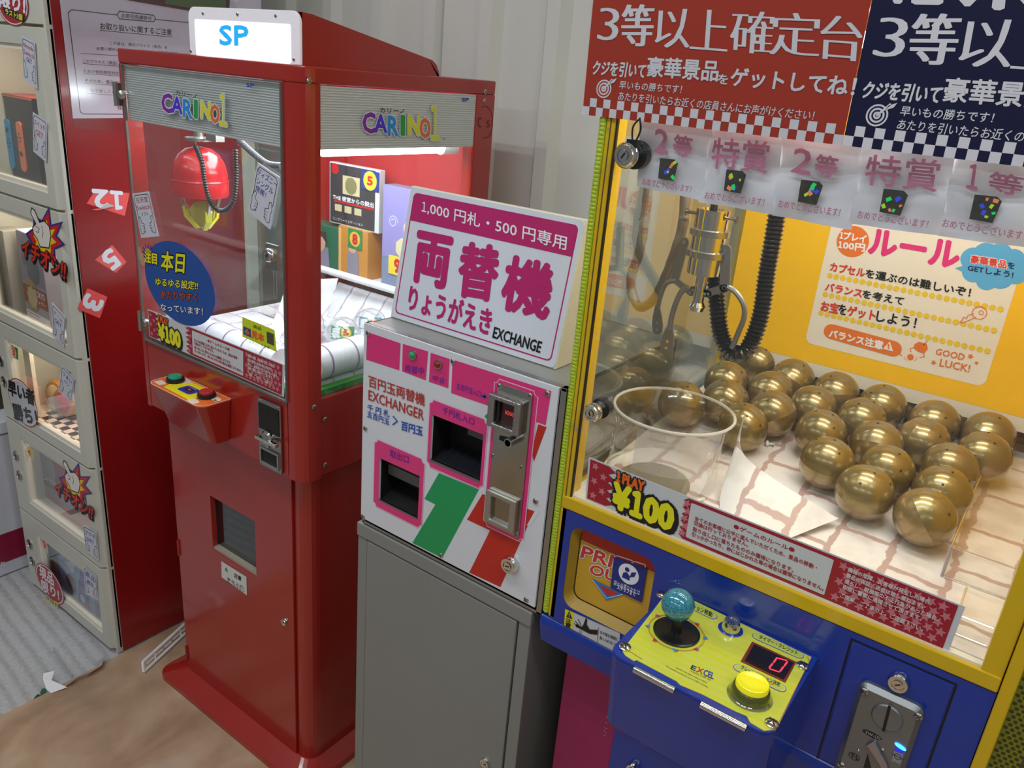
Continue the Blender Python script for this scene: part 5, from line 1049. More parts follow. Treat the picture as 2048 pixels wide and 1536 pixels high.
def cast_frame(q, h0, h1, inner_m, rim=.24, sparkle=nickel):
    v = pp(ef, *[E(*k) for k in q]); x0 = (v[0][0]+v[3][0])/2; x1 = (v[1][0]+v[2][0])/2; z1 = (v[0][1]+v[1][1])/2; z0 = (v[2][1]+v[3][1])/2; w_ = (x1-x0)*rim; hz = (z1-z0)*rim*.7
    g = M(sparkle); g.frame(ef, [(x0,z0),(x1,z0),(x1,z1),(x0,z1)], [(x0+w_,z0+hz),(x1-w_,z0+hz),(x1-w_,z1-hz),(x0+w_,z1-hz)], h0, h1)
    o = g.build('cast_frame', ap, .002); g = M(inner_m); g.poly(ef, [(x0+w_,z0+hz),(x1-w_,z0+hz),(x1-w_,z1-hz),(x0+w_,z1-hz)], h0+.002); g.build('frame_inset', ap); return (x0+w_, z0+hz, x1-w_, z1-hz)
cast = mat('hammered_casting', (.42,.42,.42), .32, 1., noise=.5, scale=500, bump=.6)
rr_ = cast_frame([(772,378),(958,432),(905,598),(752,540)], .004, .016, mat('coin_window', (.05,.012,.012), .25), .2, cast)
g = M(mat('print_led_red', (.5,.03,.03), .4, emit=(1,.1,.08), es=.5)); g.text(ef, '¥500', E(835,492), E(880,507), E(836,470), .0064, .02); g.build('price_mark', ap)
g = M(blk); g.obox(ef, rr_[0]+.002, rr_[1]+.002, rr_[0]+.006, rr_[3]-.002, .006, .010); g.build('coin_slot', ap)
g = M(nickel); c = ef.p(E(880, 630)); g.cyl(ef.w(c, .004), ef.w(c, .020), .0068, 18); g.rot_solid(ef.w(c, .020), ef.n, [(.0068, 0), (.005, .0006), (.005, .0), (.0001, .0)], 16); g.build('return_button', ap)
g = M(dark); g.poly(ef, pp(ef, E(805,605), E(850,615), E(850,650), E(800,628)), .0052); g.build('slot_shadow_plate', ap)
cast_frame([(750,885),(908,945),(892,1110),(728,1055)], .004, .013, mat('coin_cup_steel', (.34,.33,.28), .2, 1.), .2)
for q in ((800,345),(963,398),(768,715),(918,775),(738,1062),(890,1130)): screw(ap, ef, ef.p(E(*q)), .0042, .0035)
for q in ((100,68),(550,218),(1050,388),(86,572),(73,1038),(485,1243),(937,1478),(987,957)): screw(em, ef, ef.p(E(*q)), .0045, PH)
c = ef.p(E(862, 1285)); lock(em, ef, c, .0125, PH, .012, 'lock', .2)
# sign
sz_ = 1.2225
tz = top(sz_); A0, A1 = tz.pw((787, 632)), tz.pw((1103, 741))
yb = (A0[1]+A1[1])/2; tpz, ty2 = 1.4295, yb+.038
sp = Plane((A0[0], yb, sz_), (1, 0, 0), (0, ty2-yb, tpz-sz_), (0, -1, .2))
SW = A1[0]-A0[0]+.002; SH = math.hypot(ty2-yb, tpz-sz_)
sg = thing('tilted_sign', 'white and magenta money exchange sign leaning back on top of the coin exchanger', 'sign', ((A0[0]+A1[0])/2, yb+.02, sz_))
sgm = mat('sign_ivory', (.74, .70, .56), .4, noise=.04)
b = M(sgm); x0, x1 = A0[0], A0[0]+SW
b.add([(x0, yb, sz_), (x0, yb+.052, sz_), (x0, ty2+.008, tpz), (x0, ty2, tpz), (x1, yb, sz_), (x1, yb+.052, sz_), (x1, ty2+.008, tpz), (x1, ty2, tpz)], [(0,1,2,3)[::1], (7,6,5,4), (0,4,5,1), (1,5,6,2), (2,6,7,3), (3,7,4,0)])
b.build('body', sg, .001)
sf = mat('sign_face_white', (.66, .70, .78), .35, noise=.02); smg = ink('sign_magenta', '#b42268')
b = M(sf); b.prism(sp, rrect(.0015, .0015, SW-.0015, SH-.0015, .007, 4), 0, .0012); fpn = b.build('face', sg, label='white face printed in magenta and black')
g = M(smg); HS = .0012; C2 = lambda x, y: sp.p(Cc(x, y))
# (the border is a printed rounded line, the header a magenta band)
mgn = .011
o_ = rrect(mgn-.002, mgn-.002, SW-mgn+.002, SH-mgn+.002, .008, 5); i_ = rrect(mgn, mgn, SW-mgn, SH-mgn, .007, 5)
g.frame(sp, o_, i_, HS, HS+.0003)
hb_ = (C2(700, 478)[1] + C2(1650, 735)[1])/2
g.poly(sp, rrect(mgn-.001, hb_, SW-mgn+.001, SH-mgn+.001, .008, 5, (0,0,1,1)), HS+.0004)
g.use(pw_); g.text(sp, '1,000 円札・500 円専用', Cc(752, 448), Cc(1638, 682), Cc(757, 368), HS+.0008, .012)
g.use(smg)
g.text(sp, '両', Cc(700, 860), Cc(900, 912), Cc(735, 565), HS+.0008, .045); g.text(sp, '替', Cc(970, 950), Cc(1195, 990), Cc(1005, 632), HS+.0008, .04); g.text(sp, '機', Cc(1235, 1030), Cc(1520, 1100), Cc(1285, 712), HS+.0008, .04)
g.text(sp, 'りょうがえき', Cc(668, 1040), Cc(1168, 1200), Cc(685, 890), HS+.0008, .03)
g.use(pk); g.text(sp, 'EXCHANGE', Cc(1187, 1213), Cc(1478, 1308), Cc(1200, 1148), HS+.0008, .03)
g.build('sign_print', fpn)
# ================================================================ YELLOW AND BLUE CLAW MACHINE
YX0, YX1, YY, YB_ = -.490, .052, .850, 1.455
ym = thing('claw_machine', 'yellow framed claw machine with blue control shelf, full of gold balls', 'claw machine', (-.22, 1.12, 0))
yf = front(YY); ZB = 1.052; ZG = 1.0705; ZT = 1.80
gx0_, gx1_ = -.4785, .0295
b = M(yel); b.obox(yf, YX0, .868, gx0_, ZT, -.030, .0)
b.build('frame_post', ym, .0015)
M(yel).obox(yf, gx1_, ZB-.0, .0495, ZT, -.03, .0).build('frame_post', ym, .0012)
M(yel).obox(yf, YX0+.002, ZB, .0495, ZG, -.03, .0015).build('frame_rail', ym, .0015)
M(mat('frame_groove', (.10,.06,.01), .5)).box((gx0_-.0062, YY-.0006, ZB+.01), (gx0_-.0050, YY+.001, ZT)).build('groove', ym)
M(yel).box((YX0-.006, YY-.001, ZT+.0005), (.0635, YB_, ZT+.03)).build('roof', ym, .003)
# outer flange right of the frame and the dotted reflective side strip
M(yel).box((.0505, YY-.004, .60), (.0635, YY+.03, ZT)).build('flange', ym, .002)
green = mat('reflective_green', (.42, .55, .02), .25, noise=.5, scale=240); MATS['reflective_green'].node_tree.nodes['Principled BSDF'].inputs['Coat Weight'].default_value = .5
gd = mat('mesh_dark_olive', (.045, .045, .004), .5)
b = M(mat('mesh_olive', (.20,.21,.012), .4)).box((.0640, YY+.004, .60), (.0900, YY+.03, ZT)); ds = b.build('dotted_strip', ym)
pd = front(YY+.004); g = M(gd)
for j in range(224):
    for i in range(4): g.disc(pd, (.0668+i*.0062+(.0031 if j % 2 else 0), .62+j*.0052), .0021, .0004, 8)
o = g.build('strip_holes', ds); o['kind'] = 'stuff'
M(mat('brown_side', (.13,.09,.06), .5)).box((.0905, YY+.02, 0), (.12, 1.4, ZT)).build('side_cover', ym)
# beaded green edge trim on the left
g = M(green)
for k in range(190):
    z = .874 + k*.00485; g.rot_solid((YX0-.0055, YY+.004, z), (0, -1, 0), [(.0058, 0), (.0052, .003), (.003, .0052), (.0004, .006)], 6)
o = g.build('beaded_trim', ym); o['kind'] = 'stuff'
M(green).box((YX0-.0115, YY+.003, .870), (YX0, YY+.02, ZT)).build('trim_strip', ym)
# paint chips on the post
chip = mat('chipped_metal', (.52,.53,.55), .4, .6); g = M(chip)
rnd = random.Random(3)
for (u, v, n_) in ((1205, 275, 16), (1218, 300, 14), (1200, 345, 12), (1140, 810, 12), (1152, 830, 6)):
    for k in range(n_):
        c = yf.p((u + rnd.uniform(-5, 5) - (0), v + rnd.uniform(-45, 45)))
        if YX0+.001 < c[0] < gx0_-.002: g.poly(yf, [(c[0]+rnd.uniform(-.0016,.0016), c[1]+rnd.uniform(-.004,.004)) for _ in range(3)], .0003+.00002*k)
o = g.build('paint_chips', ym); o['kind'] = 'stuff'
# glass front, side glass, back wall, ceiling plate
yg = M(pane).box((gx0_, YY+.006, ZG), (gx1_, YY+.010, ZT)).build('front_glass', ym)
M(mat('glass_seal', (.02,.015,.01), .5)).box((gx0_, YY+.002, ZG), (gx0_+.0022, YY+.006, ZT)).build('seal', ym)
M(mat('light_bead', (.80,.74,.60), .3)).box((gx0_, YY+.004, ZG-.001), (gx1_, YY+.016, ZG+.003)).build('glass_channel', ym)
M(glass('left_glass', tint=(.88,.90,.86), refl=.14, edge=.62)).box((-.497, YY+.03, 1.06), (-.494, YB_-.08, ZT)).build('side_glass', ym)
M(yel_in).box((YX0-.004, YB_-.012, 1.03), (.05, YB_, ZT)).build('back_wall', ym)
M(yel).box((YX0-.006, 1.362, 1.05), (YX0+.012, YB_-.008, ZT)).build('rear_post', ym, .002)
M(yel).box((-.497, YY+.03, 1.052), (-.487, YB_-.08, 1.072)).build('side_rail', ym, .001)
M(yel_in).box((.0495, YY+.03, 1.05), (.0520, YB_, ZT)).build('right_wall', ym)
for v in (565, 735): 
    pq = side(YX0+.012); 
for q in ((1500, 580), (1472, 722)):
    pb_ = front(1.360); a = pb_.p(q); g = M(nickel); g.rot_solid(pb_.w((YX0+.006, a[1])), pb_.n, [(.005, 0), (.004, .003), (.0001, .004)], 12); g.build('bolt', ym)
# play field: board, printed brick paper sloping gently up
def zf(y): return 1.075 + .104*(y-.86)
b = M(mat('white_board', (.78,.75,.68), .5)); vs = [(YX0+.004, .862, zf(.862)-.004), (.049, .862, zf(.862)-.004), (.049, 1.44, zf(1.44)-.004), (YX0+.004, 1.44, zf(1.44)-.004)]
b.add([(v[0], v[1], v[2]-.012) for v in vs] + vs, [(3,2,1,0), (4,5,6,7), (0,1,5,4), (1,2,6,5), (2,3,7,6), (3,0,4,7)]); b.build('field_board', ym)
bp2 = brick_paper('brick_print_paper_rose', sx=.100, sy=.066, c1=(.82,.78,.74), c2=(.76,.71,.67), mort=(.52,.36,.32), rot=1.57, mortar=.020)
b = M(bp2); vs = [(-.47, .880, zf(.880)), (.047, .862, zf(.862)), (.047, 1.435, zf(1.435)), (-.47, 1.435, zf(1.435))]
b.add([(v[0], v[1], v[2]-.004) for v in vs] + vs, [(3,2,1,0), (4,5,6,7), (0,1,5,4), (1,2,6,5), (2,3,7,6), (3,0,4,7)]); b.build('brick_print_sheet', ym)
# gold balls
gold = mat('gold_capsule', (.27, .205, .075), .27, .65, noise=.12, scale=9, coat=.7); gold2 = mat('gold_capsule_lower', (.33, .23, .095), .27, .6, noise=.08, scale=9, coat=.8)
BALLS = [('a',-.0730,1.0377,'rightmost of the two front gold balls, nearest the clear box corner'),('b',-.1488,1.0487,'left one of the two front gold balls, showing a single hole on top'),
 ('c',-.0675,1.1105,'gold ball right behind the front right ball, left of the clear box edge'),('d',-.2114,1.0925,'gold ball at the left end of the second row with two holes on top'),
 ('e',-.1401,1.1212,'gold ball with a slanting seam right behind the front left ball'),('f',-.0719,1.1837,'gold ball in the third place up the right-hand column, three holes'),
 ('g',-.2449,1.1708,'gold ball behind the two-hole ball of the left side of the heap'),('h',-.1701,1.1878,'gold ball in the middle of the heap, brownish, under the rules poster side'),
 ('i',-.1180,1.2405,'gold ball with an upright seam right of the middle of the heap'),('j',-.0405,1.2497,'brownish gold ball one place before the far right ball'),
 ('k',-.2819,1.2461,'gold ball third in the line going back from the left of the heap'),('l',-.2086,1.2499,'brownish gold ball with one hole, in the middle of the fourth row'),
 ('m',-.1958,1.3218,'gold ball whose top touches the bottom edge of the rules poster, left one'),('n',-.1179,1.3137,'gold ball with a vertical seam close under the rules poster edge'),
 ('o',-.0448,1.3226,'farthest right gold ball, under the poster corner'),('p',-.2692,1.3228,'gold ball with one hole just below the left half of the poster'),
 ('r',-.3452,1.1174,'gold ball with four holes right beside the clear plastic cylinder'),('q',-.3263,1.1880,'gold ball with three holes behind the four-hole one near the cylinder'),
 ('s',-.4273,1.2470,'leftmost gold ball standing against the yellow rear post'),('t',-.3992,1.1795,'gold ball half hidden by the right rim of the clear cylinder'),
 ('u',-.3545,1.2567,'greenish gold ball in the middle of the left back group'),('v',-.4166,1.3612,'gold ball at the back, under the black cable loop'),
 ('w',-.3435,1.3289,'gold ball at the back between the cable loop and the poster'),('x',-.3011,1.3885,'gold ball in the last row, left of the poster corner'),
 ('y',-.4515,1.1282,'gold ball seen through the clear cylinder'),('z',-.1660,1.3885,'gold ball of the last row hidden mostly by the poster, middle'),('zz',-.0927,1.3850,'gold ball of the last row hidden mostly by the poster, right')]
RB = .0371; nrm = np.array([0, -.104, 1.]); nrm /= np.linalg.norm(nrm)
orient = {'a': (.2, .9, .5), 'b': (.3, .2, 0), 'c': (.25, .1, .2), 'd': (.1, .0, 1), 'e': (.9, .7, .2), 'f': (.1, .1, 2), 'i': (1.5, .3, 1.1), 'n': (1.5, .2, .9)}
def hemisphere(top_, r, m_, holes=()):
    g = M(m_); s_ = 1 if top_ else -1; k = 10
    g.rot_solid((0,0,0), (0,0,s_), [(r*1.004, 0)] + [(r*math.cos(math.pi/2*i/k), .0006 + (r-.0006)*math.sin(math.pi/2*i/k)) for i in range(0, k)] + [(.00005, r)], 36, False); return g
proto = thing('gold_ball', BALLS[0][3], 'ball', (0, 0, 0), 'gold capsule balls on the play field')
hemisphere(True, RB, gold).build('upper_shell', proto); hemisphere(False, RB*.996, gold2).build('lower_shell', proto)
g = M(mat('seam_dark', (.10,.07,.02), .5)); g.rot_solid((0,0,-.0003), (0,0,1), [(RB*1.0005, 0), (RB*1.0005, .0006)], 36, False); g.build('seam', proto)
for (th, ph) in ((0, 0), (38, 10), (38, 130), (38, 250)):
    t_, p_ = math.radians(th), math.radians(ph); d = np.array([math.sin(t_)*math.cos(p_), math.sin(t_)*math.sin(p_), math.cos(t_)]); g = M(dark); g.rot_solid(d*RB*.999, d, [(.0017, 0), (.0017, .0003), (.0001, .0003)], 10); g.build('hole', proto)
kids = list(proto.children); rnd = random.Random(11)
for i, (k, x, y, lb) in enumerate(BALLS):
    if i == 0: r_ = proto
    else:
        r_ = proto.copy(); COL.objects.link(r_); r_['label'] = lb
        for ch in kids: c_ = ch.copy(); COL.objects.link(c_); c_.parent = r_
    base = np.array([x, y, zf(y)]) + nrm*RB/nrm[2]*1.0; base[2] = zf(y) + RB/nrm[2]
    r_.location = tuple(base); r_.rotation_euler = orient.get(k, (rnd.uniform(-.5,.7), rnd.uniform(-.5,.5), rnd.uniform(0,6)))
# ---------------- clear cylinder over the prize chute, paper flap, acrylic boxes
CHX, CHY, CHZ = -.404, .972, 1.186
zb = zf(CHY)
g = M(acr); prof = [(.0795, zb-.004), (.0760, zb+.03), (.0755, zb+.065), (.0790, zb+.09), (.0835, CHZ-CHY*0)]
n = 40; vs = []; g = M(glass('cylinder_acrylic', tint=(.93,.925,.895), refl=.15, edge=.85, rough=.09))
for r, z in prof:
    for k in range(n): a = 2*math.pi*k/n; vs.append((CHX + r*math.cos(a), CHY + .012*(z-zb)/.1 + r*math.sin(a), z))
fs = [(i*n+k, i*n+(k+1) % n, (i+1)*n+(k+1) % n, (i+1)*n+k) for i in range(len(prof)-1) for k in range(n)]
g.add(vs, fs, True); cy = g.build('chute_cylinder', ym, label='clear plastic cylinder, wavy and scratched')
g = M(film('acrylic_rim', (.80,.79,.72), .55, .15)); c0 = np.array((CHX, CHY+.012*(CHZ-zb)/.1, CHZ)); g.tube([c0 + np.array([.0835*math.cos(a), .0835*math.sin(a), 0]) for a in np.linspace(0, 2*math.pi, 33)], .0022, 8); g.build('cylinder_rim', cy)
g = M(acr_edge); g.tube([(CHX + .080*math.cos(a), CHY + .080*math.sin(a), zb+.002) for a in np.linspace(math.radians(165), math.radians(345), 20)], .0020, 8); g.build('cylinder_foot', cy)
g = M(mat('chute_floor', (.19,.17,.12), .4)); tf = Plane((0, .86, 1.075), (1,0,0), (0,1,.104)); g.disc(tf, (CHX, (CHY-.022-.86)*1.005), .052, .0012, 32); g.build('chute_opening', ym)
g = M(mat('scuff_white', (.8,.8,.76), .3)); rnd = random.Random(5)
for k in range(26):
    a = rnd.uniform(3.3, 6.0); z = rnd.uniform(zb+.03, CHZ-.012); r = .0795; t = rnd.uniform(.01, .05)
    p0 = np.array([CHX+r*math.cos(a), CHY+.01+r*math.sin(a), z]); p1 = np.array([CHX+r*math.cos(a+t), CHY+.01+r*math.sin(a+t), z-rnd.uniform(-.004,.006)]); g.tube([p0, p1], .00045, 4)
o = g.build('scratches', cy); o['kind'] = 'stuff'
# loose flap of printed paper curling round the cylinder's right side
fl_ = M(bp2); base_ = [(-.312, 1.030), (-.300, .985), (-.275, .955), (-.235, .940)]
top_ = [(-.322, 1.035, .100), (-.308, 1.005, .062), (-.262, 1.000, .040), (-.165, 1.005, .012)]
bot_ = [(-.318, 1.010, .060), (-.306, .955, .004), (-.270, .925, .002), (-.215, .915, .0015)]
P0 = spline([(x, y, zf(y)+z) for x, y, z in top_]); P1 = spline([(x, y, zf(y)+z) for x, y, z in bot_]); n = len(P0)
vs = [tuple(p) for p in P0] + [tuple(p) for p in P1] + [(p[0]+.0006, p[1], p[2]+.0006) for p in P0] + [(p[0]+.0006, p[1], p[2]+.0006) for p in P1]
fl_.smooth = True; fl_.add(vs, [(i, n+i, n+i+1, i+1) for i in range(n-1)] + [(2*n+i, 2*n+i+1, 3*n+i+1, 3*n+i) for i in range(n-1)]); o = fl_.build('printed_flap'); tag(o, 'loose curled flap of brick print paper beside the clear cylinder', 'paper')
g = M(film('clear_label', (.70,.66,.62), .42)); ang = [math.radians(a) for a in (262, 275, 290, 305, 318, 330)]; vs = [(CHX+.0842*math.cos(a), CHY+.010+.0842*math.sin(a), z) for z in (zb+.035, CHZ-.004) for a in ang]
g.add(vs, [(i, i+1, 7+i, 6+i) for i in range(5)]); g.build('paper_on_cylinder', cy)
# tiny white clip on the floor
c = tf.pw(I(1190, 590), .004); t = M(wht); t.rot_solid(c, (1, .3, .2), [(.002, -.006), (.005, -.004), (.005, -.001), (.0015, 0), (.0015, .006), (.004, .007), (.0001, .008)], 12); o = t.build('plastic_clip'); tag(o, 'tiny white plastic clip on the brick print floor by the gold balls', 'clip')
# two clear boxes at the right
def clear_tray(x0, y0, x1, y1, h, label, lip=False):
    z0 = zf(y0); t = thing('clear_box', label, 'clear box', ((x0+x1)/2, (y0+y1)/2, z0)); q = lambda x, y, d=0: (x, y, zf(y)+d)
    g = M(acr); 
    def wall(a, b_): g.add([q(*a), q(*b_), q(*b_, h), q(*a, h)], [(0,1,2,3)])
    wall((x0,y0),(x1,y0)); wall((x0,y0),(x0,y1)); wall((x1,y0),(x1,y1)); wall((x0,y1),(x1,y1)); g.add([q(x0,y0,h), q(x1,y0,h), q(x1,y1,h), q(x0,y1,h)], [(0,1,2,3)]); g.build('sheet', t)
    em_ = mat('box_edge_lilac', (.42,.39,.44), .25)
    for a, b_ in (((x0,y0,0),(x0,y0,h)), ((x0,y0,h),(x1,y0,h)), ((x0,y0,h),(x0,y1,h)), ((x0,y0,0.001),(x1,y0,0.001)), ((x1,y0,0),(x1,y0,h))):
        M(em_ if a[2] == 0 else glass('box_edge_clear', tint=(.9,.88,.82), refl=.3, edge=.8, rough=.1)).tube([q(*a), q(*b_)], .0013 if a[2] else .0018, 6).build('edge', t)
    return t
clear_tray(-.034, .982, .046, 1.262, .042, 'clear acrylic box lying to the right of the gold balls')
clear_tray(-.006, .885, .036, .940, .024, 'small clear acrylic box in the front right corner of the play field')
# ---------------- rules poster hanging at the back
RP = front(1.345); h0 = .0
c00, c10 = RP.p((1468, 702)), RP.p((2037, 862)); zlo = (c00[1]+c10[1])/2-.004
u0, u1 = RP.p((1478, 500))[0]+.0, .046
rp = M(ink('poster_edge_white', '#d8d2c4', .45)); rp.obox(RP, u0, zlo, u1, 1.62, -.0006, 0)
rp.use(ink('poster_yellow', '#f0bc0a', .45)); rp.poly(RP, [(u0+.0005, RP.p(H(800, 1250))[1]+.0015), (u1, RP.p(H(800, 1250))[1]+.0015), (u1, 1.6), (u0+.0005, 1.6)], .0003)
q4 = pp(RP, H(395, 215), H(228, 960), H(1400, 1262), H(1626, 360)); wx0 = (q4[0][0]+q4[1][0])/2; wx1 = (q4[2][0]+q4[3][0])/2+.0; wz0 = (q4[1][1]+q4[2][1])/2-.003
wp = ink('poster_panel_cream', '#e4ddd0', .45); rp.use(wp); rp.poly(RP, rrect(wx0, wz0, wx1, 1.52, .012, 5), .0006)
pvr = ink('print_tomato', '#d03a28'); pho = ink('print_hot_pink', '#d8307c'); pyd = ink('print_dot_yellow', '#e6c42c'); pog = ink('print_tangerine', '#e0742a')
rp.use(pog); c = RP.p(H(530, 330)); rp.disc(RP, c, .0245, .0010, 30)
rp.use(pw_); rp.text(RP, '1プレイ', H(448,310), H(612,338), H(455,262), .0014, .05); rp.text(RP, '100円', H(437,372), H(605,395), H(442,325), .0014, .05)
rp.use(pho)
rp.text(RP, 'ルール', H(632,400), H(1195,500), H(655,250), .0012, .055)
rp.use(ink('cloud_blue', '#58a8dc')); cc_ = [H(1240,440), H(1300,395), H(1380,360), H(1460,365), H(1530,385), H(1590,420), H(1600,490), H(1580,560), H(1500,590), H(1400,625), H(1340,590), H(1265,545), H(1225,520)]
for i, q in enumerate([H(1300,440), H(1380,410), H(1470,415), H(1550,450), H(1570,530), H(1480,560), H(1390,580), H(1310,520), H(1400,490), H(1490,490)]): rp.disc(RP, RP.p(q), .0165 if i not in (6,) else .014, .0008+.00002*i, 20)
rp.poly(RP, pp(RP, H(1185,500), H(1240,525), H(1250,480)), .0011)
rp.use(pw_); rp.text(RP, '豪華景品', H(1285,465), H(1512,502), H(1290,415), .0012, .11); rp.use(pvr); rp.text(RP, '豪華景品', H(1285,465), H(1512,502), H(1290,415), .0016, .03)
rp.use(pnv); rp.text(RP, 'を', H(1522,500), H(1565,506), H(1524,460), .0014, .03); rp.text(RP, 'GETしよう!', H(1265,515), H(1555,562), H(1270,478), .0014, .03)
for (a, b_, cc2, st1, st2, m0) in ((H(385,515), H(1280,685), H(392,462), 'カプセル', 'を運ぶのは難しいぞ！', .27), (H(352,642), H(850,738), H(362,592), 'バランス', 'を考えて', .49)):
    a, b_, cc2 = RP.p(a), RP.p(b_), RP.p(cc2); mid = a + (b_-a)*m0
    rp.use(pvr); rp.text(RP, st1, a, mid-(b_-a)*.008, cc2, .0014, .04); rp.use(pk); rp.text(RP, st2, mid, b_, cc2+(mid-a), .0014, .03)
a, b_, cc2 = RP.p(H(325,770)), RP.p(H(930,885)), RP.p(H(335,708)); s1, s2, s3, s4 = [a+(b_-a)*t for t in (.19, .29, .585, .60)]
rp.use(pvr); rp.text(RP, 'お宝', a, s1, cc2, .0014, .04); rp.text(RP, 'ゲット', s2, s3, cc2+(s2-a), .0014, .04); rp.use(pk); rp.text(RP, 'を', s1+(b_-a)*.01, s2-(b_-a)*.01, cc2+(s1-a), .0014, .03); rp.text(RP, 'しよう！', s4, b_, cc2+(s4-a), .0014, .03)
for (a, b_) in ((H(385,547), H(1475,762)), (H(355,668), H(1435,898)), (H(328,788), H(1392,1030))):
    a, b_ = RP.p(a), RP.p(b_); rp.use(pyd)
    for k in range(25): rp.disc(RP, a+(b_-a)*k/24, .0044, .0010+.000005*k, 12)
rp.use(pog); kc = RP.p(H(1342,785)); rp.line(RP, [kc+.0095*np.array([math.cos(t), math.sin(t)]) for t in np.linspace(0,6.2,18)], .0010, .0018, True); rp.line(RP, [kc+np.array([.002,.001])+.003*np.array([math.cos(t), math.sin(t)]) for t in np.linspace(0,6.2,10)], .0008, .0018, True)
rp.line(RP, pp(RP, H(1305,790), H(1270,800), H(1258,820), H(1240,812), H(1228,835), H(1215,845), H(1240,848), H(1320,812)), .0010, .0018)
a, b_ = RP.p(H(395,905)), RP.p(H(790,1015)); d = b_-a; d /= np.linalg.norm(d); nn = np.array([-d[1], d[0]]); r_ = .0125
pts = [a+r_*(d*-math.sin(t)+nn*math.cos(t)) for t in np.linspace(0, math.pi, 8)] + [b_+r_*(d*math.sin(t)-nn*math.cos(t)) for t in np.linspace(0, math.pi, 8)]; rp.poly(RP, pts, .0012)
rp.use(pw_); rp.text(RP, 'バランス注意', H(378,940), H(720,1020), H(385,890), .0016, .05); rp.poly(RP, pp(RP, H(725,1015), H(790,1032), H(768,968)), .0016); rp.use(pog); rp.text(RP, '!', H(755,1012), H(765,1015), H(756,982), .002, .05)
rp.line(RP, pp(RP, H(800,1035), H(818,1045), H(822,1035), H(845,1060)), .001, .0014)
rp.poly(RP, pp(RP, H(925,985), H(955,970), H(1005,985), H(1012,1015), H(985,1045), H(945,1030), H(922,1010)), .0014); rp.line(RP, pp(RP, H(985,990), H(1008,965)), .0012, .0014)
rp.line(RP, pp(RP, H(925,1005), H(898,1015), H(905,1035)), .001, .0014); rp.line(RP, pp(RP, H(985,1045), H(990,1065), H(960,1070)), .001, .0014); rp.disc(RP, RP.p(H(900,1068)), .0048, .0014, 14)
rp.line(RP, pp(RP, H(862,1062), H(866,1080), H(880,1090)), .0006, .0014); rp.line(RP, pp(RP, H(940,1065), H(938,1085), H(925,1092)), .0006, .0014)
rp.text(RP, 'GOOD', H(1058,1050), H(1240,1088), H(1070,1012), .0014, .02); rp.text(RP, 'LUCK!', H(1085,1125), H(1275,1165), H(1095,1080), .0014, .02)
for q, r_ in ((H(1285,1063), .0050), (H(1322,1105), .0034), (H(1048,1102), .0044)): rp.star(RP, RP.p(q), r_, 5, .4, .3, .0015)
rp.build('rules_poster', ym, label='yellow framed rules poster with pink and black lettering')
g = M(acr); g.box((-.40, 1.352, zlo+.010), (.046, 1.3545, 1.60)); g.build('poster_backing', ym)
# ---------------- posters on the outside of the glass
yo = front(YY-.0022)
rBL, rBR, rTL = yo.p(F(12,528)), yo.p(F(1208,670)), yo.p((1187,0)); up = (rTL-rBL); up /= np.linalg.norm(up); PWV = rBR-rBL; PHV = up*.165
def to_uv(q): # layout coordinates of the red poster
    A_ = np.array([PWV, PHV]).T; return np.linalg.solve(A_, yo.p(q)-rBL)
mincho = .0
def poster(org, base_m, hv, scale=1.0, label=''):
    W_, H_ = PWV*scale, PHV*scale; q = lambda uv: org + W_*uv[0] + H_*uv[1]; u = lambda x, y: q(to_uv(F(x, y)))
    g = M(base_m); g.prism(yo, [q((0,0)), q((1,0)), q((1,1)), q((0,1))], 0, .0006)
    k = 33; 
    for i in range(k):
        for r_ in (0, 1):
            if (i+r_) % 2 == 0: g.use(ink('poster_white', '#d4d4dc')); g.poly(yo, [q((i/k, r_*.058)), q(((i+1)/k, r_*.058)), q(((i+1)/k, (r_+1)*.058)), q((i/k, (r_+1)*.058))], .0010)
    g.use(ink('poster_white', '#d4d4dc'))
    a, b_, c_ = u(85,183), u(1252,283), u(92,32)
    st = '3等以上確定台'; xs = [(85,170,183,190,35), (190,330,213,215,22), (350,500,218,222,42), (512,675,225,238,42), (695,885,240,252,50), (880,1098,250,262,58), (1110,1290,270,285,70)]
    for ch, (xa, xb, ya, yb, yt) in zip(st, xs):
        for k2 in range(7):   # thin strokes widened sideways only, like a serif face
            dx = (PWV/np.linalg.norm(PWV))*.00048*(k2-3); g.text(yo, ch, u(xa,ya)+dx, u(xb,yb)+dx, u(xa+ (12 if ch != '3' else 14),yt)+dx, .0012+.00001*k2, off=(-.015 if ch != '等' else 0.), res=3)
    for st, A1, B1, T1, bd in (('クジを引いて', (58,345), (298,362), (68,280), .03), ('豪華景品', (310,352), (635,375), (318,262), .025), ('を', (638,385), (682,390), (642,342), .03), ('ゲットしてね！', (693,395), (1262,445), (706,312), .03),
                           ('早いもの勝ちです！', (182,410), (468,432), (188,372), .01), ('あたりを引いたらお近くの店員さんにお声がけください！', (176,462), (1075,556), (183,422), .008)):
        g.text(yo, st, u(*A1), u(*B1), u(*T1), .0012, bd)
    tc_ = u(112, 410); sc_ = .0100*scale
    for r_, on in ((1., 1), (.84, 0), (.68, 1), (.50, 0), (.34, 1), (.16, 0)):
        g.use(ink('poster_white', '#d4d4dc') if on else base_m); g.disc(yo, tc_, sc_*r_, .0011+.0001*(1-r_), 22)
    g.use(ink('poster_white', '#d4d4dc')); g.line(yo, [tc_, tc_+np.array([.0095, .0105])*scale], .002, .0014); g.poly(yo, [tc_+np.array(p)*scale for p in ((.006,.005),(.013,.008),(.0155,.0125),(.0085,.0095))], .0014)
    return g, u, q
vinyl_r = ink('poster_red', '#a8301a', .22); vinyl_n = ink('poster_navy', '#0d1038', .22)
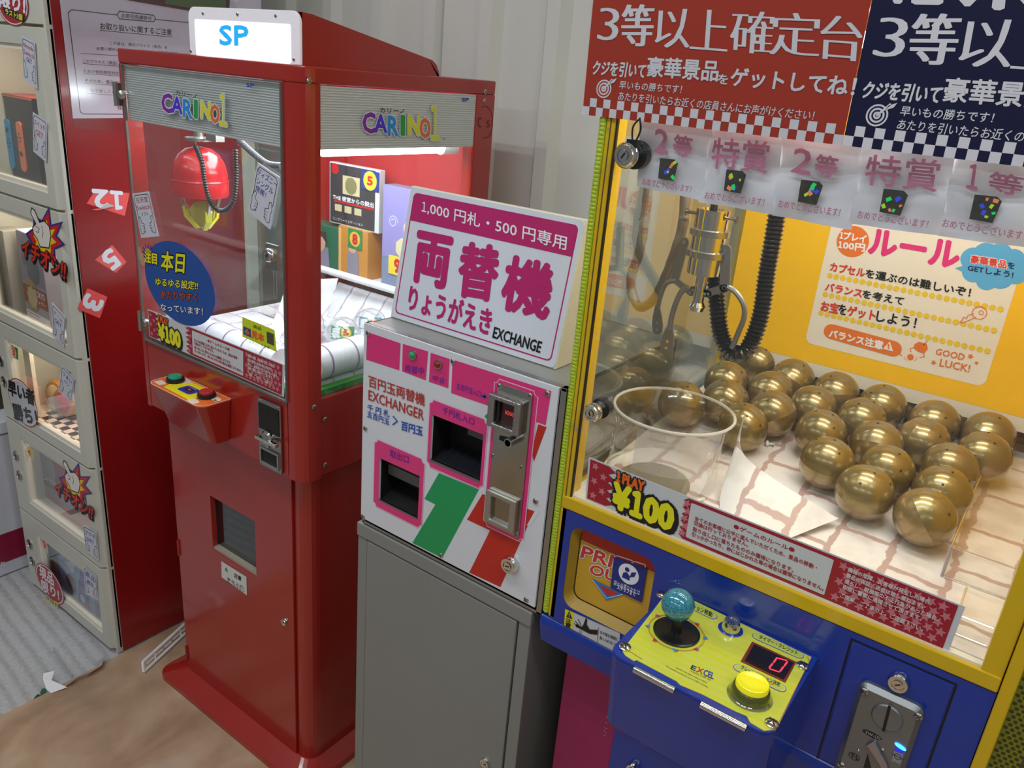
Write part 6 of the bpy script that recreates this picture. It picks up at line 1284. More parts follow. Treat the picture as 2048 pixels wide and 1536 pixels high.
for m_ in (vinyl_r, vinyl_n): m_.node_tree.nodes['Principled BSDF'].inputs['Coat Weight'].default_value = .5
g, u, q = poster(rBL, vinyl_r, None); g.build('red_poster', ym, label='dark red vinyl poster with white lettering')
nBL = yo.p(F(1208,670)) + np.array([.0006, 0]); g, u, q = poster(nBL, vinyl_n, None)
NV = crop(1680, 0, 5.565); g.use(ink('poster_white', '#d4d4dc'))
for pts in ([(600,-80),(690,-80),(700,20),(670,45),(610,42),(590,15)], [(800,-40),(1160,-40),(1150,35),(1100,58),(840,52),(795,30)], [(1290,-40),(1400,-5),(1500,-40),(1560,-40),(1450,72),(1390,72)], [(1710,-60),(1850,-60),(1835,95),(1780,118),(1720,112),(1690,85)], [(1970,-40),(2048,-40),(2100,90),(2040,40)]): g.poly(yo, pp(yo, *[NV(*p) for p in pts]), .0012)
g.build('navy_poster', ym, label='navy vinyl poster with white lettering')
# plastic sheet over the red poster
M(glass('poster_film', refl=.035, edge=.6, rough=.10)).poly(front(YY-.0045), pp(front(YY-.0045), (1187,-60), (1745,-60), F(1208,668), F(14,528)), 0).build('poster_film', ym)
# ---------------- prize papers behind the glass with holographic stickers
yi = front(YY+.0125)
tpw = film('tag_paper_lilac', (.80, .80, .90), .98, .6); tpk = film('tag_pink_print', (.60, .20, .34), .95, .6)
holo = mat('hologram_foil', (.16, .15, .12), .2, .9, noise=.6, scale=140)
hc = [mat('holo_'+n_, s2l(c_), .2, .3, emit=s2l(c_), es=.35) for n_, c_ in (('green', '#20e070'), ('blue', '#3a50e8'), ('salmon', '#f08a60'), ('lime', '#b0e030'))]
def tagp(quad, ttl, hol, cong, rr, label):
    a, b_, c_, d_ = [yi.p(F(*p)) for p in quad]; g = M(tpw); nx, ny = 6, 6; vs = []
    for j in range(ny+1):
        for i in range(nx+1):
            p = (a*(1-i/nx)+b_*i/nx)*(1-j/ny) + (d_*(1-i/nx)+c_*i/nx)*j/ny; w_ = .0022*math.sin(i*1.3+j*.9+rr)+.0018*math.cos(i*.7-j*1.7+rr*2); vs.append(yi.w(p, w_ - .004))
    g.smooth = True; g.add(vs, [((j+1)*(nx+1)+i, (j+1)*(nx+1)+i+1, j*(nx+1)+i+1, j*(nx+1)+i) for j in range(ny) for i in range(nx)])
    g.smooth = False; g.use(tpk)
    for (st, A1, B1, T1, bd) in ttl + [('おめでとうございます！',) + cong + (.012,)]: g.text(yi, st, F(*A1), F(*B1), F(*T1), .0016, bd)
    g.use(holo); hx = yi.p(F(*hol)); s_ = .0115; g.poly(yi, [hx+np.array(p)*s_ for p in ((-.9,-1),(.8,-1.05),(1,.7),(.6,1),(-1,.95))], .0018)
    rnd = random.Random(int(rr*10))
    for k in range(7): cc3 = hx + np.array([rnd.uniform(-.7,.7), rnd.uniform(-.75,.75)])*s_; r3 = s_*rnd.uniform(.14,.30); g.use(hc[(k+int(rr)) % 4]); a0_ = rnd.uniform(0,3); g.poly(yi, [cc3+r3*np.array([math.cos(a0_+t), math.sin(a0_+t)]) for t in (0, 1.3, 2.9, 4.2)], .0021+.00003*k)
    return g.build('prize_paper', ym, label=label)
tagp([(275,525),(612,566),(552,925),(255,858)], [('2', (345,698), (405,712), (352,592), .025), ('等', (428,712), (510,728), (440,618), .025)], (408,780), ((288,850), (512,888), (294,818)), 1.0, 'crumpled prize paper at the left reading 2等')
tagp([(608,566),(932,612),(886,992),(545,932)], [('特賞', (605,775), (865,800), (618,635), .014)], (716,835), ((575,915), (848,950), (582,880)), 2.1, 'prize paper reading 特賞, second from the left')
tagp([(928,612),(1310,655),(1247,1062),(880,995)], [('2', (975,790), (1060,808), (995,680), .025), ('等', (1080,805), (1180,822), (1095,710), .025)], (1063,885), ((915,955), (1198,998), (922,918)), 3.3, 'prize paper reading 2等 in the middle of the row')
tagp([(1306,655),(1730,708),(1655,1090),(1236,1032)], [('特賞', (1310,850), (1645,885), (1330,712), .014)], (1447,930), ((1280,1005), (1602,1052), (1288,968)), 4.2, 'prize paper reading 特賞, fourth from the left')
tagp([(1726,708),(2170,765),(2090,1150),(1650,1090)], [('1', (1785,866), (1830,876), (1800,755), .03), ('等', (1880,880), (2035,905), (1895,790), .025)], (1870,960), ((1670,1045), (2052,1108), (1678,1005)), 5.0, 'prize paper reading 1等 at the right end')
# ---------------- price strip on the yellow machine's glass
pSL = front(YY+.0055)
cTL, cBL, cTR, cBR = (1178, 913.8), (1171, 997), (1930.9, 1213.2), (1896.9, 1304.5)
price_strip(pSL, lambda u, v: tuple(np.array(cBL)*(1-u)*(1-v)+np.array(cBR)*u*(1-v)+np.array(cTL)*(1-u)*v+np.array(cTR)*u*v), ym, .0005, ub=(.275, .655))
# ---------------- locks on the glass
def glass_lock(q, r, ang, wire=False):
    pl = front(YY-.016); c = pl.p(q); g = M(chrome); g.rot_solid(pl.w(c, -.020), pl.n, [(r*1.02, 0), (r*1.05, .010), (r*1.15, .012), (r*1.2, .018), (r*1.05, .020), (r*.92, .024), (r*.66, .024), (r*.62, .022), (r*.5, .022), (r*.46, .025), (r*.0001, .025)], 30)
    g.use(blk); g.rot_solid(pl.w(c, -.034), pl.n, [(r*1.0, 0), (r*1.3, .001), (r*1.3, .012), (r*1.0, .014)], 26)
    g.use(dark); g.line(pl, [c-r*.25*np.array([math.cos(ang), math.sin(ang)]), c+r*.25*np.array([math.cos(ang), math.sin(ang)])], r*.15, .0055)
    o = g.build('glass_lock', ym)
    return o, pl, c
o, pl, c = glass_lock(F(208, 717), .0125, 1.0)
g = M(blk); g.tube([pl.w(c+np.array([.006, .010]), -.004), pl.w(c+np.array([.004, .030]), -.002), pl.w(c+np.array([.010, .040]), -.002)], .0011, 6); g.build('wire', o)
g = M(blk); g.tube([pl.w(c+np.array([.006, .010]), -.004), pl.w(c+np.array([.014, .028]), -.002), pl.w(c+np.array([.011, .042]), -.002)], .0011, 6); g.build('wire', o)
g = M(blk); g.obox(pl, c[0]-.001, c[1]+.011, c[0]+.012, c[1]+.018, -.010, -.001); g.build('wire_clamp', o)
o, pl, c = glass_lock(O(165, 868), .0105, 2.0)
# ---------------- chrome claw and hoses
cp = front(1.0); clx = cp.w(cp.p(G(790, 750)))[0]-.001
yc = thing('claw', 'chrome three pronged claw with ribbed black hose inside the yellow machine', 'claw', (clx, 1.0, 1.40))
zc_ = lambda y, x=770: cp.p(G(x, y))[1]
mirror = mat('mirror_chrome', (.80, .78, .72), .05, 1., noise=.02)
x0_ = cp.p(G(792, 560))[0]; z_t = zc_(560, 795); z_m = zc_(690); z_n = zc_(815); z_b = zc_(930, 735); ax_ = clx
R1 = .0235
g = M(mirror); g.rot_solid((ax_, 1.0, z_m), (0,0,1), [(R1*.93, 0), (R1*.93, z_t-z_m), (R1*.6, z_t-z_m), (R1*.55, z_t-z_m-.004)], 36); g.build('upper_barrel', yc)
g = M(mirror); g.rot_solid((ax_, 1.0, z_n), (0,0,1), [(R1*.93, 0), (R1*.93, z_m-z_n)], 36); g.build('middle_barrel', yc)
g = M(mirror); g.rot_solid((ax_, 1.0, z_b), (0,0,1), [(R1*.4, 0), (R1*.90, .001), (R1*.90, z_n-z_b)], 36); g.build('lower_barrel', yc)
for z in (z_m, z_n): g = M(nickel); g.rot_solid((ax_, 1.0, z-.005), (0,0,1), [(R1*.9, 0), (R1*1.10, .001), (R1*1.10, .009), (R1*.9, .010)], 36); g.build('collar', yc)
g = M(chrome); g.cyl((ax_, 1.0, z_b+.004), (ax_, 1.0, z_b-.040), .0075, 18); g.build('plunger', yc)
g = M(chrome); g.rot_solid((ax_, 1.0, z_b-.052), (0,0,1), [(.002, 0), (.009, .002), (.011, .008), (.008, .014)], 18); g.build('hub', yc)
for sx in (-1, 1):
    g = M(mat('thumb_screw', (.30,.28,.20), .3, 1.)); a = np.array([ax_+sx*R1*.9, .995, z_t-.008]); g.cyl(a, a+np.array([sx*.013, 0, 0]), .0022, 10); g.cyl(a+np.array([sx*.012, 0, 0]), a+np.array([sx*.014, 0, 0]), .0048, 14); g.build('thumb_screw', yc)
M(blk).cyl((ax_, 1.0, z_t-.003), (ax_, 1.0, z_t+.05), .005, 12).build('suspension', yc)
def bar(pts, w_, m_, name, thick=.0022):
    g = M(m_); g.tube(pts, w_, 8); return g.build(name, yc)
prong = mat('prong_steel', (.30,.29,.27), .34, .75)
C3 = lambda x, y, dy=0.: cp.pw(G(x, y), -dy)
# prong pieces: (upper link, strut, curved prong, tip)
def leaf(p0, p1, r, name='prong_tip'):
    g = M(prong); p0 = np.array(p0); p1 = np.array(p1); d = p1-p0; l = np.linalg.norm(d); d /= l; s_ = np.cross(d, [0,-1,0]); s_ /= np.linalg.norm(s_); pl = Plane(p0, s_, d, (0,-1,0))
    g.prism(pl, [(-r*.35, 0), (-r*.8, l*.35), (-r, l*.7), (-r*.85, l*.92), (-r*.4, l), (r*.4, l), (r*.85, l*.92), (r, l*.7), (r*.8, l*.35), (r*.35, 0)], -.0012, .0012)
    g.use(chrome); g.disc(pl, (0, l*.60), r*.22, .0016, 10); g.disc(pl, (0, l*.85), r*.22, .0016, 10); g.build(name, yc)
def link(p0, p1, r, name='link'):
    g = M(prong); p0 = np.array(p0); p1 = np.array(p1); d = p1-p0; l = np.linalg.norm(d); d /= l; s_ = np.cross(d, [0,-1,0]); s_ /= np.linalg.norm(s_); pl = Plane(p0, s_, d, (0,-1,0))
    pts = [(r*math.cos(t), l+r*math.sin(t)) for t in np.linspace(0, math.pi, 7)] + [(-r*math.cos(t), -r*math.sin(t)) for t in np.linspace(0, math.pi, 7)]; g.prism(pl, pts, -.0015, .0015); g.use(chrome); g.disc(pl, (0,0), r*.45, .0026, 12); g.disc(pl, (0,l), r*.45, .0026, 12); g.build(name, yc)
link(C3(888, 795), C3(880, 1010), .0068); link(C3(880, 1012), C3(770, 1045), .0050); link(C3(700, 1020), C3(790, 1045), .0045)
bar([C3(895, 1005), C3(945, 1040), C3(988, 1110), C3(990, 1180), C3(960, 1260), C3(920, 1355)], .0038, prong, 'prong')
link(C3(655, 750, .02), C3(598, 965, .02), .0060); link(C3(598, 967, .02), C3(690, 1040, .01), .0045); bar([C3(595, 968, .02), C3(545, 990, .02), C3(515, 1060, .02), C3(500, 1130, .02)], .0035, prong, 'prong'); leaf(C3(498, 1110, .02), C3(498, 1275, .02), .0085)
bar([C3(672, 1005, -.014), C3(630, 1040, -.014), C3(598, 1110, -.014), C3(578, 1180, -.014), C3(568, 1250, -.014)], .0040, prong, 'prong'); leaf(C3(572, 1225, -.014), C3(545, 1375, -.014), .0100)
hose_m = mat('ribbed_hose_black', (.010,.010,.010), .14, coat=.5, noise=0); 
g = M(hose_m); g.tube([C3(1195, 480, .05), C3(1175, 610, .05), C3(1150, 760, .045), C3(1120, 930, .04), C3(1090, 1140, .03), C3(1045, 1290, .02), C3(985, 1385, .01), C3(910, 1370, .01), C3(860, 1280, .012), C3(840, 1130, .016), C3(828, 980, .022), C3(830, 860, .028)], .0128, 14, (.0056, .0026)); g.build('ribbed_hose', yc, label='ribbed black hose looping below the barrel')
cond = mat('conduit_bronze', (.30,.25,.19), .42, .7, noise=.15)
g = M(cond); pth = [C3(455, 380, .108), C3(440, 500, .108), C3(425, 630, .108), C3(408, 740, .108), C3(385, 840, .108), C3(352, 930, .108), C3(350, 1030, .108), C3(395, 1120, .10), C3(470, 1085, .085), C3(530, 980, .065), C3(590, 830, .04), C3(640, 670, .04), C3(655, 520, .04), C3(665, 380, .04)]
g.tube(pth, .0078, 12, (.030, .0006)); g.build('metal_conduit', yc, label='bronze coloured segmented conduit loop')
for (x, y, dy) in ((424, 625, .108), (360, 905, .108), (352, 1040, .108), (655, 610, .04)): g = M(chrome); c = C3(x, y, dy); g.rot_solid(c-np.array([0,0,.002]), (.1,0,1), [(.0085, 0), (.0085, .003)], 14); g.build('conduit_ring', yc)
# ---------------- lamps inside the yellow machine
area('cabinet_lamp', (-.20, .93, 1.66), (.42, .05), 1.7, (1, .97, .90), look=(-.2, 1.12, 1.1))
area('cabinet_lamp', (-.20, 1.15, 1.72), (.40, .05), 1.1, (1, .97, .90))
g = M(mat('lamp_warm', (.9,.9,.85), .3, emit=(1,.96,.88), es=3.)); g.cyl((-.42, .905, 1.665), (.02, .905, 1.665), .008, 12); g.build('lamp_tube', ym)
# ---------------- blue lower body
OA = pp(yf, K(240,135), K(718,355)); OX0, OX1, OZ1 = OA[0][0], OA[1][0], (OA[0][1]+OA[1][1])/2; OZ0 = yf.p(K(400, 705))[1]
OX1 = max(OX1, yf.p(K(690,560))[0])
inn = rrect(OX0, OZ0, OX1, OZ1, .018, 5, (1,1,0,0)); inn = rrect(OX0, OZ0, OX1, OZ1, .018, 5, (1,1,1,1))
def outer_for(inn, x0, z0, x1, z1, n): return [((x0 if (i < n or i >= 3*n) else x1), (z0 if i < 2*n else z1)) for i in range(4*n)]
ou = outer_for(inn, YX0+.004, .8665, .0495, ZB-.001, 6)
g = M(blu); g.frame(yf, ou, inn, -.014, 0); g.build('front_panel', ym)
inn2 = rrect(OX0+.008, OZ0+.010, OX1-.004, OZ1-.006, .014, 5)
g = M(mat('prize_door_gold', (.40,.25,.02), .45, noise=.05)); n = len(inn)
g.add([yf.w(p, -.001) for p in inn] + [yf.w(p, -.014) for p in inn2], [(i, (i+1) % n, n+(i+1) % n, n+i) for i in range(n)]); g.build('prize_opening_rim', ym)
pf = front(YY+.015); g = M(mat('prize_flap_amber', (.62,.36,.02), .22, noise=.05, coat=.6)); g.prism(pf, [np.array(p) for p in inn2], -.002, 0)
flp = g.build('prize_flap', ym)
g = M(pk); g.line(pf, [np.array(p) for p in rrect(OX0+.009, OZ0+.011, OX1-.005, OZ1-.007, .013, 5)], .0011, .0003, True)
g.use(ink('flap_red', '#b02a1c')); c4 = pp(pf, K(275,170), K(690,375), K(682,405), K(273,210)); g.obox(pf, inn2[0][0]+.002, c4[3][1]*.5+c4[2][1]*.5, OX1-.006, OZ1-.008, .0004, .0008)
def letters(pl, st, a, b_, c_, m1, m2, h): g.otext(pl, st, a, b_, c_, m1, m2, .045, .12, h)
letters(pf, 'PRIZE', K(292,325), K(640,440), K(308,262), ink('flap_letter','#c83a30'), pw_, .0008); letters(pf, 'OUT', K(340,418), K(560,490), K(355,365), ink('flap_letter','#c83a30'), pw_, .0008)
g.use(ink('flap_blue', '#2a7ac0')); g.poly(pf, pp(pf, K(355,448), K(545,540), K(440,573)), .0012); g.use(pw_); g.line(pf, pp(pf, K(362,456), K(442,560), K(535,538)), .0009, .0016)
g.use(ink('flap_red2', '#c8302a')); g.poly(pf, pp(pf, K(400,482), K(515,535), K(445,545)), .0015); g.build('flap_print', flp)
ps_ = front(YY+.013); g = M(ink('notice_navy','#1c2c80')); cn = pp(ps_, K(482,325), K(672,392), K(640,587), K(462,500)); g.prism(ps_, cn, .0, .0006); g.use(pw_); cc5 = ps_.p(K(567,423)); g.disc(ps_, cc5, .0155, .0010, 24)
g.use(ink('notice_navy','#1c2c80')); g.disc(ps_, cc5+np.array([-.003,.006]), .0035, .0013, 14); g.poly(ps_, [cc5+np.array(p) for p in ((-.009,-.009),(-.008,-.001),(-.003,.002),(.002,-.002),(.003,-.009))], .0013); g.poly(ps_, [cc5+np.array(p) for p in ((.002,-.004),(.009,.000),(.011,.008),(.004,.005))], .0014)
g.use(pw_); g.text(ps_, '袋の必要なかたは', K(480,485), K(630,545), K(484,455), .0012, .0); g.text(ps_, 'スタッフまで', K(500,508), K(605,552), K(503,480), .0012, .02); g.build('staff_notice', flp, label='navy sticker with a white round pictogram')
# caution sticker
g = M(ink('caution_white', '#c8ccd0')); yl_ = yf; cq4 = pp(yf, K(202,618), K(520,760), K(512,882), K(195,715)); g.poly(yf, cq4, .0006); g.use(ink('caution_yellow', '#e0dc20')); g.poly(yf, pp(yf, K(204,619), K(252,640), K(245,740), K(197,716)), .0009)
g.use(pk); g.poly(yf, pp(yf, K(210,668), K(228,632), K(245,682)), .0012); g.text(yf, '注', K(205,697), K(236,710), K(208,672), .0012, .03); g.text(yf, '意', K(203,722), K(234,735), K(206,698), .0012, .03); g.use(ink('caution_yellow', '#e0dc20')); g.text(yf, '!', K(226,668), K(230,670), K(226,645), .0014, .03)
g.use(pk); g.poly(yf, pp(yf, K(268,708), K(300,725), K(308,712), K(322,675), K(330,680), K(328,712), K(345,740), K(390,742), K(388,770), K(345,765), K(300,742), K(262,722)), .0012)
for a, b_ in (((255,705),(275,725)), ((262,692),(285,720)), ((278,682),(295,715))): g.line(yf, pp(yf, K(*a), K(*b_)), .0012, .0012)
g.line(yf, pp(yf, K(395,728), K(388,810)), .0006, .0012); g.line(yf, pp(yf, K(285,745), K(298,750), K(296,762), K(283,758)), .0005, .0012, True)
g.text(yf, '手や物を無理に', K(402,765), K(505,808), K(404,745), .0012, .01); g.text(yf, '奥へ入れないで下さい', K(400,795), K(545,858), K(402,776), .0012, .01)
g.line(yf, cq4, .0007, .0012, True); g.build('caution_sticker', ym, label='white and yellow caution sticker with a hand')
# lip below the panel, side wrap, lower cabinet
g = M(blu); lz0, lz1 = .812, .866; pr2 = [(YY-.001, lz1), (YY-.004, lz1-.012), (YY-.001, lz0+.010), (YY+.012, lz0), (YY+.05, lz0), (YY+.05, lz1)]
xa, xb = -.5065, .0635; n = len(pr2)
xi = [0, 0, .003, .010, .010, 0]
g.add([(xa+.004+o_, y, z) for (y, z), o_ in zip(pr2, xi)] + [(xb, y, z) for y, z in pr2], [tuple(range(n)), tuple(range(2*n-1, n-1, -1))] + [(i, n+i, n+(i+1) % n, (i+1) % n) for i in range(n)]); g.build('lower_lip', ym, .004, seg=3)
M(blu).box((-.4965, YY+.03, .812), (-.4935, YB_, 1.05)).build('side_panel', ym)
M(blu).box((-.4935, YB_-.01, .0), (.06, YB_, 1.05)).build('rear_panel', ym)
M(blk).box((-.470, .915, 0.0), (-.464, 1.44, .812)).build('lower_side', ym)
mg = front(.90); 
M(magenta).box((-.4765, .900, .0), (-.378, .915, .812)).build('magenta_panel', ym, .001)
M(blu).box((-.3775, .897, .0), (.05, .915, .812)).build('lower_front', ym, .001)
pfl = front(.897); lock(ym, pfl, pfl.p((1269, 1533)), .009, 0, .010)
g = M(mat('scuff_pale', (.75,.55,.6), .5))
for (x, y) in ((440,1245),(437,1275),(430,1305),(440,1310),(425,1320),(436,1333),(428,1350),(445,1240)): g.disc(mg, mg.p(K(x, y)), .0008, .0004, 6)
o = g.build('paint_specks', ym); o['kind'] = 'stuff'
# coin door with groove and acceptor
gx = [yf.p(Q(745,190))[0], yf.p(Q(1764,650))[0], yf.p(Q(745,190))[1]]
g = M(mat('door_gap_black', (.004,.004,.01), .5)); x0c, x1c, z1c = gx[0], gx[1]+.006, gx[2]-.001
g.line(yf, [(x0c, .866), (x0c, z1c), (x1c, z1c), (x1c, .866)], .0022, .0004); g.build('coin_door_gap', ym)
M(blu).obox(yf, x0c+.002, .8685, x1c-.002, z1c-.002, -.002, .0012).build('coin_door', ym, .0008)
cmx0, cmx1, cmz1 = yf.p(Q(700,1100))[0], yf.p(Q(1520,900))[0], yf.p(Q(1180,735))[1]; cmz0 = cmz1-.165
ca = M(mat('acceptor_gray', (.24,.25,.255), .36, .75, noise=.05)); cf = front(YY-.0012); o1 = rrect(cmx0, cmz0, cmx1, cmz1, .010, 5); o2 = rrect(cmx0+.005, cmz0+.005, cmx1-.005, cmz1-.005, .006, 5); n = len(o1)
ca.add([cf.w(p, 0) for p in o1] + [cf.w(p, .005) for p in o1] + [cf.w(p, .0105) for p in o2], []); 
for i in range(n): j = (i+1) % n; ca.f += [(i, j, n+j, n+i), (n+i, n+j, 2*n+j, 2*n+i)]; ca.mi += [0, 0]; ca.sm += [False, False]
ca.f.append(tuple(range(2*n, 3*n))); ca.mi.append(0); ca.sm.append(False); cao = ca.build('coin_acceptor', ym, .0008)
cg = front(YY-.0117); c = cg.p(Q(1112, 1010)); g = M(MATS['acceptor_gray']); g.rot_solid(cg.w(c, -.001), cg.n, [(.0165, 0), (.0165, .002), (.015, .0034), (.0135, .003), (.0001, .003)], 30); g.use(dark); g.line(cg, pp(cg, Q(1142,885), Q(1078,1135)), .0030, .0026); g.build('coin_slot', cao)
g = M(blk); g.poly(cg, [cg.p(Q(955,1190))+np.array([.0105*math.cos(t), .0036*math.sin(t)]) for t in np.linspace(0, 6.28, 20)[:-1]], .0004); g.use(ink('mark_gray','#a8a8a8')); g.text(cg, 'TW-131', Q(880,1172), Q(1042,1240), Q(888,1145), .0008, .02)
g.use(blk); e_ = cg.p(Q(770,1415)); g.line(cg, [e_+np.array([.0060*math.cos(t), .0044*math.sin(t)]) for t in np.linspace(0, 6.28, 18)[:-1]], .0006, .0006, True); g.text(cg, 'T·L', Q(732,1425), Q(812,1452), Q(740,1385), .0006, .04)
g.poly(cg, pp(cg, Q(910,1385), Q(945,1536), Q(865,1530)), .0005); g.build('acceptor_print', cao)
g = M(mat('return_lever', (.42,.42,.48), .25, .9)); g.prism(cg, pp(cg, Q(888,1290), Q(972,1240), Q(1000,1262), Q(1118,1480), Q(1140,1600), Q(1090,1600), Q(1040,1480), Q(915,1290)), 0, .004); g.build('return_lever', cao, .0006)
g = M(mat('led_blue', (.1,.2,.8), .2, emit=(.02,.28,1), es=6.)); g.prism(cg, [cg.p(Q(1250,1312))+np.array([.0062*math.cos(t), .0022*math.sin(t)-.0012*math.cos(t)*1.0]) for t in np.linspace(0, 6.28, 16)[:-1]], .0002, .0012); g.build('status_light', cao, label='glowing blue light')
g = M(mat('led_window', (.02,.02,.3), .2, emit=(.01,.03,.6), es=.8)); g.poly(cg, pp(cg, Q(1192,1318), Q(1292,1352), Q(1285,1390), Q(1188,1352)), .0002); g.use(ink('mark_plate','#8c8a90')); g.poly(cg, pp(cg, Q(1185,1355), Q(1282,1390), Q(1248,1498), Q(1158,1460)), .0003); g.use(blk); cc6 = cg.p(Q(1222,1415)); g.line(cg, [cc6+.0035*np.array([math.cos(t), math.sin(t)]) for t in np.linspace(0, 6.28, 12)[:-1]], .0006, .0006, True); g.line(cg, [cc6+np.array([-.006,0]), cc6+np.array([.006,0])], .0006, .0006); g.build('status_plate', cao)
for q in (Q(878,738), Q(1438,1000), Q(640,1508)): screw(cao, cg, cg.p(q), .0046, 0, name='screw')
for q in (Q(815,1350), Q(1068,1345)): g = M(chrome); g.ball(cg.w(cg.p(q), .0), .0018, 10); g.build('rivet', cao)
lk2 = yf.p(Q(1240, 628)); lock(ym, yf, lk2, .0105, .0012, .008)
# ---------------- control shelf
CZ = 1.0; ct = top(CZ); bx = [-.318, -.121, .682, YY]
kk = [ct.p(K(790,495)), ct.p(K(512,850)), ct.p(K(1350,1342)), ct.p(K(1640,885))]
bxa, bxb = (kk[0][0]+kk[1][0])/2-.001, (kk[3][0]+ct.p(K(1430,1290))[0])/2+.0015; bya = (ct.p(K(900,1085))[1]+ct.p(K(620,950))[1])/2 - .004
out = rrect(bxa, bya, bxb, YY, .016, 5, (1,1,0,0)); n = len(out); zb2 = .870
g = M(blu); g.add([(x, y, CZ-.0035) for x, y in out] + [(x, y+.0 + (YY-y)*.10, zb2+.018) for x, y in out] + [(x+(.0 if x < -.2 else -.0), y+.015*(YY-y)/.16 + (YY-y)*.10, zb2) for x, y in out], [tuple(range(n)), tuple(range(3*n-1, 2*n-1, -1))] + [(k*n+i, (k+1)*n+i, (k+1)*n+(i+1) % n, k*n+(i+1) % n) for k in (0, 1) for i in range(n)])
cb_ = g.build('control_shelf', ym)
g = M(blu); g.prism(ct, out, -.0035, 0); lid = g.build('shelf_lid', cb_, .001)
lime = bpy.data.materials.new('overlay_lime'); lime.use_nodes = True; nt = lime.node_tree; b_n = nt.nodes['Principled BSDF']; b_n.inputs['Roughness'].default_value = .18; b_n.inputs['Coat Weight'].default_value = .5
tcn = nt.nodes.new('ShaderNodeTexCoord'); wv = nt.nodes.new('ShaderNodeTexWave'); wv.bands_direction = 'Y'; wv.inputs['Scale'].default_value = 26; wv.inputs['Distortion'].default_value = .3
crn = nt.nodes.new('ShaderNodeValToRGB'); crn.color_ramp.elements[0].position = .40; crn.color_ramp.elements[0].color = (.62, .60, .08, 1); crn.color_ramp.elements[1].position = .55; crn.color_ramp.elements[1].color = (.56, .64, .04, 1)
nt.links.new(tcn.outputs['Object'], wv.inputs[0]); nt.links.new(wv.outputs['Fac'], crn.inputs[0]); nt.links.new(crn.outputs[0], b_n.inputs['Base Color'])
g = M(lime); ol = pp(ct, K(800,512), K(1612,903), K(1425,1290), K(1400,1318), K(1340,1325), K(1262,1278), K(1240,1240), K(1180,1215), K(985,1115), K(860,1062), K(838,1040), K(612,920), K(595,925), K(545,893), K(528,865)); g.prism(ct, ol, 0, .0008); g.build('overlay', lid)
g = M(ink('overlay_brown', '#a8542a')); g.line(ct, pp(ct, K(560,868), K(600,888), K(606,895), K(640,915)), .0007, .0012); g.line(ct, pp(ct, K(1590,905), K(1600,930), K(1400,1330)), .0006, .0012)
hz_ = lambda q: ct.p(q)
jc = ct.p(K(838, 762)); 
for r_ in (.0322, .0335): g.line(ct, [jc+r_*np.array([math.cos(t), math.sin(t)]) for t in np.linspace(0, 6.283, 30)[:-1]], .0004, .0012, True)
for k in range(8):
    a = math.pi/8 + k*math.pi/4; dr2 = np.array([math.cos(a), math.sin(a)]); pr3 = np.array([-dr2[1], dr2[0]])
    g.use(ink('arrow_red', '#c03028') if k % 2 else ink('arrow_blue', '#2a90c8')); g.poly(ct, [jc+dr2*.0315+pr3*.0035, jc+dr2*.0315-pr3*.0035, jc+dr2*.0375], .0014)
    g.use(ink('arrow_blue', '#2a90c8') if k % 2 else ink('arrow_red', '#c03028')); g.poly(ct, [jc+dr2*.0320+pr3*.0032, jc+dr2*.0375+pr3*.0002, jc+dr2*.0345+pr3*.0040], .0015)
def pill(qa, qb, st, ta, tb2, tt):
    a, b_ = ct.p(qa), ct.p(qb); d = b_-a; d /= np.linalg.norm(d); nn = np.array([-d[1], d[0]])
    for r_, m_, h_ in ((.0066, ink('pill_blue','#35389c'), .0012), (.0058, ink('pill_white','#d8d8c8'), .0014), (.0050, ink('pill_lime','#b8c848'), .0016)):
        g.use(m_); g.poly(ct, [a+r_*(d*-math.sin(t)+nn*math.cos(t)) for t in np.linspace(0, math.pi, 8)] + [b_+r_*(d*math.sin(t)-nn*math.cos(t)) for t in np.linspace(0, math.pi, 8)], h_)
    g.use(pk); g.text(ct, st, ta, tb2, tt, .0019, .01)
pill(K(900,598), K(1042,668), 'ポジション移動', K(880,605), K(1040,680), K(888,578)); pill(K(1305,788), K(1535,890), 'タイマー・クレジット', K(1308,800), K(1528,898), K(1316,778)); pill(K(1198,968), K(1432,1080), 'クレーンポジション決定', K(1205,975), K(1428,1078), K(1212,952))
g.use(ink('logo_navy','#1a2060')); g.text(ct, 'E', K(918,972), K(945,985), K(928,950), .0014, .02); g.use(ink('arrow_red', '#c03028')); g.text(ct, 'X', K(950,988), K(985,1003), K(962,960), .0014, .02); g.use(ink('logo_navy2','#2a3aa0')); g.text(ct, 'CEL', K(990,1008), K(1048,1032), K(1000,975), .0014, .02)
g.use(pk); g.text(ct, '© EXCEL CORP. S3X', K(918,988), K(1035,1042), K(920,980), .0014); g.text(ct, 'Special crane game machine "MINI"', K(835,970), K(1012,1060), K(838,960), .0014); g.text(ct, 'This machine promises you to offer exciting', K(775,962), K(1015,1082), K(778,952), .0014)
g.use(por); g.text(ct, 'STOP', K(1345,1050), K(1392,1072), K(1350,1038), .0019, .01); g.build('overlay_print', lid)
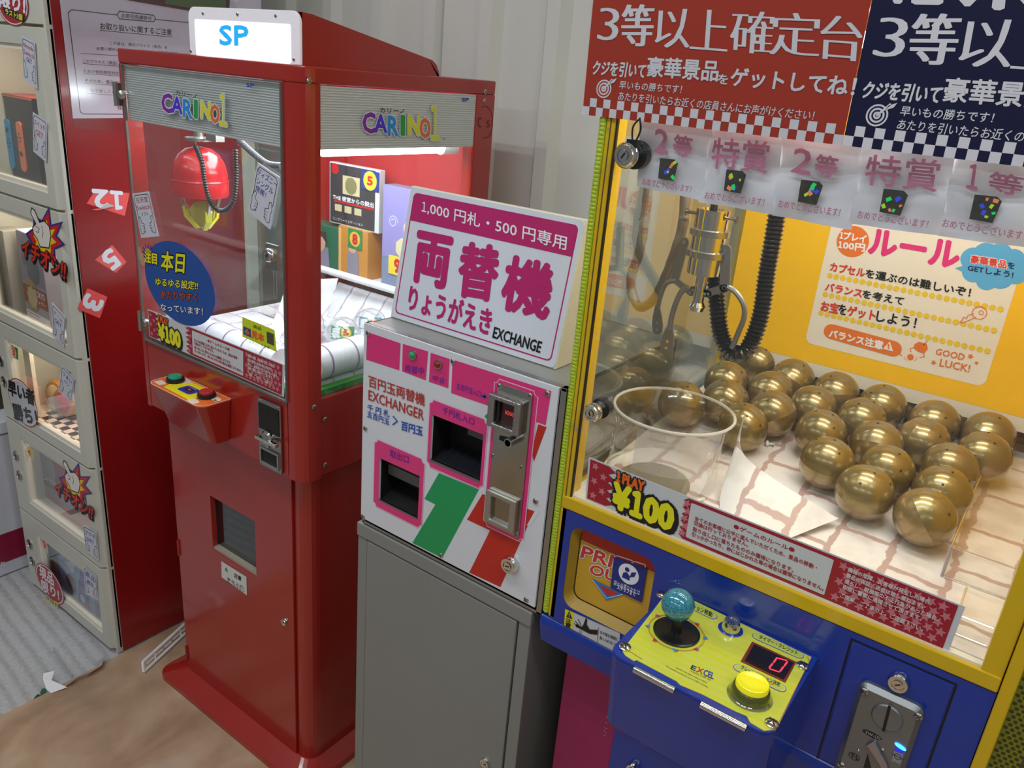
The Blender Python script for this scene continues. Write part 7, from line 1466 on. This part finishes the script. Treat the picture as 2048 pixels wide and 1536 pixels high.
# display
g = M(ink('bezel_rust','#7c2c20')); dq = pp(ct, K(1272,815), K(1525,932), K(1462,1052), K(1205,930)); g.poly(ct, dq, .0012); g.use(mat('display_black', (.012,.010,.012), .12)); g.poly(ct, pp(ct, K(1283,832), K(1510,938), K(1452,1035), K(1228,928)), .0016)
g.use(mat('digit_red', (.4,.01,.02), .3, emit=(1,.03,.06), es=2.6))
dg4 = [K(1415,905), K(1470,925), K(1430,992), K(1370,975)]
for a, b_ in (((1412,912),(1468,927)), ((1472,935),(1456,958)), ((1450,964),(1432,988)), ((1425,993),(1372,975)), ((1370,968),(1388,945)), ((1394,938),(1410,916))): g.line(ct, pp(ct, K(*a), K(*b_)), .0017, .0020)
g.build('digit_display', lid, label='black display with a red 0'); 
# joystick
g = M(mat('washer_black', (.010,.010,.011), .22)); g.rot_solid(ct.w(jc, .0012), (0,0,1), [(.0278, 0), (.0278, .0016), (.026, .0024), (.0255, .0020), (.012, .0030), (.0001, .0030)], 40); js = g.build('joystick_washer', lid)
bc = front(jc[1]).pw(K(848, 600)); bc = np.array(bc); 
g = M(blk); g.cyl(ct.w(jc, .002), (bc[0]*.7+jc[0]*.3, jc[1], bc[2]-.012), .0062, 18, .0055); g.build('joystick_shaft', lid)
jm = bpy.data.materials.new('bubble_top_teal'); jm.use_nodes = True; nt = jm.node_tree; bb_ = nt.nodes['Principled BSDF']; bb_.inputs['Roughness'].default_value = .08; bb_.inputs['Coat Weight'].default_value = 1; bb_.inputs['Coat Roughness'].default_value = .03
tcn = nt.nodes.new('ShaderNodeTexCoord'); vo = nt.nodes.new('ShaderNodeTexVoronoi'); vo.inputs['Scale'].default_value = 900; crn = nt.nodes.new('ShaderNodeValToRGB'); crn.color_ramp.elements[0].position = .1; crn.color_ramp.elements[0].color = (.16, .50, .56, 1); crn.color_ramp.elements[1].position = .55; crn.color_ramp.elements[1].color = (.01, .17, .25, 1)
nt.links.new(tcn.outputs['Object'], vo.inputs[0]); nt.links.new(vo.outputs['Distance'], crn.inputs[0]); nt.links.new(crn.outputs[0], bb_.inputs['Base Color'])
g = M(jm); g.ball(bc, .0196, 32); g.build('joystick_ball', lid, label='teal bubble joystick ball')
# power key switch
kc2 = ct.p(K(1148, 745)); g = M(blu); g.disc(ct, kc2, .0150, .0013, 30); g.use(ink('overlay_cream','#d8d0a0')); g.line(ct, [kc2+.0155*np.array([math.cos(t), math.sin(t)]) for t in np.linspace(0, 6.283, 24)[:-1]], .0005, .0015, True)
g.use(chrome); g.rot_solid(ct.w(kc2, .001), (0,0,1), [(.0115, 0), (.0110, .004), (.0095, .012), (.0088, .0135), (.006, .0135), (.0058, .0125), (.0001, .0125)], 28); g.use(dark); kt = top(CZ+.0146); kp = kt.p(K(1153,707)); g.line(kt, [kp+.0036*np.array([math.sin(t), math.cos(t)]) for t in np.linspace(.5, 5.7, 14)], .0009, .0004); g.line(kt, [kp, kp+np.array([0, .0045])], .0009, .0004)
g.build('power_switch', lid)
# yellow round button
b2 = ct.p(K(1258, 1125)); g = M(glass('button_ring_clear', tint=(.8,.8,.6), refl=.3, edge=.9)); g.rot_solid(ct.w(b2, .001), (0,0,1), [(.0245, 0), (.0225, .002), (.0215, .004)], 34, False)
g.use(mat('button_collar', (.08,.09,.01), .2, coat=.5)); g.rot_solid(ct.w(b2, .001), (0,0,1), [(.0205, 0), (.0215, .004), (.0195, .0115), (.0180, .013), (.0175, .009)], 34, False); bo = g.build('stop_button', lid, label='large yellow push button')
g = M(mat('button_yellow_lit', (.75,.70,.01), .2, noise=.03, emit=(.9,.78,.0), es=.28, coat=.5)); g.rot_solid(ct.w(b2, .001), (0,0,1), [(.0174, .008), (.0175, .0165), (.0168, .0188), (.0161, .0190), (.0152, .0184), (.008, .0174), (.0001, .0172)], 34); g.build('button_cap', bo)
for q in (K(755,550), K(542,848), K(1383,1287), K(1560,957)): screw(lid, ct, ct.p(q), .0072, .0012, m=chrome, flat=.5)
# hinges along the front edge of the lid
for (a, b_) in (((605,948),(838,1068)), ((985,1152),(1243,1292))):
    p0, p1 = ct.pw(K(*a), .001), ct.pw(K(*b_), .001); p1[1] = p0[1] = bya - .002; p0[2] = p1[2] = CZ-.003; g = M(chrome); k = 5
    for i in range(k):
        c0_, c1_ = p0+(p1-p0)*(i/k), p0+(p1-p0)*((i+.95)/k); g.cyl(c0_, c1_, .0040, 14)
    g.cyl(p0, p1, .0036, 12); g.build('hinge', cb_)
